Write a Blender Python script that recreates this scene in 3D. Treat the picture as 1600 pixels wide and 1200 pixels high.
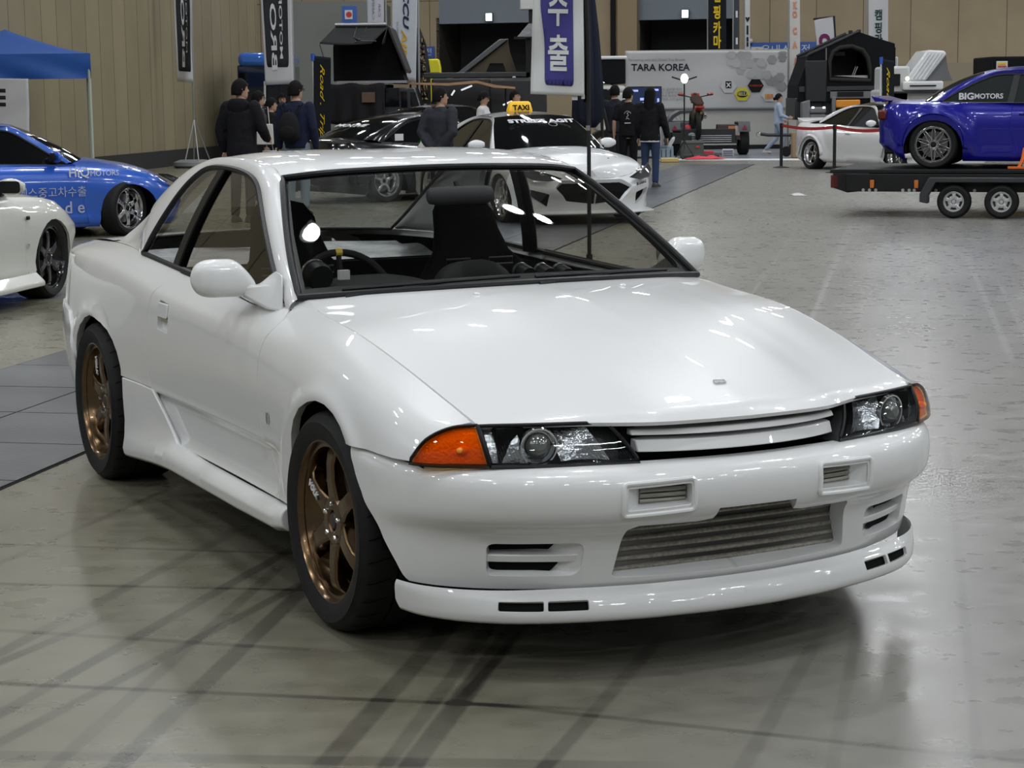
import bpy, bmesh, math, random
import numpy as np
from mathutils import Vector, Matrix
from mathutils.geometry import delaunay_2d_cdt
PI = math.pi
for o in list(bpy.data.objects): bpy.data.objects.remove(o)
SC = bpy.context.scene
COL = SC.collection
# ------------------------------------------------------------------ camera
CH, FPX, PITCH, ROLL = 1.5375, 3036.75, -0.14693, -0.010806
cam = bpy.data.cameras.new('camera'); camo = bpy.data.objects.new('camera', cam); COL.objects.link(camo)
cam.sensor_width = 36.0; cam.lens = FPX / 1600 * 36.0; cam.clip_end = 400
_f = Vector((0, math.cos(PITCH), math.sin(PITCH))); _r = Vector((1, 0, 0)); _u = _r.cross(_f)
_c, _s = math.cos(ROLL), math.sin(ROLL)
CR, CU, CF = _c*_r + _s*_u, -_s*_r + _c*_u, _f
camo.matrix_world = Matrix(((CR.x, CU.x, -CF.x, 0), (CR.y, CU.y, -CF.y, 0), (CR.z, CU.z, -CF.z, CH), (0, 0, 0, 1)))
SC.camera = camo
def ray(px, py): return CR*((px-800)/FPX) + CU*(-(py-600)/FPX) + CF
def at(px, py, Y):
    d = ray(px, py); return Vector((0, 0, CH)) + d*(Y/d.y)
def gnd(px, py, z=0.0):
    d = ray(px, py); return Vector((0, 0, CH)) + d*((z-CH)/d.z)
# ------------------------------------------------------------------ view, world
SC.view_settings.view_transform = 'Standard'; SC.view_settings.look = 'None'
SC.view_settings.gamma = 1; SC.view_settings.use_curve_mapping = False
SC.view_settings.exposure = -0.12
try:
    SC.cycles.use_denoising = True; SC.cycles.denoiser = 'OPENIMAGEDENOISE'
    SC.cycles.max_bounces = 8; SC.cycles.transparent_max_bounces = 16; SC.cycles.caustics_reflective = False
    SC.cycles.caustics_refractive = False; SC.cycles.sample_clamp_indirect = 6
except Exception: pass
W = bpy.data.worlds.new('hall_air'); SC.world = W; W.use_nodes = True
W.node_tree.nodes['Background'].inputs[0].default_value = (0.50, 0.53, 0.58, 1)
W.node_tree.nodes['Background'].inputs[1].default_value = 0.32
# ------------------------------------------------------------------ materials
MATS = {}
def mat(name, col=(.8, .8, .8), rough=.5, metal=0.0, coat=0.0, emit=None, es=1.0, spec=.5, noise=None, bump=None, coat_r=.03):
    if name in MATS: return MATS[name]
    m = bpy.data.materials.new(name); m.use_nodes = True; nt = m.node_tree; b = nt.nodes['Principled BSDF']
    b.inputs['Base Color'].default_value = (*col, 1); b.inputs['Roughness'].default_value = rough
    b.inputs['Metallic'].default_value = metal; b.inputs['Coat Weight'].default_value = coat
    b.inputs['Coat Roughness'].default_value = coat_r; b.inputs['Specular IOR Level'].default_value = spec if (rough < .7 or spec != .5) else .12
    if emit: b.inputs['Emission Color'].default_value = (*emit, 1); b.inputs['Emission Strength'].default_value = es
    tc = nt.nodes.new('ShaderNodeTexCoord')
    if noise:   # (scale, amount) : value variation
        n = nt.nodes.new('ShaderNodeTexNoise'); n.inputs['Scale'].default_value = noise[0]; n.inputs['Detail'].default_value = 4
        nt.links.new(tc.outputs['Object'], n.inputs['Vector'])
        r = nt.nodes.new('ShaderNodeMapRange'); r.inputs['From Min'].default_value = .25; r.inputs['From Max'].default_value = .75
        r.inputs['To Min'].default_value = 1-noise[1]; r.inputs['To Max'].default_value = 1+noise[1]
        nt.links.new(n.outputs['Fac'], r.inputs['Value'])
        v = nt.nodes.new('ShaderNodeVectorMath'); v.operation = 'SCALE'; v.inputs[0].default_value = col
        nt.links.new(r.outputs[0], v.inputs['Scale']); nt.links.new(v.outputs[0], b.inputs['Base Color'])
    if bump:    # (scale, strength)
        n = nt.nodes.new('ShaderNodeTexNoise'); n.inputs['Scale'].default_value = bump[0]; n.inputs['Detail'].default_value = 3
        nt.links.new(tc.outputs['Object'], n.inputs['Vector'])
        bp = nt.nodes.new('ShaderNodeBump'); bp.inputs['Strength'].default_value = bump[1]; bp.inputs['Distance'].default_value = .01
        nt.links.new(n.outputs['Fac'], bp.inputs['Height']); nt.links.new(bp.outputs[0], b.inputs['Normal'])
    MATS[name] = m; return m
def glass(name, tint, refl=1.0, rough=.0):
    if name in MATS: return MATS[name]
    m = bpy.data.materials.new(name); m.use_nodes = True; nt = m.node_tree; nt.nodes.clear()
    out = nt.nodes.new('ShaderNodeOutputMaterial'); mx = nt.nodes.new('ShaderNodeMixShader')
    tr = nt.nodes.new('ShaderNodeBsdfTransparent'); tr.inputs[0].default_value = (*tint, 1)
    gl = nt.nodes.new('ShaderNodeBsdfGlossy'); gl.inputs['Roughness'].default_value = rough; gl.inputs[0].default_value = (refl, refl, refl, 1)
    fr = nt.nodes.new('ShaderNodeFresnel'); ge = nt.nodes.new('ShaderNodeNewGeometry'); mr = nt.nodes.new('ShaderNodeMapRange')   # same reflectance from both faces of a thin pane
    mr.inputs['To Min'].default_value = 1.45; mr.inputs['To Max'].default_value = 1/1.45; nt.links.new(ge.outputs['Backfacing'], mr.inputs['Value']); nt.links.new(mr.outputs[0], fr.inputs['IOR'])
    nt.links.new(fr.outputs[0], mx.inputs[0]); nt.links.new(tr.outputs[0], mx.inputs[1]); nt.links.new(gl.outputs[0], mx.inputs[2])
    nt.links.new(mx.outputs[0], out.inputs[0]); MATS[name] = m; return m
# ------------------------------------------------------------------ objects
def empty(name, loc=(0, 0, 0), rz=0.0, parent=None):
    o = bpy.data.objects.new(name, None); COL.objects.link(o); o.location = loc; o.rotation_euler = (0, 0, rz)
    o.empty_display_size = .2
    if parent: o.parent = parent
    return o
def tag(o, label=None, cat=None, group=None, kind=None):
    if label: o['label'] = label
    if cat: o['category'] = cat
    if group: o['group'] = group
    if kind: o['kind'] = kind
    return o
class MB:
    """collects shapes, builds ONE mesh object"""
    def __init__(s): s.v = []; s.f = []; s.n = []; s.mi = []; s.cur = 0; s.custom = False
    def add(s, vs, fs, ns=None):
        b = len(s.v); s.v += [tuple(v) for v in vs]
        s.n += [tuple(n) for n in ns] if ns is not None else [None]*len(vs)
        if ns is not None: s.custom = True
        s.f += [tuple(i+b for i in f) for f in fs]; s.mi += [s.cur]*len(fs); return s
    def box(s, c, d, rot=None, taper=1.0):
        vs = []
        for z in (-1, 1):
            for y in (-1, 1):
                for x in (-1, 1):
                    k = taper if z > 0 else 1
                    v = Vector((x*d[0]/2*k, y*d[1]/2*k, z*d[2]/2))
                    if rot is not None: v = rot @ v
                    vs.append(v + Vector(c))
        return s.add(vs, [(0, 2, 3, 1), (4, 5, 7, 6), (0, 1, 5, 4), (2, 6, 7, 3), (0, 4, 6, 2), (1, 3, 7, 5)])
    def loft(s, rings, closed=True, cap=True):
        n = len(rings[0]); vs = [p for r in rings for p in r]; fs = []
        m = n if closed else n-1
        for i in range(len(rings)-1):
            for j in range(m): fs.append((i*n+j, i*n+(j+1) % n, (i+1)*n+(j+1) % n, (i+1)*n+j))
        if cap and closed: fs.append(tuple(range(n))[::-1]); fs.append(tuple(range((len(rings)-1)*n, len(rings)*n)))
        return s.add(vs, fs)
    def tube(s, pts, r, seg=8, cap=True, closed=False):
        pts = [Vector(p) for p in pts]; n = len(pts); rr = r if isinstance(r, (list, tuple)) else [r]*n
        rings = []; up = None
        for i, p in enumerate(pts):
            a = pts[(i-1) % n] if (i or closed) else pts[0]; b = pts[(i+1) % n] if (i < n-1 or closed) else pts[-1]
            d = (b-a).normalized()
            if up is None:
                up = Vector((0, 0, 1)) if abs(d.z) < .9 else Vector((1, 0, 0))
            sd = d.cross(up)
            if sd.length < 1e-5: sd = d.orthogonal()
            sd.normalize(); up = sd.cross(d).normalized()
            rings.append([p + (sd*math.cos(2*PI*k/seg) + up*math.sin(2*PI*k/seg))*rr[i] for k in range(seg)])
        if closed: rings.append(rings[0]); return s.loft(rings, True, False)
        return s.loft(rings, True, cap)
    def lathe(s, prof, seg=24, M=None, a0=0.0, a1=2*PI):
        """prof (r, h): around local Z; M places it"""
        M = M or Matrix(); full = abs(a1-a0-2*PI) < 1e-6; ns = seg if full else seg+1
        vs = []; fs = []
        for r, h in prof:
            for k in range(ns):
                a = a0 + (a1-a0)*k/seg; vs.append(M @ Vector((r*math.cos(a), r*math.sin(a), h)))
        for i in range(len(prof)-1):
            for k in range(seg): fs.append((i*ns+k, i*ns+(k+1) % ns, (i+1)*ns+(k+1) % ns, (i+1)*ns+k))
        return s.add(vs, fs)
    def prism(s, poly, h, M=None, bev=0):
        """2D poly extruded along local z 0..h"""
        M = M or Matrix(); n = len(poly)
        vs = [M @ Vector((x, y, 0)) for x, y in poly] + [M @ Vector((x, y, h)) for x, y in poly]
        fs = [tuple(range(n))[::-1], tuple(range(n, 2*n))] + [(i, (i+1) % n, n+(i+1) % n, n+i) for i in range(n)]
        return s.add(vs, fs)
    def grid(s, fn, nu, nv, flip=False):
        vs = [fn(i/nu, j/nv) for i in range(nu+1) for j in range(nv+1)]; fs = []
        for i in range(nu):
            for j in range(nv):
                a = i*(nv+1)+j; q = (a, a+nv+1, a+nv+2, a+1); fs.append(q[::-1] if flip else q)
        return s.add(vs, fs)
    def ball(s, c, r, seg=16, rings=10, M=None):
        rx, ry, rz = (r, r, r) if not isinstance(r, (tuple, list)) else r
        vs = []; fs = []; c = Vector(c)
        for i in range(rings+1):
            t = PI*i/rings
            for k in range(seg):
                a = 2*PI*k/seg; v = Vector((rx*math.sin(t)*math.cos(a), ry*math.sin(t)*math.sin(a), rz*math.cos(t)))
                vs.append((M @ v if M is not None else v) + c)
        for i in range(rings):
            for k in range(seg): fs.append((i*seg+k, i*seg+(k+1) % seg, (i+1)*seg+(k+1) % seg, (i+1)*seg+k))
        return s.add(vs, fs)
    def xf(s, M):
        s.v = [tuple(M @ Vector(v)) for v in s.v]; return s
    def mirror_y(s):
        s.v = [(a, -b, c) for a, b, c in s.v]; s.n = [None if n is None else (n[0], -n[1], n[2]) for n in s.n]
        s.f = [f[::-1] for f in s.f]; return s
    def build(s, name, mats, parent=None, smooth=35, bevel=0, solid=0, recalc=True, weld=0, sub=0, kind=None, bseg=2):
        me = bpy.data.meshes.new(name); me.from_pydata(s.v, [], s.f)
        if not isinstance(mats, (list, tuple)): mats = [mats]
        for m in mats: me.materials.append(m)
        if len(mats) > 1: me.polygons.foreach_set('material_index', s.mi)
        if recalc and not s.custom:
            bm = bmesh.new(); bm.from_mesh(me)
            if weld: bmesh.ops.remove_doubles(bm, verts=bm.verts, dist=weld)
            bmesh.ops.recalc_face_normals(bm, faces=bm.faces); bm.to_mesh(me); bm.free()
        if smooth:
            me.polygons.foreach_set('use_smooth', [True]*len(me.polygons))
            if not s.custom and smooth < 180: me.set_sharp_from_angle(angle=math.radians(smooth))
        if s.custom:
            me.update(); me.normals_split_custom_set_from_vertices([n if n is not None else (0, 0, 0) for n in s.n])
        me.update()
        o = bpy.data.objects.new(name, me); COL.objects.link(o)
        if parent: o.parent = parent
        if kind: o['kind'] = kind
        if solid: md = o.modifiers.new('thick', 'SOLIDIFY'); md.thickness = solid; md.offset = -1
        if bevel: md = o.modifiers.new('edge', 'BEVEL'); md.width = bevel; md.segments = bseg; md.limit_method = 'ANGLE'; md.angle_limit = .6; md.harden_normals = False
        if sub: md = o.modifiers.new('sub', 'SUBSURF'); md.levels = sub; md.render_levels = sub
        return o
def copy_tree(o, parent=None):
    c = o.copy(); COL.objects.link(c)
    if parent: c.parent = parent
    for ch in list(o.children): copy_tree(ch, c)
    return c
def text(txt, size, m, parent, M, name='lettering', font=None, ext=.002, align='CENTER', sx=1.0, bold=0.0, warp=None, shear=0):
    """lettering as a mesh; M places local xy text plane"""
    cu = bpy.data.curves.new('t', 'FONT'); cu.body = txt; cu.size = size; cu.extrude = ext; cu.align_x = align; cu.align_y = 'CENTER'
    cu.offset = bold; cu.shear = shear; cu.resolution_u = 3
    t = bpy.data.objects.new('t', cu); COL.objects.link(t)
    dg = bpy.context.evaluated_depsgraph_get(); me = bpy.data.meshes.new_from_object(t.evaluated_get(dg))
    bpy.data.objects.remove(t); me.name = name
    for v in me.vertices:
        p = Vector((v.co.x*sx, v.co.y, v.co.z)); p = M @ p
        v.co = warp(p) if warp else p
    me.materials.clear(); me.materials.append(m)
    o = bpy.data.objects.new(name, me); COL.objects.link(o)
    if parent: o.parent = parent
    return o
def frame(o, x, y):
    """matrix with origin o, x axis x, y axis y"""
    x = Vector(x).normalized(); z = x.cross(Vector(y)).normalized(); y = z.cross(x)
    return Matrix(((x.x, y.x, z.x, o[0]), (x.y, y.y, z.y, o[1]), (x.z, y.z, z.z, o[2]), (0, 0, 0, 1)))
def T(x, y, z): return Matrix.Translation((x, y, z))
def Rx(a): return Matrix.Rotation(a, 4, 'X')
def Ry(a): return Matrix.Rotation(a, 4, 'Y')
def Rz(a): return Matrix.Rotation(a, 4, 'Z')
# ================================================================== surfaces
def hermite(xs, P, xq, mono=False):
    """P: (n, k) values at xs; cubic Hermite with finite-difference tangents"""
    xs = np.asarray(xs, float); P = np.asarray(P, float); xq = np.atleast_1d(np.asarray(xq, float))
    n = len(xs); d = (P[1:]-P[:-1])/(xs[1:]-xs[:-1])[:, None]
    m = np.zeros_like(P); m[0] = d[0]; m[-1] = d[-1]
    for i in range(1, n-1):
        h0 = xs[i]-xs[i-1]; h1 = xs[i+1]-xs[i]
        m[i] = (d[i-1]*h1 + d[i]*h0)/(h0+h1)
    i = np.clip(np.searchsorted(xs, xq)-1, 0, n-2); h = (xs[i+1]-xs[i]); t = ((xq-xs[i])/h)
    t = np.clip(t, -.6, 1.6); t2 = t*t; t3 = t2*t; h = h[:, None]; t = t[:, None]; t2 = t2[:, None]; t3 = t3[:, None]
    return (2*t3-3*t2+1)*P[i] + (t3-2*t2+t)*h*m[i] + (-2*t3+3*t2)*P[i+1] + (t3-t2)*h*m[i+1]
class Loft:
    """stations a[i]; rows of control points ctl[i][k] (dim 3); S(a, t), t in 0..1"""
    def __init__(s, a, ctl, tt=None):
        s.a = np.array(a, float); s.c = np.array(ctl, float); s.n = s.c.shape[1]
        s.tt = np.linspace(0, 1, s.n) if tt is None else np.array(tt, float)
    def section(s, a):
        return hermite(s.a, s.c.reshape(len(s.a), -1), [a])[0].reshape(s.n, -1)
    def __call__(s, a, t):
        return hermite(s.tt, s.section(a), [t])[0]
    def grid(s, A, Tq):
        C = hermite(s.a, s.c.reshape(len(s.a), -1), A).reshape(len(A), s.n, -1)
        return np.array([hermite(s.tt, c, Tq) for c in C])
class Patch:
    """dense sampled (a,t) -> xyz with bilinear lookup; optional displacement"""
    def __init__(s, S, a0, a1, t0=0, t1=1, na=160, nt=120, disp=None):
        s.A = np.linspace(a0, a1, na); s.T = np.linspace(t0, t1, nt); s.G = S.grid(s.A, s.T)
        if disp: s.G = disp(s.G, s.A, s.T)
    def pt(s, a, t):
        u = np.clip((a-s.A[0])/(s.A[-1]-s.A[0])*(len(s.A)-1), 0, len(s.A)-1.0001); v = np.clip((t-s.T[0])/(s.T[-1]-s.T[0])*(len(s.T)-1), 0, len(s.T)-1.0001)
        i, j = int(u), int(v); u -= i; v -= j; G = s.G
        return (1-u)*((1-v)*G[i, j]+v*G[i, j+1]) + u*((1-v)*G[i+1, j]+v*G[i+1, j+1])
    def nrm(s, a, t):
        ha = (s.A[-1]-s.A[0])/len(s.A)*1.5; ht = (s.T[-1]-s.T[0])/len(s.T)*1.5
        da = s.pt(a+ha, t)-s.pt(a-ha, t); dt = s.pt(a, t+ht)-s.pt(a, t-ht)
        n = np.cross(da, dt); l = np.linalg.norm(n); return n/l if l > 1e-12 else np.array((0, 1., 0))
    def inv(s, key, x, val):
        """find t on column a=x where coordinate key reaches val"""
        lo = [s.pt(x, t)[key] for t in s.T]
        for j in range(len(lo)-1):
            if (lo[j]-val)*(lo[j+1]-val) <= 0 and lo[j] != lo[j+1]:
                return s.T[j] + (s.T[j+1]-s.T[j])*(val-lo[j])/(lo[j+1]-lo[j])
        return s.T[0] if abs(lo[0]-val) < abs(lo[-1]-val) else s.T[-1]
def inside(p, poly):
    x, y = p; c = False; n = len(poly); j = n-1
    for i in range(n):
        xi, yi = poly[i]; xj, yj = poly[j]
        if (yi > y) != (yj > y) and x < (xj-xi)*(y-yi)/(yj-yi)+xi: c = not c
        j = i
    return c
def densify(poly, step):
    out = []
    for i in range(len(poly)):
        a = poly[i]; b = poly[(i+1) % len(poly)]; L = math.hypot(b[0]-a[0], b[1]-a[1]); n = max(1, int(L/step))
        out += [(a[0]+(b[0]-a[0])*k/n, a[1]+(b[1]-a[1])*k/n) for k in range(n)]
    return out
def rounded(poly, r, seg=4):
    """round the corners of a 2D polygon"""
    out = []; n = len(poly)
    for i in range(n):
        p0, p, p1 = (Vector(poly[(i+k) % n]) for k in (-1, 0, 1)); rr = r[i] if isinstance(r, (list, tuple)) else r
        a = p0-p; b = p1-p; q = min(rr, a.length*.49, b.length*.49)
        if q < 1e-5: out.append(tuple(p)); continue
        A = p+a.normalized()*q; B = p+b.normalized()*q
        for k in range(seg+1):
            t = k/seg; out.append(tuple((1-t)**2*A+2*t*(1-t)*p+t*t*B))
    return out
def panel(P, outer, holes=(), sgn=1, step=.03, ts=1.0, depth=.018, name='panel', m=None, parent=None, hdepth=None, off=0.0, lim=None, mb=None):
    """trimmed panel of patch P; outline in (a, t*ts) units; returned edges get an inward flange"""
    outer = densify(outer, step*.8); holes = [densify(h, step*.5) for h in holes]
    pts = list(outer); ed = [(i, (i+1) % len(outer)) for i in range(len(outer))]
    for h in holes:
        b = len(pts); pts += h; ed += [(b+i, b+(i+1) % len(h)) for i in range(len(h))]
    xs = [p[0] for p in outer]; ys = [p[1] for p in outer]
    allb = np.array(pts)
    nx = max(2, int((max(xs)-min(xs))/step)); ny = max(2, int((max(ys)-min(ys))/step))
    for i in range(nx+1):
        for j in range(ny+1):
            p = (min(xs)+(max(xs)-min(xs))*i/nx, min(ys)+(max(ys)-min(ys))*j/ny)
            if inside(p, outer) and not any(inside(p, h) for h in holes):
                if np.min(np.abs(allb[:, 0]-p[0])+np.abs(allb[:, 1]-p[1])) > step*.45: pts.append(p)
    r = delaunay_2d_cdt([Vector(p) for p in pts], ed, [], 0, 1e-6)
    V, F, orig = r[0], r[2], r[3]
    keep = []
    for f in F:
        cx = sum(V[i].x for i in f)/3; cy = sum(V[i].y for i in f)/3
        if inside((cx, cy), outer) and not any(inside((cx, cy), h) for h in holes): keep.append(f)
    mb = mb or MB(); pos = []; nor = []
    for v in V:
        q = P.pt(v.x, v.y/ts); n = P.nrm(v.x, v.y/ts)*sgn; pos.append(q+n*off); nor.append(n)
    # orient
    fl = []
    for f in keep:
        a, b, c = (pos[i] for i in f[:3]); g = np.cross(b-a, c-a)
        fl.append(tuple(f) if np.dot(g, nor[f[0]]) > 0 else tuple(f)[::-1])
    mb.add(pos, fl, nor)
    def flange(loop, dp, outw):
        n = len(loop); B = []; N = []
        for p in loop:
            q = P.pt(p[0], p[1]/ts); nn = P.nrm(p[0], p[1]/ts)*sgn; B.append((q+nn*off, nn))
        vs = []; ns = []
        for i in range(n):
            q, nn = B[i]; tng = B[(i+1) % n][0]-B[i-1][0]; o = np.cross(tng, nn); o /= (np.linalg.norm(o)+1e-12); o *= outw
            # small rounded lip
            vs += [q, q-nn*.0015+o*.0015, q-nn*dp+o*.0015]; ns += [nn, o, o]
        fs = []
        for i in range(n):
            k = (i+1) % n
            for u in range(2): fs.append((3*i+u, 3*k+u, 3*k+u+1, 3*i+u+1))
        # orient by o
        a, b, c = (np.array(vs[j]) for j in (fs[1][0], fs[1][1], fs[1][2])); g = np.cross(b-a, c-a)
        if np.dot(g, ns[1]) < 0: fs = [f[::-1] for f in fs]
        mb.add(vs, fs, ns)
    area = sum(outer[i][0]*outer[(i+1) % len(outer)][1]-outer[(i+1) % len(outer)][0]*outer[i][1] for i in range(len(outer)))
    # outward sign by test: compare direction with centroid
    def osign(loop, hole):
        i = 0; c = P.pt(sum(p[0] for p in loop)/len(loop), sum(p[1] for p in loop)/len(loop)/ts)
        s = 0
        for i in range(0, len(loop), max(1, len(loop)//8)):
            q = P.pt(loop[i][0], loop[i][1]/ts); nn = P.nrm(loop[i][0], loop[i][1]/ts)*sgn
            t = P.pt(loop[(i+1) % len(loop)][0], loop[(i+1) % len(loop)][1]/ts)-P.pt(loop[i-1][0], loop[i-1][1]/ts)
            s += np.dot(np.cross(t, nn), q-c)
        return (1 if s > 0 else -1)*(-1 if hole else 1)
    if depth: flange(outer, depth, osign(outer, False))
    for i, h in enumerate(holes):
        d = hdepth[i] if hdepth else depth
        if d: flange(h, d, osign(h, True))
    if name is None: return mb
    return mb.build(name, m, parent)
def inset(poly, d):
    """shrink polygon by d (small)"""
    n = len(poly); A = sum(poly[i][0]*poly[(i+1) % n][1]-poly[(i+1) % n][0]*poly[i][1] for i in range(n)); s = 1 if A > 0 else -1
    out = []
    for i in range(n):
        a, p, b = poly[i-1], poly[i], poly[(i+1) % n]
        n1 = Vector((-(p[1]-a[1]), p[0]-a[0])); n2 = Vector((-(b[1]-p[1]), b[0]-p[0]))
        if n1.length < 1e-9 or n2.length < 1e-9: out.append(p); continue
        n1.normalize(); n2.normalize(); nn = n1+n2
        if nn.length < .2: out.append(p); continue
        nn.normalize(); k = min(2.0, 1/max(.35, nn.dot(n1))); out.append((p[0]+nn.x*d*s*k, p[1]+nn.y*d*s*k))
    return out
def arc(cx, cz, r, a0, a1, n=16): return [(cx+r*math.cos(math.radians(a0+(a1-a0)*i/n)), cz+r*math.sin(math.radians(a0+(a1-a0)*i/n))) for i in range(n+1)]
def coons(c0, c1, d0, d1):
    """c0,c1: curves u->P at v=0,1 ; d0,d1: v->P at u=0,1"""
    P00, P10, P01, P11 = c0(0), c0(1), c1(0), c1(1)
    return lambda u, v: (1-v)*c0(u)+v*c1(u)+(1-u)*d0(v)+u*d1(v)-((1-u)*(1-v)*P00+u*(1-v)*P10+(1-u)*v*P01+u*v*P11)
def curve(pts, mode=None):
    pts = np.array(pts, float); d = np.r_[0, np.cumsum(np.linalg.norm(np.diff(pts, axis=0), axis=1))]; d /= d[-1]
    return lambda u: hermite(d, pts, [u])[0]
# ================================================================== materials used on cars
paint_white = mat('paint_white', (.78, .785, .78), .35, 0, .9, coat_r=.008)
rubber = mat('tire_rubber', (.011, .011, .011), .66, spec=.25, noise=(30, .25), bump=(260, .12))
black_trim = mat('black_trim', (.008, .008, .009), .42, spec=.3)
dark_void = mat('dark_void', (.006, .006, .006), .9)
chrome = mat('chrome', (.82, .82, .84), .08, 1.0)
alu = mat('aluminium', (.55, .55, .56), .28, 1.0)
bronze = mat('bronze_wheel', (.17, .11, .058), .24, 1.0, .2)
ws_glass = glass('windshield_glass', (.86, .88, .86), 1.0)
sd_glass = glass('tinted_glass', (.66, .63, .58), 1.0)
clear_lens = glass('clear_lens', (.88, .9, .9), 1.0)
cloth_black = mat('seat_cloth', (.012, .012, .014), .9, bump=(150, .3))
dash_vinyl = mat('dash_vinyl', (.028, .028, .028), .75, bump=(300, .2))
# ================================================================== wheel
def make_wheel(name, parent, R, Rr, w, rim_m, spokes=6, style='six', dish=.03, lugs=5, tread=True, hub_m=None, letter=False):
    """axis = local Y, outer face at y=0 facing -Y; returns the rim object with tire etc. as children"""
    M = Rx(PI/2)      # local z -> -y
    b = MB(); n = 56
    b.lathe([(Rr, -.004), (Rr+.004, .0), (Rr-.005, .002), (Rr-.010, -.006), (Rr-.013, -.016), (Rr-.022, -.017), (Rr-.026, -.030), (Rr-.033, -.055), (Rr-.05, -.075), (Rr-.045, -w*.6), (Rr-.03, -w+.02), (Rr, -w+.005)], n, M)
    o = b.build(name, rim_m, parent, smooth=40)
    # spokes
    sp = MB(); hz = -dish
    if style == 'six':
        for k in range(spokes):
            a = 2*PI*k/spokes+PI/6; rings = []
            for t, (r, wd, top, th) in enumerate([(.045, .062, hz-.008, .035), (.075, .060, hz-.004, .035), (Rr*.50, .047, hz+.002, .034), (Rr*.70, .045, hz+.002, .032), (Rr*.82, .054, hz-.004, .034), (Rr-.028, .088, hz-.018, .030)]):
                ring = []
                for (px, pz) in ((-1, 0), (-.75, .35), (.75, .35), (1, 0), (.8, -1), (-.8, -1)):
                    x, y = r, px*wd/1.0*.5*1.15; z = top+pz*th*.5 if pz > 0 else top+pz*th
                    z = top if pz == 0 else (top+.006 if pz > 0 else top-th)
                    ring.append(M @ Vector((x*math.cos(a)-y*math.sin(a), x*math.sin(a)+y*math.cos(a), z)))
                rings.append(ring)
            sp.loft(rings)
    elif style == 'mesh':
        for k in range(spokes):
            for sg in (-1, 1):
                a = 2*PI*k/spokes; a2 = a+sg*PI/spokes*.95; pts = []
                for t in range(4):
                    r = .05+(Rr-.06)*t/3; aa = a+(a2-a)*t/3
                    pts.append(M @ Vector((r*math.cos(aa), r*math.sin(aa), hz+(.0 if t < 3 else -.01))))
                sp.tube(pts, [.011, .009, .009, .011], 6)
    else:  # five wide / split
        for k in range(spokes):
            a = 2*PI*k/spokes+.3; rings = []
            for r, wd, top, th in [(.04, .05, hz, .03), (Rr*.45, .042, hz+.003, .028), (Rr*.8, .05, hz-.004, .028), (Rr-.02, .07, hz-.02, .03)]:
                ring = []
                for (px, pz) in ((-1, 0), (-.6, 1), (.6, 1), (1, 0), (.8, -1), (-.8, -1)):
                    y = px*wd*.5; z = top+(.006*pz if pz >= 0 else -th)
                    ring.append(M @ Vector((r*math.cos(a)-y*math.sin(a), r*math.sin(a)+y*math.cos(a), z)))
                rings.append(ring)
            sp.loft(rings)
    sp.lathe([(.0, hz-.03), (.028, hz-.028), (.030, hz-.002), (.036, hz+.004), (.068, hz+.002), (.076, hz-.008), (.078, hz-.05)], 32, M)
    sp.build('spokes', rim_m, o, smooth=30, bevel=.002)
    cp = MB(); cp.lathe([(0, hz+.004), (.022, hz+.002), (.027, hz-.006), (.029, hz-.02)], 20, M); cp.build('center_cap', hub_m or black_trim, o)
    for k in range(lugs):
        a = 2*PI*k/lugs+.2; lg = MB(); lg.lathe([(0, hz+.010), (.006, hz+.010), (.008, hz+.006), (.009, hz-.010)], 8, M @ T(.052*math.cos(a), .052*math.sin(a), 0)); lg.build('lug_nut', chrome, o)
    # tire
    t = MB(); hw = w/2; c = -w/2-.0
    prof = [(Rr-.004, .0), (Rr+.010, .006), (Rr+.030, .012), ((R+Rr)/2+.01, .014), (R-.030, .010), (R-.016, .002), (R-.006, -.012), (R-.001, -.032), (R, -w*.3), (R, -w*.7), (R-.001, -w+.03), (R-.008, -w+.010), (R-.03, -w-.005), ((R+Rr)/2, -w-.008), (Rr, -w+.01), (Rr-.04, -w+.03)]
    t.lathe([(r, h) for r, h in prof], 72, M)
    to = t.build('tire', rubber, o, smooth=50)
    if tread:
        g = MB()
        gm = mat('tread_groove', (.004, .004, .004), .9)
        for k in range(30):
            a = 2*PI*k/30
            def gp(r, h, da): return M @ Vector((r*math.cos(a+da), r*math.sin(a+da), h))
            for (h0, h1, d0, d1) in ((-.004, -w*.28, 0, .05), (-w*.72, -w+.01, .03, .08)):
                e = .0018/R; rr = R+.0009
                rs = [((rr-.007 if i == 0 else rr), h0+(h1-h0)*i/4, d0+(d1-d0)*i/4) for i in range(5)]
                vs = [gp(r, h, d-e) for r, h, d in rs]+[gp(r, h, d+e) for r, h, d in rs]
                g.add(vs, [(i, i+1, 6+i, 5+i) for i in range(4)])
        for h in (-w*.36, -w*.64):
            g.lathe([(R+.0009, h-.004), (R+.0009, h+.004)], 72, M)
        g.build('tread_groove', gm, o, recalc=False)
    br = MB(); br.lathe([(.05, hz-.075), (.165, hz-.075), (.165, hz-.10), (.05, hz-.10)], 40, M)
    br.build('brake_disc', mat('brake_steel', (.22, .21, .2), .4, .9), o)
    bk = MB(); bk.lathe([(0, hz-.11), (Rr-.04, hz-.11)], 32, M); bk.build('wheel_backing', dark_void, o)
    return o
# ================================================================== hero coupe
HY = PI/2-2.682522; _hc, _hs = math.cos(HY), math.sin(HY); HCX, HCY = 5.1966, -2.825818
hero = empty('sports_coupe', (-(HCX*_hc-HCY*_hs), -(HCX*_hs+HCY*_hc), 0), HY)
tag(hero, 'white coupe in the foreground with bronze six-spoke wheels and amber corner lights', 'car')
HM = Matrix.Translation(hero.location) @ Rz(HY)
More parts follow.
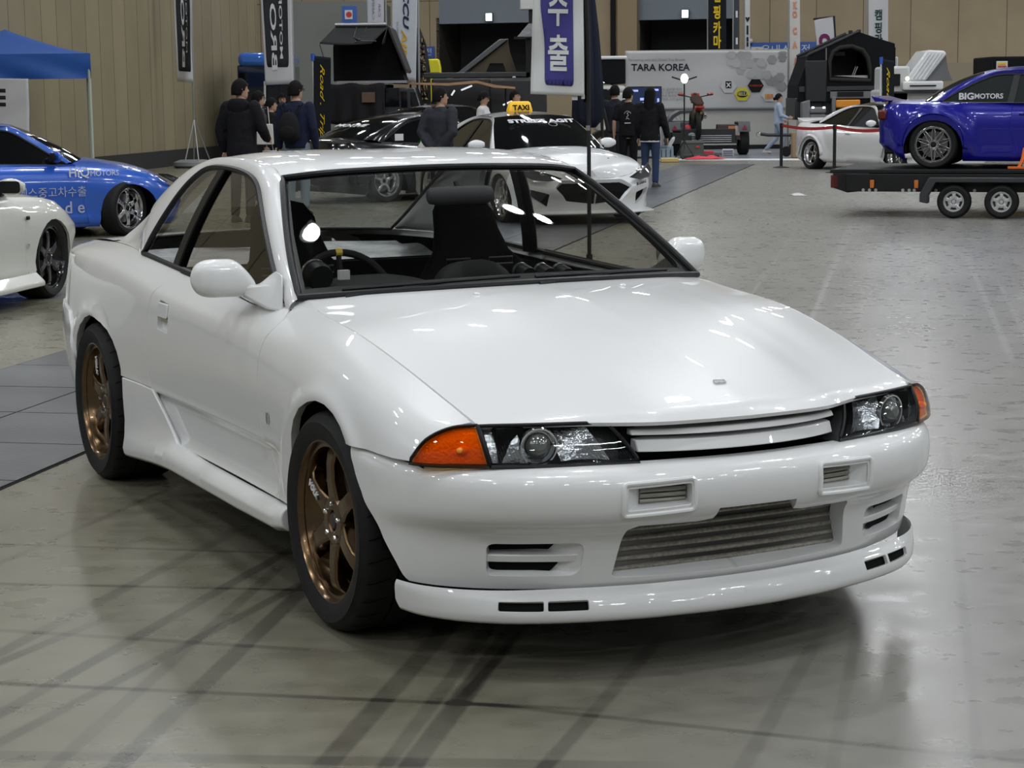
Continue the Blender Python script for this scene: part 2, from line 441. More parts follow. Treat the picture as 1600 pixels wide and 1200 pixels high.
# ---- side surface (y>0 half)
XS = [-3.56, -3.50, -3.40, -3.20, -2.90, -2.615, -2.3, -1.8, -1.2, -.75, -.55, -.35, -.02, .317, .533, .70, .80]
ROWS = {  # rows: z list and y list per station
 -3.56: ((.30, .42, .55, .66, .80, .875, .905), (.55, .56, .565, .565, .555, .54, .50)),
 -3.50: ((.30, .42, .55, .66, .81, .885, .915), (.66, .69, .70, .70, .685, .665, .61)),
 -3.40: ((.30, .42, .55, .66, .83, .895, .925), (.74, .765, .78, .775, .755, .735, .640)),
 -3.20: ((.30, .42, .55, .66, .855, .905, .935), (.80, .825, .838, .832, .805, .77, .655)),
 -2.90: ((.30, .42, .55, .66, .862, .915, .945), (.84, .862, .872, .866, .832, .785, .672)),
 -2.615: ((.30, .42, .55, .66, .855, .915, .948), (.86, .876, .880, .874, .842, .795, .695)),
 -2.3: ((.30, .42, .55, .66, .845, .905, .940), (.856, .868, .874, .871, .846, .805, .732)),
 -1.8: ((.30, .42, .55, .66, .815, .872, .918), (.846, .852, .862, .865, .850, .812, .748)),
 -1.2: ((.30, .42, .55, .66, .792, .845, .893), (.842, .845, .856, .861, .850, .815, .754)),
 -.75: ((.30, .42, .55, .66, .777, .835, .876), (.842, .845, .857, .862, .849, .812, .756)),
 -.55: ((.30, .42, .55, .66, .770, .838, .914), (.845, .848, .859, .863, .848, .808, .712)),
 -.35: ((.30, .42, .55, .655, .752, .826, .892), (.852, .858, .868, .868, .851, .812, .735)),
 -.02: ((.30, .42, .55, .655, .735, .805, .860), (.868, .876, .8775, .876, .859, .815, .742)),
 .317: ((.30, .42, .54, .625, .690, .748, .791), (.868, .876, .876, .868, .850, .808, .728)),
 .533: ((.30, .42, .53, .592, .640, .693, .734), (.855, .862, .862, .853, .836, .798, .712)),
 .70: ((.30, .42, .51, .568, .605, .650, .692), (.80, .805, .805, .798, .785, .757, .699)),
 .80: ((.30, .42, .50, .55, .585, .628, .665), (.74, .745, .745, .74, .73, .705, .66)),
}
ctl = [[(x, ROWS[x][1][k], ROWS[x][0][k]) for k in range(7)] for x in XS]
SIDE = Loft(XS, ctl)
def sst(a, b, x): t = np.clip((x-a)/(b-a), 0, 1); return t*t*(3-2*t)
def side_disp(G, A, Tq):
    x = G[..., 0]; z = G[..., 2]
    # recessed lower panel of the door, under the swage
    top = .468+.0*(x); m = sst(.300, .325, z)*(1-sst(.455, .466, z))*sst(-1.86+(.47-z)*1.6*1.0, -1.80+(.47-z)*1.6, x)*(1-sst(-.46-(.47-z)*.25, -.42-(.47-z)*.25, x))
    G = G.copy(); G[..., 1] -= .020*m
    sw = np.exp(-((z-.478)/.010)**2)*sst(-2.25, -2.2, x)*(1-sst(-.42, -.36, x)); G[..., 1] += .004*sw
    # flared arches
    for cx in (0, -2.615):
        r = np.hypot(x-cx, z-.32); G[..., 1] += .010*np.exp(-((r-.37)/.030)**2)*sst(.28, .42, z)
    return G
PS = Patch(SIDE, -3.56, .80, 0, 1, 300, 140, side_disp); TS = .80
_zt = {}
def xz(x, z):   # (x,z) -> panel coords
    i = int(round((x-PS.A[0])/(PS.A[-1]-PS.A[0])*(len(PS.A)-1))); i = max(0, min(len(PS.A)-1, i))
    col = PS.G[i, :, 2]; zz = np.maximum.accumulate(col)
    return (x, float(np.interp(z, zz, PS.T))*TS)
def poly_xz(pts, step=.025):
    # densify open/closed physical outline, then map
    return [xz(x, z) for x, z in densify(pts, step)]
GAP = .0032
top_edge = lambda x0, x1, n: [(x0+(x1-x0)*i/n, TS) for i in range(n+1)]
def mir(mb_fn, name, m, parent, sides=(1, -1), **k):
    out = []
    for s in sides:
        b = mb_fn()
        if s < 0: b.mirror_y()
        out.append(b.build(name, m, parent, **k))
    return out
# fender outline (from hood gap): top edge, front (lamp/bumper line), arch, rear bottom, door gap
arch_f = [(.209, .594), (.175, .628), (.12, .656), (.05, .672), (-.02, .674), (-.09, .660), (-.16, .632), (-.215, .590), (-.252, .540), (-.272, .480), (-.29, .40), (-.32, .33), (-.345, .302)]
fender_low = [(.584, .592), (.50, .590), (.415, .588), (.30, .586), (.209, .584)]
door_gap_f = [(-.447, .302), (-.50, .345), (-.548, .42), (-.578, .50), (-.588, .58), (-.592, .68), (-.583, .74), (-.562, .80), (-.53, .855)]
def fender_mb():
    o = []
    o += [(.672, TS*.995)]
    o += [xz(*p) for p in ((.655, .692), (.628, .674), (.600, .640))]
    o += [xz(*p) for p in fender_low] + [xz(*p) for p in arch_f] + [xz(-.39, .302)] + [xz(*p) for p in door_gap_f]
    o += [(-.555, TS*.94), (-.575, TS)] + top_edge(-.53, .64, 42)
    return panel(PS, inset(o, GAP), sgn=-1 if False else SGN, ts=TS, step=.022, depth=.028, name=None)
_n = PS.nrm(-1.2, .5); SGN = 1 if _n[1] > 0 else -1
for f in mir(fender_mb, 'fender', paint_white, hero): pass
# door
quarter_gap = [(-1.822, .49), (-1.836, .586), (-1.840, .66), (-1.838, .73), (-1.815, .80), (-1.765, .86), (-1.70, .905)]
def door_mb():
    o = [xz(*p) for p in door_gap_f[::-1]] + [xz(*p) for p in ((-.90, .302), (-1.20, .302), (-1.60, .302), (-1.66, .33), (-1.74, .39), (-1.80, .45))]
    o += [xz(*p) for p in quarter_gap[:-1]] + top_edge(-1.71, -.61, 36) + [(-.585, TS*.955)]
    hd = rounded([(-1.700, .712), (-1.572, .704), (-1.568, .812), (-1.696, .820)], .016)
    return panel(PS, inset(o, GAP), [[xz(*p) for p in hd]], sgn=SGN, ts=TS, step=.024, depth=.028, name=None, hdepth=[.02])
doors = mir(door_mb, 'door', paint_white, hero)
# quarter panel
arch_r = [(-2.19, .477), (-2.205, .52), (-2.235, .565), (-2.29, .607), (-2.36, .638), (-2.44, .660), (-2.53, .671), (-2.62, .672), (-2.70, .655), (-2.78, .618), (-2.84, .570), (-2.885, .510), (-2.91, .44), (-2.92, .37), (-2.925, .302)]
def quarter_mb():
    o = [xz(*p) for p in quarter_gap[::-1]] + [xz(-1.80, .48)] + [xz(-2.0, .478)] + [xz(*p) for p in arch_r]
    o += [xz(-3.05, .302), xz(-3.3, .302), xz(-3.5, .302)] + [(-3.555, .02), (-3.555, TS*.5), (-3.555, TS)] + top_edge(-3.5, -1.74, 60)
    fl = rounded([(-2.98, .66), (-3.12, .66), (-3.12, .75), (-3.0, .76)], .02)
    return panel(PS, inset(o, GAP), sgn=SGN, ts=TS, step=.026, depth=.028, name=None)
mir(quarter_mb, 'quarter_panel', paint_white, hero)
# inner dark shell behind the gaps and in the wheel wells
def shell_mb():
    b = MB(); A = np.linspace(-3.5, .60, 60); Tq = np.linspace(.02, 1, 14)
    G = np.array([[PS.pt(a, t)-PS.nrm(a, t)*SGN*.027 for t in Tq] for a in A])
    for i in range(len(A)-1):
        for j in range(len(Tq)-1):
            q = [G[i, j], G[i+1, j], G[i+1, j+1], G[i, j+1]]; c = sum(q)/4
            if (math.hypot(c[0], c[2]-.32) < .40 or (abs(c[0]-.3) < .3 and c[2] < .5)) or math.hypot(c[0]+2.57, c[2]-.32) < .43: continue
            b.add(q, [(0, 1, 2, 3)])
    return b
mir(shell_mb, 'inner_body', dark_void, hero, recalc=False, smooth=0)
# wheel well tunnels
for X, R0 in ((0, .375), (-2.57, .40)):
    for s in (-1, 1):
        b = MB(); b.lathe([(R0, 0), (R0, .32), (0, .325)], 28, T(X, s*.845, .31) @ Rx(PI/2*(1 if s > 0 else -1)), a0=0 if s > 0 else PI, a1=PI if s > 0 else 2*PI)
        b.build('wheel_well', dark_void, hero, recalc=False)
for s_ in (1, -1):
    b = MB(); b.grid(lambda u, v: (PS.pt(-.68+.18*u, .86+.14*v)-PS.nrm(-.68+.18*u, .86+.13*v)*SGN*.007)*np.array((1, s_, 1)), 8, 6); b.build('cowl_filler', paint_white, hero, recalc=False)
# ---- side skirt: loft along x
def skirt_mb():
    b = MB(); rings = []
    prof = {  # x: (top z, top y), ...
     -2.165: [(.474, .858), (.478, .876), (.40, .876), (.31, .872), (.245, .876), (.20, .884), (.172, .878), (.160, .86), (.165, .80)],
     -1.95: [(.476, .850), (.480, .868), (.40, .868), (.31, .866), (.262, .874), (.225, .886), (.192, .880), (.178, .86), (.180, .80)],
     -1.80: [(.474, .845), (.478, .862), (.40, .861), (.32, .862), (.275, .874), (.240, .888), (.205, .882), (.190, .86), (.188, .80)],
     -1.66: [(.395, .842), (.400, .856), (.36, .856), (.315, .860), (.283, .874), (.252, .889), (.215, .883), (.198, .86), (.192, .80)],
     -1.52: [(.310, .838), (.314, .850), (.308, .856), (.302, .864), (.286, .878), (.258, .890), (.220, .884), (.202, .86), (.195, .80)],
     -1.2: [(.294, .83), (.296, .848), (.294, .856), (.290, .866), (.280, .879), (.256, .890), (.220, .884), (.202, .86), (.195, .80)],
     -.8: [(.292, .83), (.294, .848), (.292, .856), (.288, .866), (.278, .879), (.256, .890), (.220, .884), (.202, .86), (.195, .80)],
     -.44: [(.292, .83), (.294, .850), (.292, .858), (.288, .868), (.278, .880), (.258, .890), (.225, .884), (.208, .86), (.20, .80)],
     -.34: [(.298, .83), (.300, .858), (.297, .864), (.292, .872), (.282, .880), (.265, .885), (.24, .880), (.225, .86), (.21, .80)]}
    xs = sorted(prof); q = np.array([[(x, y, z) for z, y in prof[x]] for x in xs])
    xd = sorted(set(list(np.linspace(xs[0], xs[-1], 60))+xs))
    # linear in x for crisp edges
    G = np.array([[[np.interp(x, xs, q[:, k, c]) for c in range(3)] for k in range(9)] for x in xd])
    for g in G:
        rings.append([Vector(p) for p in g])
    b.loft(rings, closed=True, cap=True)
    return b
mir(skirt_mb, 'side_skirt', paint_white, hero, bevel=.006, smooth=40, bseg=3)
# ---- front bumper: plan curve x profile
plan = curve([(.965, 0), (.963, .10), (.952, .2), (.938, .3), (.917, .39), (.888, .49), (.850, .58), (.795, .67), (.725, .745), (.64, .805), (.55, .846), (.45, .868), (.33, .878), (.20, .8785)])
BR = [.246, .262, .30, .34, .38, .405, .425, .445, .475, .52, .550, .570, .581, .586, .588]
BIc = [.118, .112, .100, .092, .082, .066, .040, .018, .004, 0, .006, .020, .038, .056, .085]   # inset, centre
BIs = [.020, .018, .014, .010, .006, .003, .001, .0, .0, 0, .001, .004, .010, .018, .035]     # inset at the arch
def bump_sec(u):
    p = plan(u); e = 1e-3; d = plan(min(1, u+e))-plan(max(0, u-e)); n = np.array((d[1], -d[0])); n /= np.linalg.norm(n)
    if n[0] < 0 and n[1] < 0: n = -n
    k = sst(.45, .95, u); out = []
    for z, ic, is_ in zip(BR, BIc, BIs):
        i = ic*(1-k)+is_*k; zz = z - (.005*k if z > .56 else 0)
        out.append((p[0]-n[0]*i, p[1]-n[1]*i, zz))
    return out
UB = np.linspace(0, 1, 41)
BUMP = Loft(UB, [bump_sec(u) for u in UB])
def arch_cut(G, A, Tq):   # nothing
    return G
PB = Patch(BUMP, 0, 1, 0, 1, 200, 150)
_bt = [PB.G[60, j, 2] for j in range(150)]
SB = 1.45; TB = .42       # panel coordinate scales: a*SB metres-ish
class ScaledPatch:
    def __init__(s, P, sa): s.P = P; s.sa = sa
    def pt(s, a, t): return s.P.pt(a/s.sa, t)
    def nrm(s, a, t): return s.P.nrm(a/s.sa, t)
PBs = ScaledPatch(PB, SB)
def bz(z): return float(np.interp(z, np.maximum.accumulate(PB.G[60, :, 2]), PB.T))*TB
def by(y, z):
    """(y,z) on the front face -> panel coordinate"""
    j = int(round(bz(z)/TB*149)); ys = PB.G[:, j, 1]; return (float(np.interp(y, ys, PB.A))*SB, bz(z))
def bx(x, z):
    j = int(round(bz(z)/TB*149)); xs = PB.G[:, j, 0][::-1]; return (float(np.interp(x, xs, PB.A[::-1]))*SB, bz(z))
_n = PB.nrm(.1, .6); SGB = 1 if _n[0] > 0 else -1
# full width bumper: build half panels with cut-outs, both halves in one mesh
fog = rounded([(.448, .378), (.680, .376), (.674, .284), (.455, .284)], [.03, .02, .02, .03])
sint = rounded([(.205, .478), (.380, .470), (.380, .532), (.205, .538)], .008)
def bumper_half():
    o = [(0, 0), by(.2, .247)] + [by(y, .247) for y in (.3, .4, .5, .6, .68)] + [bx(.66, .247), bx(.56, .247), bx(.488, .248)]
    o += [bx(x, z) for x, z in ((.452, .294), (.41, .355), (.365, .419), (.315, .47), (.276, .511), (.245, .55), (.209, .586))]
    o += [(SB*1.0, TB*.93)] if False else []
    o += [bx(.235, .586)] + [(SB*u, TB) for u in np.linspace(.93, 0, 40)]
    # intercooler opening with the plate bracket notch: an indentation from the centre line
    ic = [by(.0, .462), by(.122, .462), by(.128, .430), by(.165, .424), by(.33, .424), by(.352, .410), by(.372, .282), by(.360, .272), by(.2, .268), by(.0, .266)]
    o = [(0, 0)] + o[1:] + ic[:1] + ic[1:]
    return panel(PBs, o, [[by(*p) for p in densify(fog, .012)], [by(*p) for p in densify(sint, .012)]], sgn=SGB, ts=TB, step=.02, depth=.05, name=None, hdepth=[.045, .05])
bm_ = bumper_half(); b2 = bumper_half().mirror_y(); bm_.add(b2.v, b2.f, b2.n)
bumper = bm_.build('front_bumper', paint_white, hero)
def bsurf(y, z, off=0.0):
    a, t = by(abs(y), z); p = PBs.pt(a, t/TB)+PBs.nrm(a, t/TB)*SGB*off
    return Vector((p[0], p[1]*(1 if y >= 0 else -1), p[2]))
for s in (-1, 1):
    # raised frame round the small intake + ducts
    b = MB(); loop = densify(rounded([(.197, .466), (.390, .458), (.390, .543), (.197, .549)], .012), .02)
    b.tube([bsurf(s*y, z, .002) for y, z in loop], .0065, 8, closed=True)
    b.build('intake_frame', paint_white, bumper)
    b = MB(); o1 = [bsurf(s*y, z, -.045) for y, z in sint]; c = sum(o1, Vector())/len(o1)
    b.add(o1+[c], [(i, (i+1) % len(o1), len(o1)) for i in range(len(o1))]); 
    b.build('intake_mesh', mat('core_fins', (.16, .155, .14), .55, .5), bumper, recalc=False)
    # sloped outboard wall of the intake
    b = MB(); ps = [bsurf(s*.378, .472, -.004), bsurf(s*.378, .530, -.004), bsurf(s*.335, .530, -.043), bsurf(s*.335, .472, -.043)]
    b.add(ps, [(0, 1, 2, 3)]); b.build('intake_wall', paint_white, bumper, recalc=False)
    b = MB()
    for z in (.484, .502, .520): b.tube([bsurf(s*(.21+.13*i/6), z, -.038) for i in range(7)], .0065, 6)
    b.build('core_tube', mat('core_alu', (.30, .29, .25), .5, .7), bumper)
    # fog duct: back wall slanting outboard, one bar, near-black sheets as the shade in the slots
    b = MB(); b.grid(lambda u, v: bsurf(s*(.682-.235*u), .282+.096*v, -.050+.048*max(0, (u-.45)/.55)**1.3), 12, 6)
    b.build('duct_wall', paint_white, bumper, recalc=False)
    b = MB(); b.loft([[bsurf(s*(.676-.215*u), .332+dz, o) for dz, o in ((-.013, -.012-.0*u), (.009, -.008), (.006, -.05), (-.016, -.05))] for u in np.linspace(0, 1, 9)])
    b.build('duct_bar', paint_white, bumper, smooth=30, bevel=.003)
    for z0, z1, ue in ((.346, .377, .60), (.283, .320, .64)):
        b = MB(); pl = rounded([(0, z0), (ue, z0+.004), (ue+.08, z1-.004), (0, z1)], .012); n = len(pl)
        pp = [bsurf(s*(.678-.235*u), z, -.030+.026*max(0, (u-.45)/.55)**1.3) for u, z in densify(pl, .03)]
        cc = sum(pp, Vector())/len(pp); b.add(pp+[cc], [(i, (i+1) % len(pp), len(pp)) for i in range(len(pp))])
        b.build('duct_slot_shade', dark_void, bumper, recalc=False)
# intercooler core
b = MB(); b.box((.775, 0, .36), (.02, .84, .26)); core = b.build('intercooler', mat('core_fins', (.1, .1, .09), .7), hero)
fin = mat('core_alu2', (.42, .40, .34), .55, .55, noise=(90, .35), bump=(400, .5))
b = MB()
for k in range(9):
    z = .262+k*.0262
    b.loft([[Vector((.795-.03*(y/.42)**2+dx, y, z+dz)) for dx, dz in ((0, -.0065), (.012, -.005), (.015, 0), (.012, .005), (0, .0065))] for y in np.linspace(-.42, .42, 25)], True, True)
b.build('core_tubes', fin, core, smooth=60)
# grille cavity back and slats
b = MB(); b.box((.80, 0, .645), (.02, .68, .12)); gr = b.build('grille', dark_void, hero)
for z0, z1, fx in ((.669, .655, .0), (.641, .611, .0)):
    b = MB(); rings = []
    for y in np.linspace(-1, 1, 25):
        hw = .335-(.70-z0)*.42; yy = y*hw; x = .905-.10*(abs(yy)/.37)**2.2-(.70-z0)*-.15
        rings.append([Vector((x, yy, z1)), Vector((x-.012, yy, z0)), Vector((x-.055, yy, z0+.004)), Vector((x-.05, yy, z1-.002))])
    b.loft(rings); b.build('grille_slat', paint_white, gr, smooth=30, bevel=.003)
# ---- front lip
LP = [(.250, .108, .018), (.240, .098, .016), (.225, .080, .018), (.205, .070, .022), (.185, .066, .026), (.172, .070, .03), (.163, .082, .036), (.165, .13, .07), (.185, .16, .09)]
def lip_sec(u):
    p = plan(u); e = 1e-3; d = plan(min(1, u+e))-plan(max(0, u-e)); n = np.array((d[1], -d[0])); n /= np.linalg.norm(n)
    k = sst(.35, .85, u); return [(p[0]-n[0]*(c*(1-k)+s_*k), p[1]-n[1]*(c*(1-k)+s_*k), z-(.0*k)+.008*sst(.7, 1, u)) for z, c, s_ in LP]
PLp = Patch(Loft(UB, [lip_sec(u) for u in UB]), 0, 1, 0, 1, 160, 90); PLs = ScaledPatch(PLp, SB)
_n = PLp.nrm(.1, .4); SGL = 1 if _n[0] > 0 else -1
UE = float(np.interp(.47, PLp.G[:, 40, 0][::-1], PLp.A[::-1]))
def yu(y, j=40): return float(np.interp(y, PLp.G[:, j, 1], PLp.A))
LT = .20
def lip_half():
    o = [(0, 0), (SB*UE, 0), (SB*(UE+.012), LT*.45), (SB*UE, LT*.8), (SB*(UE-.03), LT), (0, LT)]
    t0, t1 = .25*LT, .42*LT
    hs = []
    for ya, yb in ((.447, .552), (.560, .668)):
        hs.append(rounded([(SB*yu(ya), t0), (SB*yu(yb), t0), (SB*yu(yb), t1), (SB*yu(ya), t1)], .008))
    return panel(PLs, o, hs, sgn=SGL, ts=LT, step=.018, depth=0, name=None, hdepth=[.010, .010])
bm_ = lip_half(); b2 = lip_half().mirror_y(); bm_.add(b2.v, b2.f, b2.n); lip = bm_.build('front_lip', paint_white, hero)
for s in (-1, 1):
    for ya, yb in ((.437, .556), (.556, .68)):
        b = MB(); vs = []
        for y in np.linspace(ya, yb, 6):
            for t in (.20, .47):
                q = PLp.pt(yu(y), t)-PLp.nrm(yu(y), t)*SGL*.0105; vs.append((q[0], q[1]*s, q[2]))
        b.add(vs, [(2*i, 2*i+1, 2*i+3, 2*i+2) for i in range(5)]); b.build('lip_slot_shade', dark_void, lip, recalc=False)  # near-black sheet close behind each slot stands in for its shade
# ---- hood
hx = [-.545, -.35, -.02, .317, .533, .681]; hz_ = [.916, .892, .860, .791, .734, .694]; hy_ = [.712, .735, .742, .728, .712, .699]
def hood_edge(x): 
    r = hermite(hx, np.array([hy_, hz_]).T, [x])[0]; return r
nose_c = curve([(.915, 0, .698), (.905, .15, .698), (.880, .27, .697), (.825, .365, .695), (.795, .42, .695), (.75, .55, .696), (.683, .697, .6935)])   # hood front edge
cowl_c = curve([(-.335, 0, .944), (-.345, .15, .943), (-.375, .35, .938), (-.44, .55, .928), (-.545, .712, .914)])
def side_c(v):   # v 0 rear .. 1 front
    x = -.545+(.683+.545)*v; e = hood_edge(x); return np.array((x, e[0]-.0035, e[1]))
def mid_c(v):
    xs = [-.335, -.1, .2, .5, .72, .84, .895, .915]; zs = [.944, .925, .882, .822, .768, .733, .714, .698]
    x = -.335+(.915+.335)*v; return np.array((x, 0, hermite(xs, np.array([zs]).T, [x])[0][0]))
hoodS = coons(lambda u: cowl_c(u), lambda u: nose_c(u), mid_c, side_c)
def hood_pt(u, v):
    p = hoodS(u, v).copy()
    # soft raised centre: crease running forward
    k = math.exp(-((p[1]-.42)/.05)**2)*min(1, max(0, (p[0]+.3)/.4))*max(0, min(1, (.75-p[0])/.3))
    p[2] += .0015*k + .006*(1-(u))*math.sin(PI*min(1, v*1.0))*(1-u)
    # round the leading edge over
    e = max(0, (v-.965)/.035); p[2] -= .004*e*e
    return p
def hood_mb():
    b = MB(); nu, nv = 44, 60; rows = []
    for j in range(nv+1):
        v = 1-(1-j/nv)**1.25
        rows.append([hood_pt(i/nu, v) for i in range(nu+1)])
    full = [[(p[0], -p[1], p[2]) for p in r[:0:-1]]+[tuple(p) for p in r] for r in rows]
    # flange rows: front roll and skirt
    last = full[-1]; full.append([(x-.004, y, z-.010) for x, y, z in last]); full.append([(x-.020, y, z-.013) for x, y, z in last]); 
    first = full[0]; full.insert(0, [(x, y, z-.02) for x, y, z in first])
    full = [[(r[0][0], r[0][1]+.001, r[0][2]-.02)]+list(r)+[(r[-1][0], r[-1][1]-.001, r[-1][2]-.02)] for r in full]
    n = len(full[0]); vs = [p for r in full for p in r]
    b.add(vs, [(i*n+j, i*n+j+1, (i+1)*n+j+1, (i+1)*n+j) for i in range(len(full)-1) for j in range(n-1)])
    return b
hood = hood_mb().build('hood', paint_white, hero, smooth=50)
# emblem and washer nozzles
def hood_z(x, y):
    v = min(1, max(0, (x+.335)/(.915+.335))); best = None
    for i in range(60):
        u = i/59; p = hood_pt(u, v)
        for _ in range(3):
            v2 = v+(x-p[0])/1.25; p = hood_pt(u, min(1, max(0, v2)))
        if best is None or abs(p[1]-abs(y)) < best[0]: best = (abs(p[1]-abs(y)), p[2])
    return best[1]
for s in (-1, 1):
    b = MB(); b.ball((-.234, s*.26, hood_z(-.234, .26)+.002), (.014, .010, .006), 12, 8); b.build('washer_nozzle', paint_white, hood)
b = MB(); zc = hood_z(.78, 0)
b.box((0, 0, 0), (.018, .034, .006)); b.xf(T(.755, 0, hood_z(.755, 0)+.003) @ Ry(.32)); b.build('emblem', chrome, hood, bevel=.002)
# ---- windshield, roof, glass
WB = curve([(-.545, -.731, .916), (-.47, -.60, .926), (-.385, -.38, .937), (-.335, 0, .945), (-.385, .38, .937), (-.47, .60, .926), (-.545, .731, .916)])
WT = curve([(-1.135, -.564, 1.266), (-1.08, -.45, 1.280), (-1.045, -.25, 1.289), (-1.035, 0, 1.293), (-1.045, .25, 1.289), (-1.08, .45, 1.280), (-1.135, .564, 1.266)])
WR = curve([(-.545, .731, .916), (-.70, .698, 1.012), (-.90, .642, 1.133), (-1.06, .590, 1.228), (-1.135, .564, 1.266)])
flipy = np.array((1, -1, 1))
ws0 = coons(WB, WT, lambda v: WR(v)*flipy, WR)
ws = lambda u, v: ws0(u, v)+np.array((.55, 0, .83))*.022*math.sin(PI*min(1, max(0, u)))**.8*math.sin(PI*min(1, max(0, v)))
b = MB(); b.grid(lambda u, v: ws(.012+.976*u, .012+.976*v), 24, 16)
wso = b.build('windshield', ws_glass, hero, smooth=180, recalc=False)
# black seal round the windshield
b = MB(); n = 60
loop = [WB(i/24) for i in range(25)]+[WR(i/20) for i in range(1, 21)]+[WT(1-i/24) for i in range(1, 25)]+[WR(1-i/20)*flipy for i in range(1, 20)]
b.tube([Vector(p)+Vector((.004, 0, .004)) for p in loop], .011, 8, closed=True); b.build('windshield_seal', black_trim, wso)
# black ceramic band inside the glass edge (printed border)
def band(fn, a0, a1, b0, b1, nu=24):
    bb = MB(); bb.grid(lambda u, v: ws(a0+(a1-a0)*u, b0+(b1-b0)*v)+np.array((-.003, 0, -.004)), nu, 2); return bb
bb = band(ws, .01, .99, .0, .075)
for q in (band(ws, .0, .018, 0, 1), band(ws, .982, 1, 0, 1), band(ws, .0, 1, .975, 1)): bb.add(q.v, q.f)
bb.build('glass_border', black_trim, wso, recalc=False, smooth=180)
# roof: side rail curve inner edge RI and side-glass edge curve
def sg(x, z):   # side glass plane y(x,z)
    u = (z-.89)/.385; return .752-.085*u-.062*u*u-.006*max(0, -x-1.7)
RI = [(-1.135, .564, 1.266), (-1.20, .556, 1.290), (-1.35, .548, 1.315), (-1.60, .545, 1.328), (-1.85, .545, 1.322), (-2.03, .548, 1.302), (-2.12, .551, 1.284)]
BIr = [(-2.12, .551, 1.284), (-2.30, .560, 1.228), (-2.55, .580, 1.130), (-2.80, .605, 1.025), (-2.985, .63, .955)]
RIc = curve(RI); BIc_ = curve(BIr)
RF = curve([(-1.035-.0, 0, 1.297), (-1.045, .25, 1.293), (-1.08, .45, 1.284), (-1.135, .564, 1.268)])
RB = curve([(-2.10, 0, 1.322), (-2.10, .25, 1.316), (-2.11, .45, 1.300), (-2.12, .551, 1.284)])
RMv = curve([(-1.035, 0, 1.297), (-1.10, 0, 1.315), (-1.25, 0, 1.333), (-1.5, 0, 1.345), (-1.8, 0, 1.343), (-2.0, 0, 1.331), (-2.10, 0, 1.322)])
rs = coons(RF, RB, RMv, RIc)
b = MB(); R_ = [[rs(i/20, j/28) for i in range(21)] for j in range(29)]
full = [[tuple(p*flipy) for p in r[:0:-1]]+[tuple(p) for p in r] for r in R_]; n = 41
b.add([p for r in full for p in r], [(i*n+j, i*n+j+1, (i+1)*n+j+1, (i+1)*n+j) for i in range(28) for j in range(40)])
# rail ribbons: outer curve (side glass edge) -> bezier -> inner curve
OUT = [(-.575, .868), (-.655, .915), (-.80, 1.003), (-.98, 1.112), (-1.10, 1.182), (-1.20, 1.234), (-1.30, 1.264), (-1.45, 1.283), (-1.65, 1.291), (-1.83, 1.285), (-1.93, 1.258), (-2.03, 1.200), (-2.13, 1.105), (-2.22, 1.010), (-2.285, .944), (-2.42, .9435), (-2.65, .948), (-2.90, .9455), (-3.02, .942)]
OUTc = [(x, sg(x, z) if i < 15 else hermite(XS, np.array([[ROWS[k][1][6]] for k in XS]), [x])[0][0], z) for i, (x, z) in enumerate(OUT)]
INN = [(-.545, .735, .914)]+[tuple(WR(t)) for t in (.10, .33, .66, .88)]+[tuple(WR(1.0))]+[tuple(RIc(t)) for t in (.14, .30, .48, .68, .82, 1.0)]+[tuple(BIc_(t)) for t in (.12, .28, .42, .58, .78, .93, 1.0)]
INN[1:5] = [tuple(np.array(p)+np.array((.0, .006, .002))) for p in INN[1:5]]
OC = hermite(np.arange(len(OUTc)), np.array(OUTc), np.linspace(0, len(OUTc)-1, 130)); IC = hermite(np.arange(len(INN)), np.array(INN), np.linspace(0, len(INN)-1, 130))
rings = []; nb = 10
for k, (o_, i_) in enumerate(zip(OC, IC)):
    u = k/129*18
    # control point: extend side glass slope upward to inner height
    K = np.array((i_[0]*.5+o_[0]*.5, 0, 0)); dz = max(0, i_[2]-o_[2]); K[1] = o_[1]-dz*.22; K[2] = i_[2]+.004
    if u > 14: w = min(1, (u-14)/2.5); K = K*(1-w)+w*np.array((o_[0]*.45+i_[0]*.55, o_[1]*.25+i_[1]*.75-.004, o_[2]*.9+i_[2]*.1))
    if u < 5: w = 1-u/5; K = K*(1-w)+w*np.array(((o_[0]+i_[0])/2, max(o_[1], i_[1])+.004, (o_[2]+i_[2])/2+.01))
    rings.append([tuple((1-t)**2*o_+2*t*(1-t)*K+t*t*i_) for t in np.linspace(0, 1, nb+1)])
n = nb+1
ribv = [p for r in rings for p in r]; ribf = [(i*n+j, i*n+j+1, (i+1)*n+j+1, (i+1)*n+j) for i in range(129) for j in range(nb)]
b.add(ribv, ribf); b.add([(x, -y, z) for x, y, z in ribv], ribf)
roof = b.build('roof', paint_white, hero, smooth=60, weld=.0015)
# rear window
RW0 = curve([(-2.10, -.53, 1.288), (-2.095, -.25, 1.314), (-2.09, 0, 1.320), (-2.095, .25, 1.314), (-2.10, .53, 1.288)])
RW1 = curve([(-2.985, -.63, .955), (-3.02, -.35, .965), (-3.03, 0, .970), (-3.02, .35, .965), (-2.985, .63, .955)])
rw = coons(RW0, RW1, lambda v: (BIc_(v)+np.array((0, -.0, 0)))*flipy, lambda v: BIc_(v))
b = MB(); rw_ = rw; rw = lambda u, v: rw_(u, v)*np.array((1, .97, 1))+np.array((-.0, 0, -.016*math.sin(PI*min(1, max(0, v)))-.004))
b.grid(rw, 20, 12); rwo = b.build('rear_window', ws_glass, hero, smooth=180, recalc=False)
b = MB()
loop = [rw(i/20, 0) for i in range(21)]+[rw(1, i/12) for i in range(1, 13)]+[rw(1-i/20, 1) for i in range(1, 21)]+[rw(0, 1-i/12) for i in range(1, 12)]
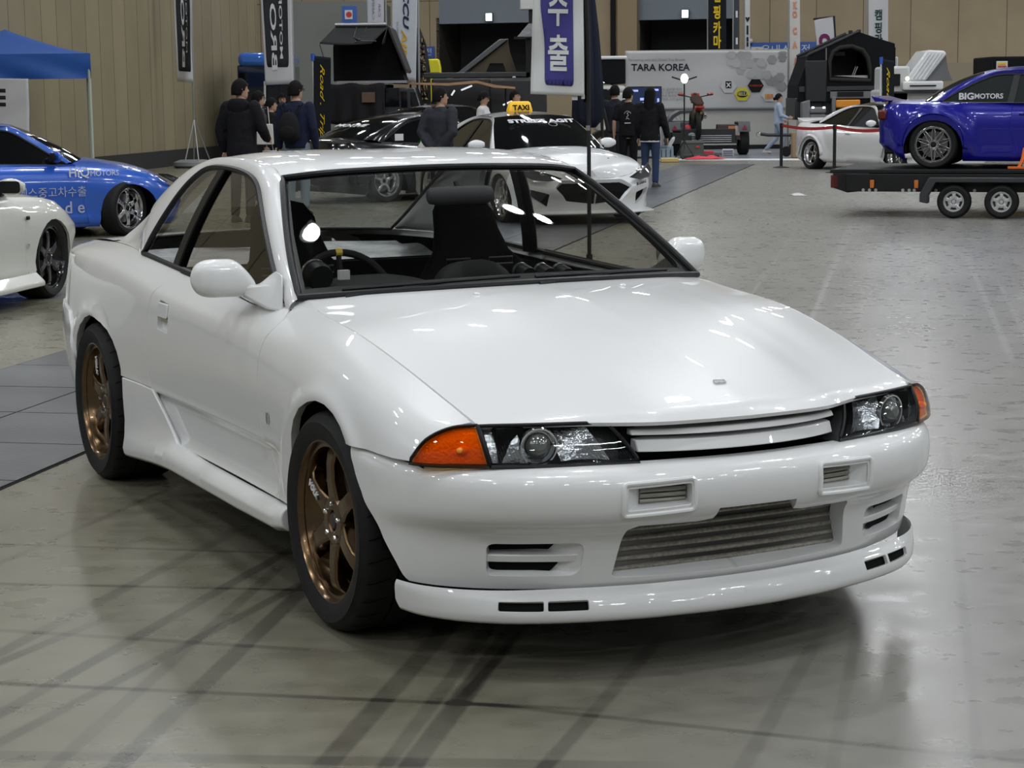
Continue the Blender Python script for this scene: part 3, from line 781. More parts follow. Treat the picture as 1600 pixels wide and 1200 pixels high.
b.tube([Vector(p)-Vector((0, 0, .004)) for p in loop], .007, 8, closed=True); b.build('rear_window_seal', black_trim, rwo)
# side glass: two panes + B pillar trim + seals
belt = [(-.66, .888), (-.80, .884), (-1.2, .897), (-1.70, .917), (-1.80, .922), (-2.285, .944)]
def belt_z(x): return float(np.interp(-x, [-p[0] for p in belt], [p[1] for p in belt]))
outl_top = [(OC[k][0], OC[k][2]) for k in range(0, 101, 2) if OC[k][0] <= -.66 and k/129*18 <= 14.01]
gl_out = outl_top+[(-2.285, .944), (-1.80, .922), (-1.70, .917), (-1.2, .897), (-.80, .884)]
def sg3(x, z, s, off=0): return Vector((x, s*(sg(x, z)+off), z))
class SG:
    def __init__(s, sgn): s.s = sgn
    def pt(s, a, t): return np.array(sg3(a, t, s.s))
    def nrm(s, a, t): n = np.array((.006 if a < -1.7 else 0, s.s*1.0, .22+.32*(t-.89))); return n/np.linalg.norm(n)
bpl = lambda z: -1.66-(1.285-z)*.02-(1.285-z)*.40   # pillar line x at z (leans back to the belt)
for s in (1, -1):
    P = SG(s)
    for nm, cond in (('door_window', 1), ('quarter_window', 0)):
        if cond: pl = [p for p in gl_out if p[0] > bpl(p[1])+.0]
        else: pl = [p for p in gl_out if p[0] < bpl(p[1])-.0]
        b = panel(P, pl, step=.05, depth=0, name=None, sgn=1, off=-.012)
        gw = b.build(nm, sd_glass, hero)
        if cond:
            sb = MB(); sb.tube([sg3(x, z, s, .002) for x, z in gl_out], .011, 6, closed=True); sb.build('window_seal', black_trim, gw)
        else:
            sb = MB(); sb.loft([[sg3(bpl(z)+dx, z, s, dy) for dx, dy in ((-.05, .0), (-.045, .006), (.022, .006), (.026, .0), (.02, -.03), (-.04, -.03))] for z in np.linspace(.915, 1.293, 8)])
            sb.build('pillar_trim', black_trim, gw)
    # belt moulding
    sb = MB(); sb.loft([[sg3(x, belt_z(x), s, dy)+Vector((0, 0, dz)) for dy, dz in ((.004, -.012), (.014, -.008), (.014, .010), (.002, .014), (-.01, 0))] for x in np.linspace(-1.72, -.70, 20)])
    sb.build('belt_moulding', black_trim, doors[0 if s > 0 else 1])
    # A-pillar seal line between door and pillar
    # door handle
    hb = MB(); D = doors[0 if s > 0 else 1]
    def dp(x, z, off):
        a, t = xz(x, z); q = PS.pt(a, t/TS); nn = PS.nrm(a, t/TS)*SGN; q = q+nn*off; return Vector((q[0], q[1]*s, q[2]))
    hb.grid(lambda u, v: dp(-1.705+.142*u, .70+.125*v, -.020), 6, 6); hb.build('handle_recess', paint_white, D, recalc=False)
    hb = MB(); hb.loft([[dp(x, z, o) for z, o in ((.764, .0), (.758, .005), (.808, .006), (.812, .0), (.79, -.012), (.766, -.012))] for x in np.linspace(-1.690, -1.576, 8)])
    hb.build('door_handle', paint_white, D, bevel=.003)
    hb = MB(); hb.box(dp(-1.633, .750, -.010), (.105, .008, .016)); hb.build('handle_chrome_lip', chrome, D, bevel=.002)  # chrome strip below the handle flap
    # fender badge
    fb = MB(); c = dp(-.49, .555, .002); fb.prism(rounded([(-.011, .018), (.011, .018), (.010, -.010), (0, -.020), (-.010, -.010)], .003), .004, frame(c, (1, 0, 0) if s < 0 else (-1, 0, 0), (0, 0, 1)))
    fb.build('fender_badge', chrome, D, bevel=.001)
    # mirror
    mb_ = MB(); rings = []
    cen = [(.868, .985, .058, .018), (.955, .985, .072, .050)]
    # shell: lathe-like rounded box, y from .775 to .975
    for i in range(15):
        t = i/14; y = .775+.200*t; k = math.sin(PI*min(1, .5+.5*(1-t)*1.0)) if t > .5 else 1
        kk = (1-max(0, (t-.62)/.38)**2.4)**.5 if t > .62 else 1; kk = max(kk, .04)
        top = 1.026-(1-kk)*.055-max(0, (.35-t)/.35)**1.6*.075; bot = .898+(1-kk)*.055+max(0, (.3-t)/.3)**2*.01; zc = (top+bot)/2; h = (top-bot)/2
        xc = -.865-.030*t; d0 = .062*kk; ring = []
        for q in range(16):
            a = 2*PI*q/16; ca, sa = math.cos(a), math.sin(a)
            sx = abs(ca)**.75*(1 if ca > 0 else -1); sz = abs(sa)**.7*(1 if sa > 0 else -1)
            ring.append(Vector((xc+sx*(d0 if ca > 0 else d0*.55), s*y, zc+sz*h)))
        rings.append(ring)
    mb_.loft(rings); mo = mb_.build('side_mirror', paint_white, hero, smooth=50, sub=1)
    # sail and foot
    ft = MB(); ft.loft([[Vector(p) for p in r] for r in ([(-.615, s*.757, .866), (-.90, s*.757, .878), (-.93, s*.752, .905), (-.72, s*.742, .995), (-.645, s*.745, .985)], [(-.68, s*.785, .872), (-.86, s*.785, .880), (-.90, s*.785, .90), (-.80, s*.772, .945), (-.73, s*.772, .945)], [(-.80, s*.815, .900), (-.90, s*.815, .902), (-.92, s*.815, .915), (-.90, s*.815, .938), (-.82, s*.815, .938)])])
    ft.build('mirror_foot', paint_white, mo, smooth=30, bevel=.008, bseg=3)
    mg = MB(); mg.loft([[Vector((-.932, s*y, z)) for y, z in rounded([(.80, .925), (.955, .925), (.955, 1.01), (.80, 1.005)], .03)], [Vector((-.936, s*y, z)) for y, z in rounded([(.80, .925), (.955, .925), (.955, 1.01), (.80, 1.005)], .03)]])
    mg.build('mirror_glass', chrome, mo)
# ---- trunk lid and rear end
TK0 = curve([(-2.985, .672, .950), (-3.02, .35, .962), (-3.03, 0, .966)]); TK1 = curve([(-3.54, .60, .905), (-3.565, .35, .918), (-3.575, 0, .922)])
b = MB(); lidE = lambda v: np.array((-2.985-.555*v, float(hermite(XS, np.array([[ROWS[k][1][6]] for k in XS]), [-2.985-.555*v])[0][0])+.002, .948-.040*v**2))
tk = coons(lambda u: TK0(u), lambda u: TK1(u), lidE, lambda v: np.array((-3.03-.545*v, 0, .966-.044*v*v)))
G = [[tk(i/12, j/14) for i in range(13)] for j in range(15)]
full = [[tuple(p) for p in r]+[tuple(p*flipy) for p in r[-2::-1]] for r in G]
last = full[-1]; full.append([(x-.012, y, z-.02) for x, y, z in last]); full.append([(x-.005, y, z-.10) for x, y, z in last]); full.append([(x+.01, y, z-.30) for x, y, z in last]); full.append([(x+.02, y*1.0, .22) for x, y, z in last])
n = 25; b.add([p for r in full for p in r], [(i*n+j, i*n+j+1, (i+1)*n+j+1, (i+1)*n+j) for i in range(len(full)-1) for j in range(n-1)])
b.build('trunk_lid', paint_white, hero, smooth=40)
# rear bumper wrap (raised skin over the quarter's lower rear)
def rb_mb():
    o = [xz(*p) for p in ((-2.93, .302), (-2.925, .40), (-2.905, .47), (-2.95, .60), (-3.02, .655), (-3.2, .668), (-3.5, .675))]+[(-3.555, xz(-3.5, .67)[1]), (-3.555, .005)]
    return panel(PS, o, sgn=SGN, ts=TS, step=.025, depth=.012, name=None, off=.010)
mir(rb_mb, 'rear_bumper', paint_white, hero)
# ---- headlights and amber lamps
HLB = curve([(.738, .684, .589), (.79, .58, .588), (.835, .44, .587), (.868, .315, .587)]); HLT = curve([(.690, .696, .690), (.745, .56, .690), (.785, .43, .689), (.802, .378, .688)])
TSB = curve([(.584, .847, .588), (.64, .806, .588), (.70, .737, .588), (.735, .688, .588)]); TST = curve([(.584, .847, .597), (.612, .812, .652), (.65, .754, .685), (.686, .700, .692)])
amber = glass('amber_lens', (1.0, .50, .08), 1.0)
refl_m = mat('reflector', (.75, .75, .78), .18, 1.0, bump=(60, .5)); amb_refl = mat('amber_reflector', (.80, .30, .02), .35, .1, bump=(120, .4))
for s in (1, -1):
    f3 = np.array((1, s, 1))
    hl = coons(HLB, HLT, lambda v: HLB(0)*(1-v)+HLT(0)*v+np.array((.012, .004, 0))*math.sin(PI*v), lambda v: HLB(1)*(1-v)+HLT(1)*v+np.array((.014, 0, 0))*math.sin(PI*v))
    ts_ = coons(TSB, TST, lambda v: TSB(0)*(1-v)+TST(0)*v, lambda v: TSB(1)*(1-v)+TST(1)*v+np.array((.012, .004, 0))*math.sin(PI*v))
    b = MB(); b.grid(lambda u, v: (hl(.03+.94*u, .05+.90*v)+np.array((.006, 0, 0)))*f3, 24, 10); ho = b.build('headlight', clear_lens, hero, smooth=180, recalc=False)
    # housing: dark tray + black border
    b = MB(); b.grid(lambda u, v: (hl(u, v)+np.array((-.060, -.02, 0)))*f3, 16, 6)
    for fn in (lambda t: hl(t, 0), lambda t: hl(1, t), lambda t: hl(1-t, 1), lambda t: hl(0, 1-t)):
        b.grid(lambda u, v: (fn(u)+np.array((-.062, -.02, 0))*v)*f3, 16, 1)
    b.build('lamp_housing', mat('lamp_tray', (.05, .05, .052), .4, .3), ho, recalc=False, smooth=30)
    b = MB(); b.tube([Vector(hl(t, 0)*f3) for t in np.linspace(0, 1, 14)]+[Vector(hl(1, t)*f3) for t in np.linspace(.12, .9, 6)]+[Vector(hl(1-t, 1)*f3) for t in np.linspace(0, 1, 14)]+[Vector(hl(0, 1-t)*f3) for t in np.linspace(.12, .9, 6)], .0055, 6, closed=True)
    b.build('lamp_gasket', black_trim, ho)
    # bowls
    b = MB(); b.grid(lambda u, v: (hl(.03+.25*u, .06+.88*v)+np.array((-.030+.02*abs(u-.5), 0, 0)))*f3, 10, 8); b.build('reflector', refl_m, ho, smooth=180, recalc=False)
    b = MB(); b.grid(lambda u, v: (hl(.50+.33*u, .08+.84*v)+np.array((-.045+.09*(u-.5)**2, 0, 0)))*f3, 10, 8); b.build('reflector', refl_m, ho, smooth=180, recalc=False)
    # fluted lens lines
    for k0, k1 in ((0, 12), (24, 46)):
      b = MB()
      for k in range(k0, k1):
        u = .05+.90*k/45
        if .27 < u < .52: continue
        v1 = .94 if u < .80 else .94-(u-.80)*1.0
        b.tube([Vector((hl(u, v)+np.array((.0065, 0, 0)))*f3) for v in np.linspace(.07, v1, 5)], .0011, 4, cap=False)
      b.build('lens_fluting', clear_lens, ho)
    # projector
    c = (hl(.40, .48)+np.array((-.035, 0, 0)))*f3; d = Vector((1, s*.25, -.05)).normalized(); Mq = Vector((0, 0, 1)).rotation_difference(d).to_matrix().to_4x4()
    b = MB(); b.lathe([(.052, .014), (.050, .024), (.046, .024), (.040, .006), (.036, .012), (.034, .008)], 28, T(*c) @ Mq); b.build('projector_ring', chrome, ho)
    b = MB(); b.ball(Vector(c)+d*.008, .035, 20, 12); b.build('projector_lens', mat('projector_glass', (.10, .11, .10), .03, 0, 1.0, spec=1), ho)
    # amber lamp
    b = MB(); b.grid(lambda u, v: (ts_(.03+.94*u, v)+np.array((.005, .003, 0)))*f3, 20, 8); to = b.build('turn_signal', amber, hero, smooth=180, recalc=False)
    b = MB(); b.grid(lambda u, v: (ts_(.04+.93*u, .06+.88*v)+np.array((-.006, -.007, 0)))*f3, 16, 8); b.build('amber_reflector', amb_refl, to, recalc=False)
    b = MB(); b.ball((ts_(.72, .42)+np.array((-.004, -.006, 0)))*f3, (.012, .02, .012), 10, 8); b.build('bulb', mat('bulb_glow', (.9, .35, .03), .4), to)
    b = MB(); b.tube([Vector(ts_(t, 0)*f3) for t in np.linspace(0, 1, 14)]+[Vector(ts_(1, t)*f3) for t in np.linspace(.12, .9, 6)]+[Vector(ts_(1-t, 1)*f3) for t in np.linspace(0, .97, 14)], .005, 6, closed=True)
    b.build('signal_gasket', black_trim, to)
# dark filler behind the lamps and grille
for s in (1, -1):
    b = MB(); b.box((.70, s*.45, .64), (.06, .42, .09)); b.build('nose_filler', dark_void, hero)
# ---- floor pan / interior tub (dark)
b = MB(); b.box((-1.45, 0, .20), (3.6, 1.36, .04)); b.box((.10, 0, .50), (.90, 1.10, .50)); b.box((-3.2, 0, .55), (.5, 1.1, .6))
b.build('floor_pan', dark_void, hero)
b = MB()
for s in (1, -1): b.box((-1.45, s*.74, .60), (1.9, .02, .56))
b.build('door_card', mat('door_card', (.02, .02, .02), .8), hero)
# dashboard
def dsec(y):
    k = 1+.0*y; hump = .035*math.exp(-((abs(y+.36))/.17)**4)
    return [(-.60, .80), (-.52, .905), (-.62, .915), (-.78, .915+hump), (-.90, .912+hump), (-.95, .885+hump*.6), (-.97, .80), (-.95, .62)]
b = MB(); b.loft([[Vector((x, y, z)) for x, z in dsec(y)] for y in np.linspace(-.70, .70, 41)]); dash = b.build('dashboard', dash_vinyl, hero, smooth=40)
# binnacle bulges in the middle, gauges
b = MB(); b.loft([[Vector((-.74-.16*t, -.02+.14*math.cos(a)*(1-.2*t)+.02, .90+(.095-.02*t)*math.sin(a)*(1 if t > .02 else .1))) for a in np.linspace(0, PI, 12)] for t in (0, .25, .5, .8, 1)], closed=False, cap=False)
b.build('gauge_cowl', dash_vinyl, dash, smooth=60, solid=.004)
def gauge(x, y, z, r, parent=dash):
    M = T(x, y, z) @ Ry(-PI/2+.15)
    b = MB(); b.lathe([(0, -.05), (r*.9, -.05), (r, -.03), (r, .010), (r*1.05, .012), (r*1.05, .02), (r*.92, .02), (r*.9, .005), (0, .003)], 24, M); g = b.build('gauge', black_trim, parent)
    b = MB(); b.lathe([(r*1.06, .005), (r*1.07, .02), (r*.95, .0225), (r*.94, .018)], 24, M); b.build('gauge_ring', alu, g)
gauge(-.80, -.575, .965, .045)
for y in (.185, .265, .335): gauge(-.80, y, .935-(y-.18)*.06, .030)
b = MB(); b.tube([(-.80, -.57, .90), (-.80, -.57, .94)], .01, 6); b.build('gauge_stalk', black_trim, dash)
# steering wheel
sw = empty('steering_wheel', (0, 0, 0), 0, hero)
M = T(-1.08, -.36, .845) @ Ry(PI/2-.42) 
b = MB(); b.tube([M @ Vector((.175*math.cos(a), .175*math.sin(a), 0)) for a in np.linspace(0, 2*PI, 41)[:-1]], .013, 10, closed=True)
for a in (0, 2.1, 4.2): b.tube([M @ Vector((0, 0, -.03)), M @ Vector((.17*math.cos(a+PI), .17*math.sin(a+PI), 0))], .010, 6)
b.lathe([(0, -.02), (.045, -.02), (.05, -.04), (.03, -.12)], 20, M)
bpy.data.objects.remove(sw); swo = b.build('steering_wheel', mat('wheel_suede', (.02, .02, .02), .7), hero)
b = MB(); b.tube([M @ Vector((.175*math.cos(a), .175*math.sin(a), 0)) for a in (PI-.07, PI, PI+.07)], .0145, 10); b.build('center_mark', mat('yellow_mark', (.7, .5, .08), .6), swo)
# bucket seats
def seat(y):
    b = MB(); rings = []
    # backrest shell: rounded tall loft along z
    for z, hw, dp_, xc in ((.42, .22, .10, -1.42), (.55, .26, .14, -1.47), (.72, .27, .13, -1.55), (.86, .245, .09, -1.62), (.95, .16, .07, -1.665), (1.03, .135, .06, -1.70), (1.10, .125, .05, -1.725), (1.15, .09, .04, -1.74), (1.165, .03, .02, -1.745)):
        ring = []
        for q in range(20):
            a = 2*PI*q/20; yy = hw*math.copysign(abs(math.sin(a))**.6, math.sin(a)); xx = .05*math.cos(a)+dp_*abs(yy/hw)**3*(.8)
            ring.append(Vector((xc+xx, y+yy, z)))
        rings.append(ring)
    b.loft(rings); so = b.build('seat', cloth_black, hero, smooth=60)
    c = MB(); rings = []
    for x, h in ((-1.44, .36), (-1.3, .34), (-1.05, .38), (-.92, .40), (-.90, .36)):
        rings.append([Vector((x, y+yy, z)) for yy, z in ((-.26, .24), (-.27, h+.09), (-.22, h+.10), (-.17, h), (0, h-.01), (.17, h), (.22, h+.10), (.27, h+.09), (.26, .24))])
    c.loft(rings); c.build('seat_cushion', cloth_black, so, smooth=40)
    for s2 in (-1, 1):
        e = MB(); e.tube([(-1.60, y+s2*.09-.05, .90), (-1.60, y+s2*.09+.05, .90), (-1.602, y+s2*.09+.05, .925), (-1.602, y+s2*.09-.05, .925)], .004, 6, closed=True)
        e.xf(T(.065, 0, 0)); e.build('harness_slot', mat('slot_ring', (.12, .12, .12), .5), so)
seat(-.37); seat(.37)
# rear shelf with stripped metal panel
b = MB()
b.grid(lambda u, v: np.array((-2.35-.55*v, -.60+1.2*u, .875+.012*math.sin(11*u)*math.sin(9*v)+.03*v)), 40, 16)
b.build('rear_shelf', mat('bare_shelf_metal', (.17, .17, .18), .35, .8, bump=(14, 1.0), noise=(9, .5)), hero, recalc=False)
b = MB(); b.box((-2.33, 0, .70), (.02, 1.2, .34)); b.build('rear_bulkhead', dark_void, hero)
# rear-view mirror
b = MB(); b.loft([[Vector((-1.05+.022*math.cos(a)*k, y, 1.215+.032*math.sin(a)*k)) for a in np.linspace(0, 2*PI, 13)[:-1]] for y, k in ((-.125, .5), (-.118, .85), (-.09, 1), (.09, 1), (.118, .85), (.125, .5))])
b.xf(T(.10, .02, -.015)); rvm = b.build('rearview_mirror', mat('mirror_shell', (.05, .05, .055), .6), hero, smooth=50)
b = MB(); b.tube([(-.96, .02, 1.20), (-.985, .02, 1.245)], .010, 8); b.build('mirror_arm', black_trim, rvm)
# wipers
for y0, y1 in ((-.60, -.05), (.0, .55)):
    b = MB(); pts = []
    for t in np.linspace(0, 1, 8):
        y = y0+(y1-y0)*t; u = (y+.73)/1.46; p = ws(u, .028+.01*t); pts.append(Vector(p)+Vector((.010, 0, .008)))
    b.tube(pts, .006, 6); b.tube([pts[0]+Vector((.03, 0, -.02)), pts[4]], .006, 6); b.build('wiper', black_trim, hero)
# little square toll tag inside the windshield
b = MB(); p = ws(.115, .17); b.box((p[0]-.03, p[1], p[2]-.015), (.02, .035, .03)); b.build('sticker', mat('sticker_grey', (.5, .5, .5), .6), hero)
# ---- wheels
tesp = mat('white_print', (.75, .75, .75), .5)
for X in (0, -2.615):
    for s in (-1, 1):
        w = make_wheel('wheel', hero, .324, .240, .262 if X == 0 else .272, bronze, hub_m=mat('dark_cap', (.03, .025, .02), .4), dish=.022 if X == 0 else .035)
        w.location = (X, s*.865, .321); w.rotation_euler = (0, -.02 if X == 0 else .9, 0 if s < 0 else PI)
        if s < 0:
            a = PI+.02+PI/6; a = 5*PI/6
            text('VOLK', .030, tesp, w, Rx(PI/2) @ Rz(a) @ T(.150, 0, -.012) @ Rz(PI) , bold=.001, shear=.3)
# exhaust shadow box not modelled: hidden beneath
# ================================================================== other cars
def body_car(name, label, cat, sp, paint, loc, heading, glass_m, wheels, group=None, detail=True):
    """sp: spec dict. heading: world angle of +x. origin = ground under the front axle centre"""
    root = empty(name, loc, heading); tag(root, label, cat, group)
    g = lambda k, d=None: sp.get(k, d)
    dz = g('drop', 0.0)
    pl_ = curve(sp['plan']); U = np.linspace(0, 1, 90)
    zt = lambda x: float(np.interp(x, [p[0] for p in sp['ztop']], [p[1] for p in sp['ztop']]))-dz
    zb = lambda x: float(np.interp(x, [p[0] for p in sp['zbot']], [p[1] for p in sp['zbot']]))-dz*.8
    xf_, xr_ = sp['plan'][-1][0], sp['plan'][0][0]
    def sec(u):
        p = pl_(u); e = 2e-3; d = pl_(min(1, u+e))-pl_(max(0, u-e)); n = np.array((-d[1], d[0])) ; n /= (np.linalg.norm(n)+1e-9)
        # outward normal
        if np.dot(n, p-np.array(((xf_+xr_)/2, 0))) < 0: n = -n
        kf = sst(.10, .55, (p[0]-(xf_-.62))/.62); kr = sst(.10, .55, ((xr_+.62)-p[0])/.62); out = []
        for fr, s_, f_, r_ in sp['ins']:
            i = s_*(1-kf-kr)+f_*kf+r_*kr; a, b_ = zb(p[0]), zt(p[0]); z = a+(b_-a)*fr
            for (cx, fl) in ((0, g('flare_f', .0)), (-sp['wb'], g('flare_r', .0))):
                if abs(p[1]) > .5: i -= fl*math.exp(-((math.hypot(p[0]-cx, z-.30)-.40)/.10)**4)*(1 if z > .15 else 0)
            out.append((p[0]-n[0]*i, max(p[1]-n[1]*i, 0), z))
        return out
    TT = [r[0] for r in sp['ins']]
    P = Patch(Loft(U, [sec(u) for u in U], TT), 0, 1, 0, 1, 220, 60); LS = 6.0
    Ps = ScaledPatch(P, LS); HS = .62
    nn = P.nrm(.5, .5); sg_ = 1 if nn[1] > 0 else -1
    xs_ = P.G[:, 30, 0]; ys_ = P.G[:, 30, 1]
    def X(x, z):
        u = float(np.interp(x, np.maximum.accumulate(xs_), P.A)); zz = P.G[int(u*219), :, 2]; return (u*LS, float(np.interp(z-dz, zz, P.T))*HS)
    ifr = int(.5*220)
    def Y(y, z):   # on the nose
        u = float(np.interp(-y, -ys_[ifr:], P.A[ifr:])); zz = P.G[int(u*219), :, 2]; return (u*LS, float(np.interp(z-dz, zz, P.T))*HS)
    cf, cr = (0, .30-dz), (-sp['wb'], .30-dz); ra = g('arch', .365); zlow = .10
    def arch(cx): return [(cx+ra, .0), (cx+ra, .30)]+[(cx+ra*math.cos(a), .31+ra*math.sin(a)) for a in np.linspace(.15, PI-.15, 12)]+[(cx-ra, .30), (cx-ra, .0)]
    def surf(s, x=None, y=None, z=0, off=0):
        a, t = X(x, z) if x is not None else Y(y, z); q = Ps.pt(a, t/HS)+Ps.nrm(a, t/HS)*sg_*off; return Vector((q[0], s*q[1], q[2]))
    o = [(0, 0), X(-sp['wb']-ra, .12)]
    ar = arch(-sp['wb']); af = arch(0)
    o = [(0, 0), (X(ar[-1][0], 0)[0], 0)]+[X(*p) for p in ar[::-1][1:-1]]+[(X(ar[0][0], 0)[0], 0), (X(af[-1][0], 0)[0], 0)]+[X(*p) for p in af[::-1][1:-1]]+[(X(af[0][0], 0)[0], 0), (LS, 0), (LS, HS), (0, HS)]
    door = sp['door']; dpoly = [X(*p) for p in door]
    holes = [dpoly]; hd = [.012]
    for h in sp.get('front_holes', []): holes.append([Y(*p) for p in densify(rounded(h, .02), .04)]); hd.append(.05)
    b = panel(Ps, o, holes, sgn=sg_, ts=HS, step=.075, depth=.02, name=None, hdepth=hd)
    b2 = MB(); b2.v, b2.f, b2.n, b2.custom = list(b.v), list(b.f), list(b.n), True; b2.mirror_y()
    b.add(b2.v, b2.f, b2.n); body = b.build('body', paint, root)
    for s in (1, -1):
        b = panel(Ps, inset(dpoly, .004), sgn=sg_, ts=HS, step=.075, depth=.012, name=None)
        if s < 0: b.mirror_y()
        d = b.build('door', paint, root)
        hx_, hz_2 = sp['handle']; q = surf(s, x=hx_, z=hz_2, off=.012); h = MB(); h.box(q, (.17, .02, .026)); h.build('door_handle', sp.get('handle_m', paint), d, bevel=.008)
    # inner dark tub
    b = MB(); b.box((-sp['wb']/2, 0, .28-dz*.5), (sp['wb']-.9, 1.5, .16)); b.box((xf_-.55, 0, .45-dz), (.5, 1.0, .42)); b.box((xr_+.6, 0, .5-dz), (.6, 1.1, .4)); b.box((-sp['wb']/2, 0, .62-dz), (abs(xr_)+xf_-1.3, 1.05, .46))
    b.build('underbody', dark_void, root)
    # grille/hole backs
    for h in sp.get('front_holes', []):
        for s in (1, -1):
            pts = [surf(s, y=p[0], z=p[1], off=-.045) for p in densify(h, .06)]
            c = sum(pts, Vector())/len(pts); b = MB(); b.add(pts+[c], [(i, (i+1) % len(pts), len(pts)) for i in range(len(pts))]); b.build('intake_mesh', dark_void, body, recalc=False)
    # hood and deck: top surfaces between the side's top edges
    def top(x0, x1, ctr, nm, nu=10, nv=22, col=paint, endp=None):
        b = MB(); rows = []
        for j in range(nv+1):
            x = x0+(x1-x0)*j/nv; u = float(np.interp(x, np.maximum.accumulate(P.G[:, -1, 0]), P.A)); e = P.pt(u, 1.0); zc = float(np.interp(x, [p[0] for p in ctr], [p[1] for p in ctr]))-dz
            r = []
            for i in range(nu+1):
                k = i/nu; y = e[1]*k; r.append((e[0]*k+x*(1-k), y, zc+(e[2]-zc)*k**2.6))
            rows.append([(a, -c_, d) for a, c_, d in r[:0:-1]]+r)
        n = 2*nu+1; b.add([p for r in rows for p in r], [(i*n+j, i*n+j+1, (i+1)*n+j+1, (i+1)*n+j) for i in range(nv) for j in range(n-1)])
        return b.build(nm, col, root, smooth=60)
    top(sp['cowl_c'][0]-.30, xf_-.002, sp['hood_c'], 'hood'); top(xr_+.002, sp['back_c'][0]+.05, sp['deck_c'], 'trunk_lid')
    # greenhouse
    cw, cc = sp['cowl_c'], sp['cowl_k']; rfc, rfk, rrc, rrk, bc, bk = (sp[k] for k in ('roof_fc', 'roof_fk', 'roof_rc', 'roof_rk', 'back_c', 'back_k'))
    D = np.array((0, 0, -dz))
    A3 = lambda p: np.array(p)+D
    def arcc(c, k): return curve([A3(k)*flipy, A3((c[0]*.7+k[0]*.3, -k[1]*.62, c[2]*.72+k[2]*.28)), A3(c), A3((c[0]*.7+k[0]*.3, k[1]*.62, c[2]*.72+k[2]*.28)), A3(k)])
    B0, T0, T1, B1 = arcc(cw, cc), arcc(rfc, rfk), arcc(rrc, rrk), arcc(bc, bk)
    def edge(a, b_, bow=.02): 
        a, b_ = A3(a), A3(b_); return lambda v: a+(b_-a)*v+np.array((0, .4, 1))*bow*math.sin(PI*v)
    eW, eR, eB = edge(cc, rfk), edge(rfk, rrk, .035), edge(rrk, bk, .03)
    for nm, c0, c1, e_, m_ in (('windshield', B0, T0, eW, glass_m), ('roof_skin', T0, T1, eR, sp.get('roof_m', paint)), ('rear_window', T1, B1, eB, glass_m)):
        mid = {'windshield': .01, 'roof_skin': .02, 'rear_window': .02}[nm]
        f = coons(c0, c1, lambda v: e_(v)*flipy, e_)
        b = MB(); b.grid(lambda u, v: f(u, v)+np.array((0, 0, mid*math.sin(PI*u)*math.sin(PI*v))), 16, 12); b.build('roof' if nm == 'roof_skin' else nm, m_, root, smooth=180, recalc=False)
    win = sp['win']; nb_ = len(win)
    sgy = lambda z: (cc[1]+.035)-(z-cc[2])*(cc[1]+.05-rfk[1])/(rfk[2]-cc[2])-.02*max(0, (z-cc[2]))
    OUTp = [np.array((x, sgy(z), z-dz)) for x, z in win]
    inn = [eW(0), eW(.35), eW(.7), eW(1.0), eR(.3), eR(.65), eR(1), eB(.35), eB(.7), eB(1.0)]
    OCg = hermite(np.linspace(0, 1, nb_), np.array(OUTp), np.linspace(0, 1, 60)); ICg = hermite(np.linspace(0, 1, len(inn)), np.array(inn), np.linspace(0, 1, 60))
    for s in (1, -1):
        b = MB(); rg = []
        for o_, i_ in zip(OCg, ICg):
            K = (o_+i_)/2; K[1] = max(o_[1], i_[1])-.01; K[2] = max(o_[2], i_[2])+.008
            rg.append([tuple(((1-t)**2*o_+2*t*(1-t)*K+t*t*i_)*np.array((1, s, 1))) for t in np.linspace(0, 1, 7)])
        b.add([p for r in rg for p in r], [(i*7+j, i*7+j+1, (i+1)*7+j+1, (i+1)*7+j) for i in range(59) for j in range(6)])
        b.build('pillar', paint, root, smooth=60)
        # side glass down to the belt
        class SGp:
            def pt(s_, a, t): return np.array((a, s*(sgy(t+dz)-.006), t))
            def nrm(s_, a, t): return np.array((0, s*.95, .3))
        wp = [(p[0], p[2]) for p in OCg]; base = [(x, z-dz) for x, z in sp['belt']]
        b = panel(SGp(), wp+base, step=.08, depth=0, name=None); gw = b.build('side_window', glass_m, root)
        b = MB(); b.tube([Vector((x, s*(sgy(z+dz)+.002), z)) for x, z in wp+base], .012, 5, closed=True); b.build('window_seal', black_trim, gw)
        bp = sp['bpillar']; b = MB(); b.loft([[Vector((x+dx, s*(sgy(z)+dy), z-dz)) for dx, dy in ((-.04, -.004), (-.04, .006), (.04, .006), (.04, -.004))] for x, z in (bp[0], bp[1])]); b.build('pillar_trim', black_trim, gw)
        # shoulder fill between side top edge and window base
        b = MB(); xs2 = np.linspace(sp['fill'][0], sp['fill'][1], 24); vs = []
        for x in xs2:
            u = float(np.interp(x, np.maximum.accumulate(P.G[:, -1, 0]), P.A)); e = P.pt(u, 1.0); zz = float(np.interp(x, [p[0] for p in sp['belt'][::-1]] if sp['belt'][0][0] > sp['belt'][-1][0] else [p[0] for p in sp['belt']], [p[1] for p in sp['belt'][::-1]] if sp['belt'][0][0] > sp['belt'][-1][0] else [p[1] for p in sp['belt']]))
            vs += [(e[0], s*e[1], e[2]), (x, s*(sgy(zz)+.02), zz-dz+.004), (x, s*(sgy(zz)-.10), zz-dz+.01)]
        b.add(vs, [(3*i+k, 3*i+k+1, 3*i+4+k, 3*i+3+k) for i in range(23) for k in (0, 1)]); b.build('belt_panel', paint, root, smooth=60)
        # mirror
        mx, mz = sp['mirror']; mm = MB(); rings = []
        for i in range(8):
            t = i/7; k = max(.15, math.sin(PI*(.12+.80*t))**.6); yy = cc[1]+.06+.21*t
            rings.append([Vector((mx+.05*k*math.cos(a), s*yy, mz-dz+.065*k*math.copysign(abs(math.sin(a))**.8, math.sin(a)))) for a in np.linspace(0, 2*PI, 13)[:-1]])
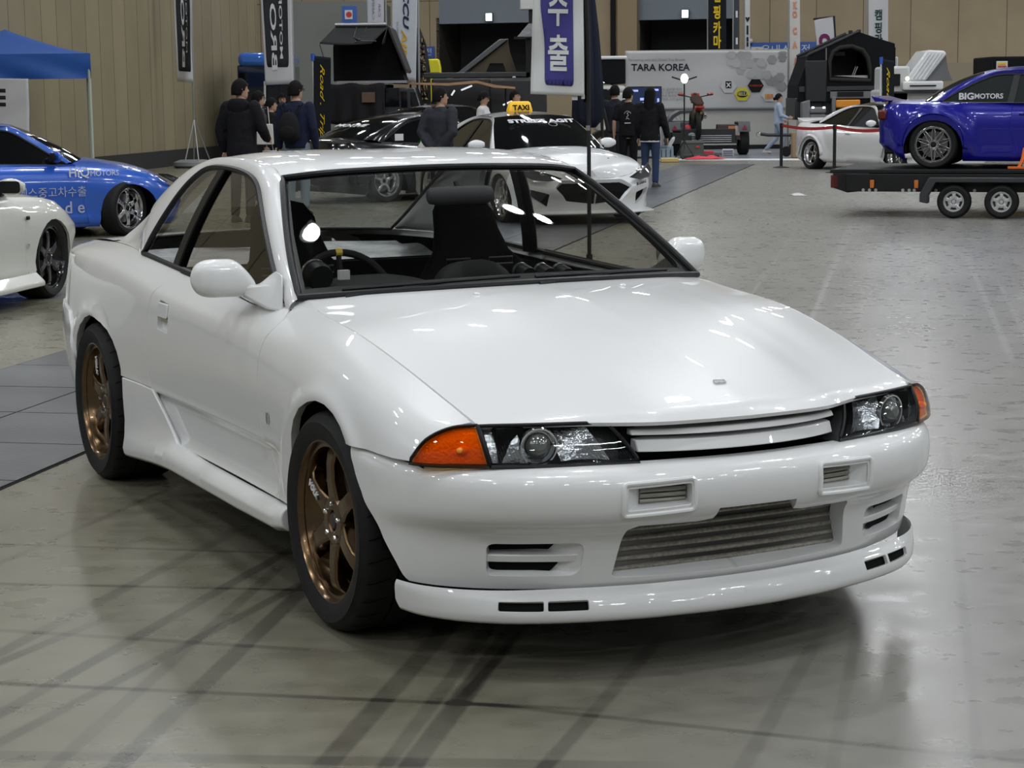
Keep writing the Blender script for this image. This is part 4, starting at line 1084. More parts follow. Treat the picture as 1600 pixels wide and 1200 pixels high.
        mm.loft(rings); mo = mm.build('side_mirror', sp.get('mirror_m', paint), root, smooth=60)
        mm = MB(); mm.box((mx, s*(cc[1]+.04), mz-dz-.05), (.07, .12, .04)); mm.build('mirror_foot', black_trim, mo, bevel=.01)
        mm = MB(); mm.prism(rounded([(-.085, -.045), (.085, -.045), (.085, .045), (-.085, .045)], .03), .004, frame((mx-.056, s*(cc[1]+.175), mz-dz), (0, 1, 0), (0, 0, 1))); mm.build('mirror_glass', black_trim, mo)
    for X0, s, kw in wheels:
        kw = dict(kw); st = kw.pop('steer', 0); cam_ = kw.pop('camber', 0); yy = kw.pop('y', sp['plan'][len(sp['plan'])//2][1]-.02); rot = kw.pop('rot', 0)
        w = make_wheel('wheel', root, tread=False, **kw); w.location = (X0, s*yy, kw['R']); w.rotation_mode = 'ZXY' if False else 'XYZ'
        w.rotation_euler = (cam_*(1 if s < 0 else -1), rot, st+(0 if s < 0 else PI))
    for X0 in (0, -sp['wb']):
        for s in (1, -1):
            b = MB(); b.lathe([(ra+.005, 0), (ra+.005, .35), (0, .36)], 20, T(X0, s*(sp['plan'][len(sp['plan'])//2][1]-.05), .30-dz*.5) @ Rx(PI/2*(1 if s > 0 else -1)), a0=0 if s > 0 else PI, a1=PI if s > 0 else 2*PI); b.build('wheel_well', dark_void, root, recalc=False)
    return root, surf, body
INS = [(0, .05, .10, .06), (.06, .012, .07, .02), (.25, .01, .05, .01), (.45, .004, .03, 0), (.62, 0, .0, 0), (.78, .012, .01, .01), (.90, .045, .07, .03), (1, .11, .17, .08)]
GEN = dict(wb=2.82, plan=[(-3.79, 0), (-3.78, .4), (-3.70, .70), (-3.50, .86), (-3.2, .915), (-2.82, .93), (-2.3, .925), (-1.4, .915), (-.6, .915), (0, .93), (.35, .905), (.62, .80), (.78, .58), (.86, .3), (.88, 0)],
    ztop=[(-3.8, .98), (-3.3, 1.0), (-2.8, .97), (-2.0, .91), (-.6, .885), (0, .84), (.4, .76), (.7, .66), (.9, .60)], zbot=[(-3.8, .26), (-3.2, .20), (.3, .18), (.9, .16)], ins=INS,
    door=[(-.50, .24), (-.56, .50), (-.50, .80), (-.62, .873), (-1.75, .888), (-1.80, .60), (-1.66, .24)], handle=(-1.62, .79),
    hood_c=[(-.6, 1.0), (-.25, .975), (.2, .90), (.6, .78), (.88, .64)], deck_c=[(-3.8, 1.02), (-3.5, 1.05), (-3.0, 1.06)],
    cowl_c=(-.30, 0, .975), cowl_k=(-.62, .74, .93), roof_fc=(-1.12, 0, 1.365), roof_fk=(-1.22, .53, 1.335), roof_rc=(-2.25, 0, 1.345), roof_rk=(-2.20, .50, 1.315), back_c=(-3.15, 0, 1.06), back_k=(-3.02, .58, 1.02),
    win=[(-.70, .915), (-.86, 1.02), (-1.06, 1.16), (-1.28, 1.285), (-1.6, 1.315), (-1.95, 1.30), (-2.22, 1.235), (-2.48, 1.12), (-2.68, 1.03), (-2.80, .985)], belt=[(-2.80, .975), (-2.3, .955), (-1.7, .93), (-1.2, .915), (-.74, .905)],
    bpillar=((-1.80, .925), (-1.66, 1.30)), fill=(-3.0, -.60), mirror=(-.85, 1.0))
SKY = dict(GEN, wb=2.665, plan=[(-3.72, 0), (-3.71, .45), (-3.64, .72), (-3.45, .85), (-3.1, .885), (-2.66, .895), (-2.1, .89), (-1.4, .88), (-.6, .88), (0, .895), (.35, .88), (.62, .80), (.76, .62), (.83, .35), (.85, 0)],
    ztop=[(-3.8, .93), (-3.0, .95), (-2.4, .93), (-1.6, .90), (-.6, .875), (0, .84), (.4, .78), (.7, .69), (.9, .64)], handle=(-1.55, .76),
    hood_c=[(-.6, .95), (-.25, .935), (.2, .88), (.6, .80), (.88, .70)], deck_c=[(-3.8, .96), (-3.5, .985), (-3.0, .985)],
    cowl_c=(-.30, 0, .945), cowl_k=(-.58, .74, .90), roof_fc=(-1.08, 0, 1.33), roof_fk=(-1.18, .55, 1.30), roof_rc=(-2.2, 0, 1.32), roof_rk=(-2.15, .54, 1.29), back_c=(-2.98, 0, .985), back_k=(-2.88, .60, .955),
    win=[(-.66, .90), (-.82, .99), (-1.02, 1.12), (-1.24, 1.25), (-1.6, 1.28), (-1.95, 1.27), (-2.20, 1.20), (-2.42, 1.09), (-2.58, 1.0), (-2.68, .95)], belt=[(-2.68, .94), (-2.2, .925), (-1.7, .91), (-1.2, .90), (-.70, .89)],
    bpillar=((-1.78, .91), (-1.66, 1.27)), door=[(-.48, .24), (-.54, .50), (-.48, .78), (-.60, .862), (-1.72, .885), (-1.78, .60), (-1.66, .24)], mirror=(-.80, .96))
paint_blue = mat('paint_blue', (.020, .105, .52), .25, .1, 1.0); paint_deep = mat('paint_deep_blue', (.004, .004, .23), .30, .15, .6, spec=.3); paint_black = mat('paint_black', (.006, .006, .007), .18, 0, 1.0)
paint_cream = mat('paint_cream_white', (.66, .66, .60), .3, 0, 1.0); tint = mat('dark_glass', (.005, .0055, .006), .04, 0, .45, spec=.5); paint_w2 = mat('paint_bright_white', (.74, .75, .76), .3, 0, 1.0, coat_r=.02)
wchrome = mat('polished_wheel', (.75, .75, .77), .12, 1.0); wsilver = mat('silver_wheel', (.6, .6, .6), .3, .6)
# ================================================================== the hall
HA = math.radians(11.9)    # hall axis against the camera heading
hdx = Vector((math.sin(HA), math.cos(HA), 0)); hpx = Vector((math.cos(HA), -math.sin(HA), 0))
def floor_mat():
    m = bpy.data.materials.new('polished_concrete'); m.use_nodes = True; nt = m.node_tree; b = nt.nodes['Principled BSDF']; N = nt.nodes.new; Lk = nt.links.new
    geo = N('ShaderNodeNewGeometry')
    def noise(scale, det=5, vec=None, dist=0):
        n = N('ShaderNodeTexNoise'); n.inputs['Scale'].default_value = scale; n.inputs['Detail'].default_value = det; n.inputs['Distortion'].default_value = dist
        Lk(vec or geo.outputs['Position'], n.inputs['Vector']); return n.outputs['Fac']
    def math_(op, a, b_=None, clamp=False, c=None):
        n = N('ShaderNodeMath'); n.operation = op; n.use_clamp = clamp
        for i, v in enumerate((a, b_, c)):
            if v is None: continue
            if isinstance(v, (int, float)): n.inputs[i].default_value = v
            else: Lk(v, n.inputs[i])
        return n.outputs[0]
    def rng(v, a, b_, c, d):
        n = N('ShaderNodeMapRange'); Lk(v, n.inputs['Value']); n.inputs['From Min'].default_value = a; n.inputs['From Max'].default_value = b_; n.inputs['To Min'].default_value = c; n.inputs['To Max'].default_value = d; return n.outputs[0]
    base = noise(.5, 6, dist=.6); fine = noise(9, 8); grit = noise(120, 3)
    # stretched scuffs
    mp = N('ShaderNodeMapping'); mp.inputs['Scale'].default_value = (1.6, 5, 1); mp.inputs['Rotation'].default_value = (0, 0, .12); Lk(geo.outputs['Position'], mp.inputs[0]); sc1 = noise(1.6, 7, mp.outputs[0])
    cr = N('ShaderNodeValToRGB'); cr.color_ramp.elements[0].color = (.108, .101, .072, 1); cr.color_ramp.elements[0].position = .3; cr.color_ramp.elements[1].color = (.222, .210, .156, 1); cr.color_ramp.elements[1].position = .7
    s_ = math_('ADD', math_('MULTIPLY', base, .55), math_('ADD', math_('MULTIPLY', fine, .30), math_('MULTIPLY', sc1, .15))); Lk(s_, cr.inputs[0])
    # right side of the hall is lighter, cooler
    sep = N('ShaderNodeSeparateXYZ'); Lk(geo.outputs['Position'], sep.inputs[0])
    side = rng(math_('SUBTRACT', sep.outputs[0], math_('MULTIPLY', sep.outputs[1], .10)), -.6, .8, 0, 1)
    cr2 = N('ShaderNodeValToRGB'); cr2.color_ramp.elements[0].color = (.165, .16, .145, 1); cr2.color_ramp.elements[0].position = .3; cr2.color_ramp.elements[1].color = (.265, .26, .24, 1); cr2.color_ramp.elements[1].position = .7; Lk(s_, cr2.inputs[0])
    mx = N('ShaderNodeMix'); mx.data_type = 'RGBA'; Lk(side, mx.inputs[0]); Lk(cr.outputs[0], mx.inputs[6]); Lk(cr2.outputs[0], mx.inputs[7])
    # tyre streaks: straight dark bands
    acc = None; brk = rng(noise(2.2, 6), .38, .62, .55, 1)
    def line(p, q, w, dark, ext=.3):
        nonlocal acc
        p = gnd(*p); q = gnd(*q); d = (q-p); Ln = d.length; d.normalize(); n = Vector((-d.y, d.x, 0))
        dt = N('ShaderNodeVectorMath'); dt.operation = 'DOT_PRODUCT'; Lk(geo.outputs['Position'], dt.inputs[0]); dt.inputs[1].default_value = n
        wob = math_('ADD', math_('SUBTRACT', dt.outputs['Value'], n.dot(p)), 0)
        v = rng(math_('ABSOLUTE', wob), w*.5, w*.5+.012, dark*1.9, 0)
        d2 = N('ShaderNodeVectorMath'); d2.operation = 'DOT_PRODUCT'; Lk(geo.outputs['Position'], d2.inputs[0]); d2.inputs[1].default_value = d
        al = math_('ABSOLUTE', math_('SUBTRACT', d2.outputs['Value'], d.dot(p)+Ln/2)); e = rng(al, Ln/2, Ln/2+ext, 1, 0)
        v = math_('MULTIPLY', v, e); acc = v if acc is None else math_('ADD', acc, v)
    for a in [((0, 1115), (560, 800), .035, .34), ((0, 1160), (600, 845), .03, .30), ((0, 1020), (330, 850), .04, .26), ((180, 1200), (470, 925), .045, .36), ((0, 985), (400, 1010), .02, .30), ((0, 1068), (800, 1103), .016, .42), ((0, 912), (620, 925), .014, .35),
              ((540, 1160), (690, 990), .05, .40), ((600, 1200), (760, 985), .03, .28), ((640, 1200), (790, 1000), .05, .42), ((0, 850), (460, 865), .012, .30), ((800, 1105), (1600, 1190), .016, .28), ((0, 1180), (900, 1195), .05, .22), ((850, 1200), (1010, 1020), .03, .25),
              ((0, 1035), (120, 985), .03, .3), ((740, 1070), (840, 960), .02, .25), ((1300, 1200), (1345, 950), .02, .14), ((1530, 1200), (1480, 700), .015, .14), ((1160, 1200), (1270, 1010), .03, .16), ((0, 880), (250, 770), .02, .22), ((80, 1200), (420, 900), .03, .24)]:
        line(*a)
    dk = math_('MULTIPLY', acc, brk, True)
    # lighter scratches (long, radial) on the right
    sv = acc; acc = None
    for a in [((1260, 335), (1010, 700), .012, .22), ((1345, 330), (1200, 640), .02, .20), ((1385, 340), (1290, 700), .02, .16), ((1510, 400), (1580, 560), .03, .28), ((1330, 345), (1260, 520), .03, .2), ((1250, 376), (1600, 373), .05, .35), ((1440, 340), (1450, 620), .015, .15), ((1560, 440), (1600, 520), .02, .2), ((1290, 450), (1180, 800), .05, .10)]: line(*a)
    lt = math_('MULTIPLY', acc, brk, True)
    mul = N('ShaderNodeMix'); mul.data_type = 'RGBA'; Lk(dk, mul.inputs[0]); Lk(mx.outputs[2], mul.inputs[6]); mul.inputs[7].default_value = (.034, .030, .024, 1)
    mu2 = N('ShaderNodeMix'); mu2.data_type = 'RGBA'; Lk(lt, mu2.inputs[0]); Lk(mul.outputs[2], mu2.inputs[6]); mu2.inputs[7].default_value = (.36, .355, .34, 1)
    # small dark pits
    pit = rng(noise(48, 2), .72, .76, 0, .20); mu3 = N('ShaderNodeMix'); mu3.data_type = 'RGBA'; Lk(pit, mu3.inputs[0]); Lk(mu2.outputs[2], mu3.inputs[6]); mu3.inputs[7].default_value = (.05, .045, .04, 1)
    Lk(mu3.outputs[2], b.inputs['Base Color'])
    Lk(rng(math_('ADD', math_('MULTIPLY', fine, .5), math_('MULTIPLY', sc1, .5)), .35, .65, .24, .36), b.inputs['Roughness']); b.inputs['Specular IOR Level'].default_value = .55
    bp = N('ShaderNodeBump'); bp.inputs['Strength'].default_value = .05; bp.inputs['Distance'].default_value = .01; Lk(math_('ADD', fine, math_('MULTIPLY', grit, .3)), bp.inputs['Height']); Lk(bp.outputs[0], b.inputs['Normal'])
    return m
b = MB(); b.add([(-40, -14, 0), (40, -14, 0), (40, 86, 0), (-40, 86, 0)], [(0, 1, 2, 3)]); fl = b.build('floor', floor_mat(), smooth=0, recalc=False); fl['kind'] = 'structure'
# dark steel trench covers running along the hall
plate_m = mat('trench_steel', (.085, .09, .10), .30, .0, noise=(1.6, .45), bump=(40, .15)); seam_m = mat('seam_black', (.01, .01, .01), .8)
L1 = lambda Yv: Vector((-2.06+.2105*(Yv-7.65), Yv, 0)); wv = Vector((-math.cos(HA), math.sin(HA), 0))
b = MB(); step = .82; n0 = -1; ncell = 46
for i in range(ncell):
    for j in range(2):
        p = L1(6.2+i*step*.9785)+wv*(.80*j); d = hdx*step; e = .006
        q = [p+hdx*e+wv*e, p+hdx*e+wv*(.80-e), p+d-hdx*e+wv*(.80-e), p+d-hdx*e+wv*e]
        b.prism([(v.x, v.y) for v in q[::-1]], .006)
tr = b.build('trench_cover', plate_m, smooth=0); tr['kind'] = 'structure'
b = MB(); p0 = L1(6.2); p1 = L1(6.2+ncell*step*.9785); q = [p0-wv*.012, p1-wv*.012, p1+wv*1.612, p0+wv*1.612]; b.prism([(v.x, v.y) for v in q], .002)
sm = b.build('trench_frame', seam_m, smooth=0); sm['kind'] = 'structure'
# booth carpet beyond, with a white edge line
bc_m = mat('booth_floor', (.20, .22, .26), .28, noise=(1.2, .3))
b = MB(); q = [gnd(1020, 247), gnd(1400, 247), gnd(1500, 222), gnd(940, 222)]; b.prism([(v.x, v.y) for v in q], .003); o = b.build('booth_carpet', bc_m, smooth=0); o['kind'] = 'structure'
b = MB(); q = [gnd(1020, 250.5), gnd(1260, 250.5), gnd(1260, 248), gnd(1020, 248)]; b.prism([(v.x, v.y) for v in q], .004); o = b.build('trim_1', mat('white_line', (.7, .7, .7), .5), smooth=0); o['kind'] = 'structure'
# walls
def panel_wall_mat(name, c1, pw, ph, off=0.0, vs=.06):
    m = bpy.data.materials.new(name); m.use_nodes = True; nt = m.node_tree; b = nt.nodes['Principled BSDF']; N = nt.nodes.new; Lk = nt.links.new
    tc = N('ShaderNodeTexCoord'); bk = N('ShaderNodeTexBrick'); bk.offset = 0; bk.inputs['Scale'].default_value = 1; bk.inputs['Brick Width'].default_value = pw; bk.inputs['Row Height'].default_value = ph
    bk.inputs['Mortar Size'].default_value = .012; bk.inputs['Color1'].default_value = (*c1, 1); bk.inputs['Color2'].default_value = tuple(v*(1-vs) for v in c1)+(1,); bk.inputs['Mortar'].default_value = tuple(v*.28 for v in c1)+(1,)
    mp = N('ShaderNodeMapping'); mp.inputs['Location'].default_value = (off, 0, 0); Lk(tc.outputs['Object'], mp.inputs[0]); Lk(mp.outputs[0], bk.inputs['Vector'])
    n = N('ShaderNodeTexNoise'); n.inputs['Scale'].default_value = .8; n.inputs['Detail'].default_value = 6; Lk(tc.outputs['Object'], n.inputs['Vector'])
    r = N('ShaderNodeMapRange'); r.inputs['To Min'].default_value = .82; r.inputs['To Max'].default_value = 1.18; Lk(n.outputs['Fac'], r.inputs['Value'])
    v = N('ShaderNodeVectorMath'); v.operation = 'SCALE'; Lk(bk.outputs['Color'], v.inputs[0]); Lk(r.outputs[0], v.inputs['Scale']); Lk(v.outputs[0], b.inputs['Base Color']); b.inputs['Roughness'].default_value = .75
    return m
def wall(name, p, q, z0, z1, m, th=.3, kind='structure'):
    """vertical slab whose face runs p->q; local x along, local y up"""
    p = Vector((p[0], p[1], 0)); q = Vector((q[0], q[1], 0)); L_ = (q-p).length
    b = MB(); b.box((L_/2, (z0+z1)/2, -th/2), (L_, z1-z0, th)); o = b.build(name, m, smooth=0); o.matrix_world = frame(p, q-p, (0, 0, 1)); o['kind'] = kind; return o
wl_dir = Vector((.65, 4.4)).normalized()
pL = Vector((-8.05, 45.0)); wA = pL-wl_dir*30; wB = pL+wl_dir*8.6
wall('wall_left', wA, wB, 0, 12, panel_wall_mat('left_panels', (.29, .245, .15), .80, 40, 0, .10))
bbm = mat('dark_skirting', (.03, .03, .028), .6)
o = wall('baseboard_left', wA+Vector((.03, 0)), wB+Vector((.03, 0)), 0, .38, bbm, .05)
# far wall: tan panels with two dark loading bays
FY = 64.0
def far(px): 
    d = ray(px, 150); t = None
    # plane through (0,FY) with direction hpx
    n = hdx; k = n.dot(Vector((0, FY, 0)))/n.dot(Vector((d.x, d.y, 0))); return Vector((d.x*k, d.y*k, 0))
def farz(px, py):
    q = far(px); d = ray(px, py); return CH+d.z*(q.y/d.y)
tan = panel_wall_mat('tan_panels', (.40, .32, .205), 1.45, 2.32, .4, .05)
lint = mat('lintel_grey', (.22, .25, .29), .6); dkbay = mat('bay_dark', (.022, .022, .022), .8); shut = mat('bay_shutter', (.035, .035, .038), .6, bump=(3, .4))
def fwall(name, x0, x1, z0, z1, m, back=0.0, th=.3):
    p, q = far(x0)+hdx*back, far(x1)+hdx*back; return wall(name, p, q, z0, z1, m, th)
fwall('wall_back', 300, 688, 0, 12, tan); fwall('wall_back.001', 848, 998, 0, 12, tan); fwall('wall_back.002', 1150, 1900, 0, 12, tan)
for i, (x0, x1, yy) in enumerate(((688, 848, 36), (998, 1150, 30))):
    zt_ = farz((x0+x1)/2, yy); fwall('wall_back_lintel', x0, x1, zt_, 12, lint); 
    fwall('wall_back_bay', x0-20, x1+20, 0, zt_+.2, shut, 3.0)
    for xx in (x0, x1):
        p = far(xx); wall('wall_back_reveal', p, p+hdx*3.0, 0, zt_+.2, mat('reveal', (.05, .045, .04), .8), .1)
# right end of the view closes with another run of tan wall; grey service block on the left
b = MB(); gA, gB = at(455, 150, 58), at(600, 150, 58); wall('wall_service', (gA.x, gA.y), (gB.x, gB.y), 0, 4.35, mat('service_grey', (.20, .21, .195), .7), 4.0)
# tan columns by the second bay
fwall('trim_2', 955, 962, 0, 12, dkbay, -.12, .1); fwall('trim_3', 968, 998, 0, 12, mat('tan_column', (.36, .27, .17), .7), -.4, .4)
# lower plinth band on the right
fwall('baseboard_back', 1150, 1900, 0, farz(1500, 98), mat('plinth_tan', (.36, .31, .22), .7), -.06, .06)
# dark ceiling with high-bay lamps
b = MB(); b.box((0, 30, 12.2), (90, 110, .3)); o = b.build('ceiling', mat('ceiling_dark', (.12, .12, .12), .9), smooth=0); o['kind'] = 'structure'
lamp_e = mat('lamp_glow', (1, 1, 1), .5, emit=(.94, .97, 1.0), es=124); lamp_h = mat('lamp_housing_white', (.6, .6, .6), .4)
pl0 = None
def lamp_at(x, y):
    global pl0
    if pl0 is None:
        r = empty('ceiling_lamp', (x, y, 10.4)); tag(r, 'round high-bay lamp, one of the rows hanging under the dark hall ceiling', 'lamp', 'high-bay ceiling lamps')
        b = MB(); b.lathe([(.05, .5), (.10, .45), (.14, .30), (.34, .02), (.36, .0), (.34, .01), (.30, .05)], 16); b.build('lamp_shade', lamp_h, r)
        b = MB(); b.lathe([(0, .02), (.30, .02)], 12); b.v = [(x_, y_, z_) for x_, y_, z_ in b.v]; b.build('lamp_glow', lamp_e, r, recalc=False)
        b = MB(); b.tube([(0, 0, .45), (0, 0, 1.7)], .02, 6); b.build('hanger', black_trim, r)
        pl0 = r; return
    c = copy_tree(pl0); c.location = (x, y, 10.4)
for i in range(-4, 5):
    for j in range(-2, 9):
        c = Vector((0, 3, 0))+hpx*(i*5.6)+hdx*(j*6.4)
        lamp_at(c.x, c.y)
        if (i+j) % 2 == 0: lamp_at(c.x+.9, c.y+.25)
# ================================================================== people
def wb(mb, name, m, root, **k):
    """build a mesh given in world coordinates and hang it on its thing"""
    o = mb.build(name, m, root, **k)
    if root: o.matrix_parent_inverse = Matrix.Translation(root.location).inverted() if root.type == 'EMPTY' else Matrix()
    return o
skin_m = mat('skin', (.50, .30, .20), .55); hair_m = mat('hair_black', (.008, .007, .007), .75, bump=(90, .6)); eye_m = mat('eye_dark', (.02, .015, .012), .3); lip_m = mat('lips', (.35, .14, .11), .6)
def remesh(o, vox, smooth=4):
    md = o.modifiers.new('union', 'REMESH'); md.mode = 'VOXEL'; md.voxel_size = vox; md.use_smooth_shade = True
    if smooth: s2 = o.modifiers.new('relax', 'SMOOTH'); s2.iterations = smooth; s2.factor = .6
    return o
def limb(mb, pts, rs, seg=10):
    mb.tube(pts, rs, seg)
    for p, r in zip(pts, rs): mb.ball(p, r*.985, 10, 6)
def rings_body(mb, secs, seg=18):
    """secs: (cx, cy, z, rx, ry)"""
    mb.loft([[Vector((cx+rx*math.cos(a)*(1 if abs(math.cos(a)) < .7 else 1), cy+ry*math.sin(a), z)) for a in np.linspace(0, 2*PI, seg+1)[:-1]] for cx, cy, z, rx, ry in secs])
def person(label, px, Y, h, face, top=(.02, .02, .02), pants=(.03, .03, .035), shoes=(.03, .03, .03), arms=None, legs=None, sleeve=1.0, head_turn=0.0, head_down=0.0, hair='short', glasses=False, hood=False, jacket=False, xy=None, lean=0.0, female=False, inner=None):
    loc = xy or at(px, 300, Y); s = h/1.72; r = empty('person', (loc[0], loc[1], 0), face-PI/2); r.scale = (s, s, s); tag(r, label, 'person')
    W_ = .92 if female else 1.0
    SH = {k: Vector((sg*.178*W_, -.005, 1.395)) for k, sg in (('R', 1), ('L', -1))}
    A0 = {k: (Vector((sg*.235*W_, -.03, 1.12)), Vector((sg*.245*W_, .045, .87)), Vector((0, .12, -1))) for k, sg in (('R', 1), ('L', -1))}
    if arms: A0.update(arms)
    HP = {k: Vector((sg*.088, 0, .90)) for k, sg in (('R', 1), ('L', -1))}
    G0 = {k: (Vector((sg*.095, .015, .49)), Vector((sg*.10, -.025, .085)), Vector((sg*.125, .13, .03))) for k, sg in (('R', 1), ('L', -1))}
    if legs: G0.update(legs)
    # ---- body, one surface
    b = MB(); rings_body(b, [(0, 0, .82, .10, .08), (0, 0, .90, .155*W_, .10), (0, .0, 1.02, .135*W_, .092), (0, .005, 1.18, .15*W_, .10), (0, .005, 1.32, .168*W_, .105), (0, -.005, 1.40, .145*W_, .085), (0, -.008, 1.445, .075, .06), (0, .005, 1.50, .052, .055), (0, .012, 1.56, .052, .055)])
    for k in ('R', 'L'):
        el, wr, fd = A0[k]; limb(b, [SH[k], SH[k].lerp(el, .5), el, el.lerp(wr, .4), wr], [.050, .043, .036, .036, .024])
        kn, an, to = G0[k]; limb(b, [HP[k], HP[k].lerp(kn, .5), kn, kn.lerp(an, .35), an], [.085, .072, .050, .050, .034]); limb(b, [an+Vector((0, -.03, -.03)), to], [.034, .026])
        # hand: palm, four fingers, thumb
        fd = Vector(fd).normalized(); sx = 1 if k == 'R' else -1; side = fd.cross(Vector((sx*1.0, .15, 0))).normalized(); nrm = side.cross(fd).normalized()
        pc = wr+fd*.02; b.loft([[pc+fd*t+side*(w_*math.cos(a))+nrm*(.014*math.sin(a)) for a in np.linspace(0, 2*PI, 11)[:-1]] for t, w_ in ((0, .026), (.03, .036), (.065, .041), (.085, .038))])
        for q, ln in enumerate((.062, .072, .067, .052)):
            o_ = pc+fd*.078+side*(-.030+.020*q); p1 = o_+fd*ln*.5+nrm*(-.006*sx*0); p2 = o_+fd*ln*.85-nrm*.014; b.tube([o_-fd*.015, o_, p1, p2], [.0095, .009, .0085, .007], 7); b.ball(p2, .007, 7, 5)
        t0 = pc+fd*.015-side*.030; b.tube([t0, t0-side*.022+fd*.022, t0-side*.030+fd*.052], [.011, .010, .008], 7); b.ball(t0-side*.030+fd*.052, .008, 7, 5)
    HC = Vector((0, .012, 1.60)); HR = Rz(head_turn) @ Rx(-head_down); Hm = Matrix.Translation(HC) @ HR
    hv = MB(); rg = []
    for z, rx, fy, by_ in ((-.118, .020, .060, -.00), (-.110, .040, .078, .010), (-.085, .058, .088, .045), (-.045, .068, .090, .078), (0, .075, .088, .092), (.045, .076, .088, .096), (.08, .068, .078, .086), (.105, .050, .055, .062), (.118, .022, .022, .03)):
        rg.append([Hm @ Vector((rx*math.cos(a), (fy if math.sin(a) > 0 else by_)*math.sin(a), z)) for a in np.linspace(0, 2*PI, 19)[:-1]])
    b.loft(rg)
    b.tube([Hm @ Vector((0, .084, .018)), Hm @ Vector((0, .102, -.018)), Hm @ Vector((0, .100, -.026))], [.008, .012, .009], 8)
    for sg in (-1, 1): b.tube([Hm @ Vector((sg*.072, -.008, .020)), Hm @ Vector((sg*.086, -.016, .008)), Hm @ Vector((sg*.078, -.008, -.028))], [.010, .013, .008], 7)
    bo = remesh(b.build('body', skin_m, r), .0075, 3)
    for sg in (-1, 1):
        e = MB(); e.ball(Hm @ Vector((sg*.030, .084, .012)), (.012, .006, .006), 8, 6); e.build('eye', eye_m, bo)
        e = MB(); e.tube([Hm @ Vector((sg*.045, .083, .030)), Hm @ Vector((sg*.030, .089, .034)), Hm @ Vector((sg*.014, .088, .031))], .0035, 5); e.build('eyebrow', hair_m, bo)
    e = MB(); e.tube([Hm @ Vector((-.022, .086, -.058)), Hm @ Vector((0, .091, -.056)), Hm @ Vector((.022, .086, -.058))], [.003, .006, .003], 6); e.build('mouth', lip_m, bo)
    # ---- hair
    hb = MB(); rg = []
    low = -.075 if hair == 'short' else -.06
    for i in range(11):
        t = i/10; z = .128*math.cos(t*PI*.5)+low*(t**1.6) if True else 0; ring = []
        for a in np.linspace(0, 2*PI, 29)[:-1]:
            f = math.sin(a); rr = math.sin(min(1, t*1.25)*PI*.5)
            zz = z
            if f > .25: zz = max(z, .052+.01*math.sin(7*a))     # fringe line above the face
            elif f > -.15: zz = max(z, -.012)
            ring.append(Hm @ Vector((.094*rr*math.cos(a), (.104 if f > 0 else .114)*rr*f-.004, zz+.010)))
        rg.append(ring)
    hb.loft(rg, True, False); ho = hb.build('hair', hair_m, r, smooth=60, solid=.012)
    if hair == 'long':
        l = MB(); l.loft([[Hm @ Vector((w_*math.cos(a), -.05+d_*math.sin(a)-.012*i, z)) for a in np.linspace(0, 2*PI, 15)[:-1]] for i, (z, w_, d_) in enumerate(((.06, .088, .075), (-.03, .094, .075), (-.12, .10, .065), (-.22, .095, .055), (-.33, .075, .045), (-.38, .04, .025)))]); l.build('hair_length', hair_m, ho)
    if hair == 'bun':
        l = MB(); l.ball(Hm @ Vector((0, -.125, -.02)), (.042, .04, .045), 12, 8); l.build('hair_bun', hair_m, ho)
    if glasses:
        g_ = MB()
        for sg in (-1, 1): g_.tube([Hm @ Vector((sg*.032+.024*math.cos(a), .098, .012+.018*math.sin(a))) for a in np.linspace(0, 2*PI, 13)[:-1]], .003, 5, closed=True); g_.tube([Hm @ Vector((sg*.056, .096, .015)), Hm @ Vector((sg*.082, .0, .018))], .0028, 5)
        g_.tube([Hm @ Vector((-.008, .098, .014)), Hm @ Vector((.008, .098, .014))], .003, 5); g_.build('glasses', black_trim, r)
    # ---- clothes
    tm = mat('cloth_%d_%d_%d' % tuple(int(c*200) for c in top), top, .8, bump=(14, .55)); pm = mat('cloth_%d_%d_%d' % tuple(int(c*200) for c in pants), pants, .85, bump=(16, .5))
    e = .030 if jacket else .014; b = MB(); hem = .80 if jacket else .86
    rings_body(b, [(0, 0, hem, .165*W_+e, .115+e), (0, 0, .95, .158*W_+e, .112+e), (0, 0, 1.05, .150*W_+e, .105+e), (0, .005, 1.2, .160*W_+e, .112+e), (0, .005, 1.33, .176*W_+e*.7, .112+e*.8), (0, -.005, 1.41, .150*W_, .090), (0, -.008, 1.455, .082, .070), (0, .0, 1.475, .066, .064)])
    for k in ('R', 'L'):
        el, wr, fd = A0[k]; e2 = e*.7
        if sleeve >= 1: limb(b, [SH[k], SH[k].lerp(el, .5), el, el.lerp(wr, .5), el.lerp(wr, .97)], [.062+e2, .056+e2, .048+e2, .044+e2, .036+e2*.6])
        else: limb(b, [SH[k], SH[k].lerp(el, .4), SH[k].lerp(el, .75)], [.062+e2, .060+e2, .058+e2])
    to = remesh(b.build('jacket' if jacket else 'shirt', tm, r), .013, 5)
    tx = bpy.data.textures.get('folds') or bpy.data.textures.new('folds', 'CLOUDS'); tx.noise_scale = .12
    dm = to.modifiers.new('folds', 'DISPLACE'); dm.texture = tx; dm.strength = .022 if jacket else .014; dm.mid_level = .5
    if hood:
        l = MB(); l.loft([[Vector((w_*math.cos(a), -.075+d_*math.sin(a), z)) for a in np.linspace(0, 2*PI, 17)[:-1]] for z, w_, d_ in ((1.50, .085, .055), (1.475, .125, .075), (1.42, .15, .080), (1.35, .12, .065), (1.29, .05, .035))]); l.build('hood', tm, to, smooth=60, sub=1)
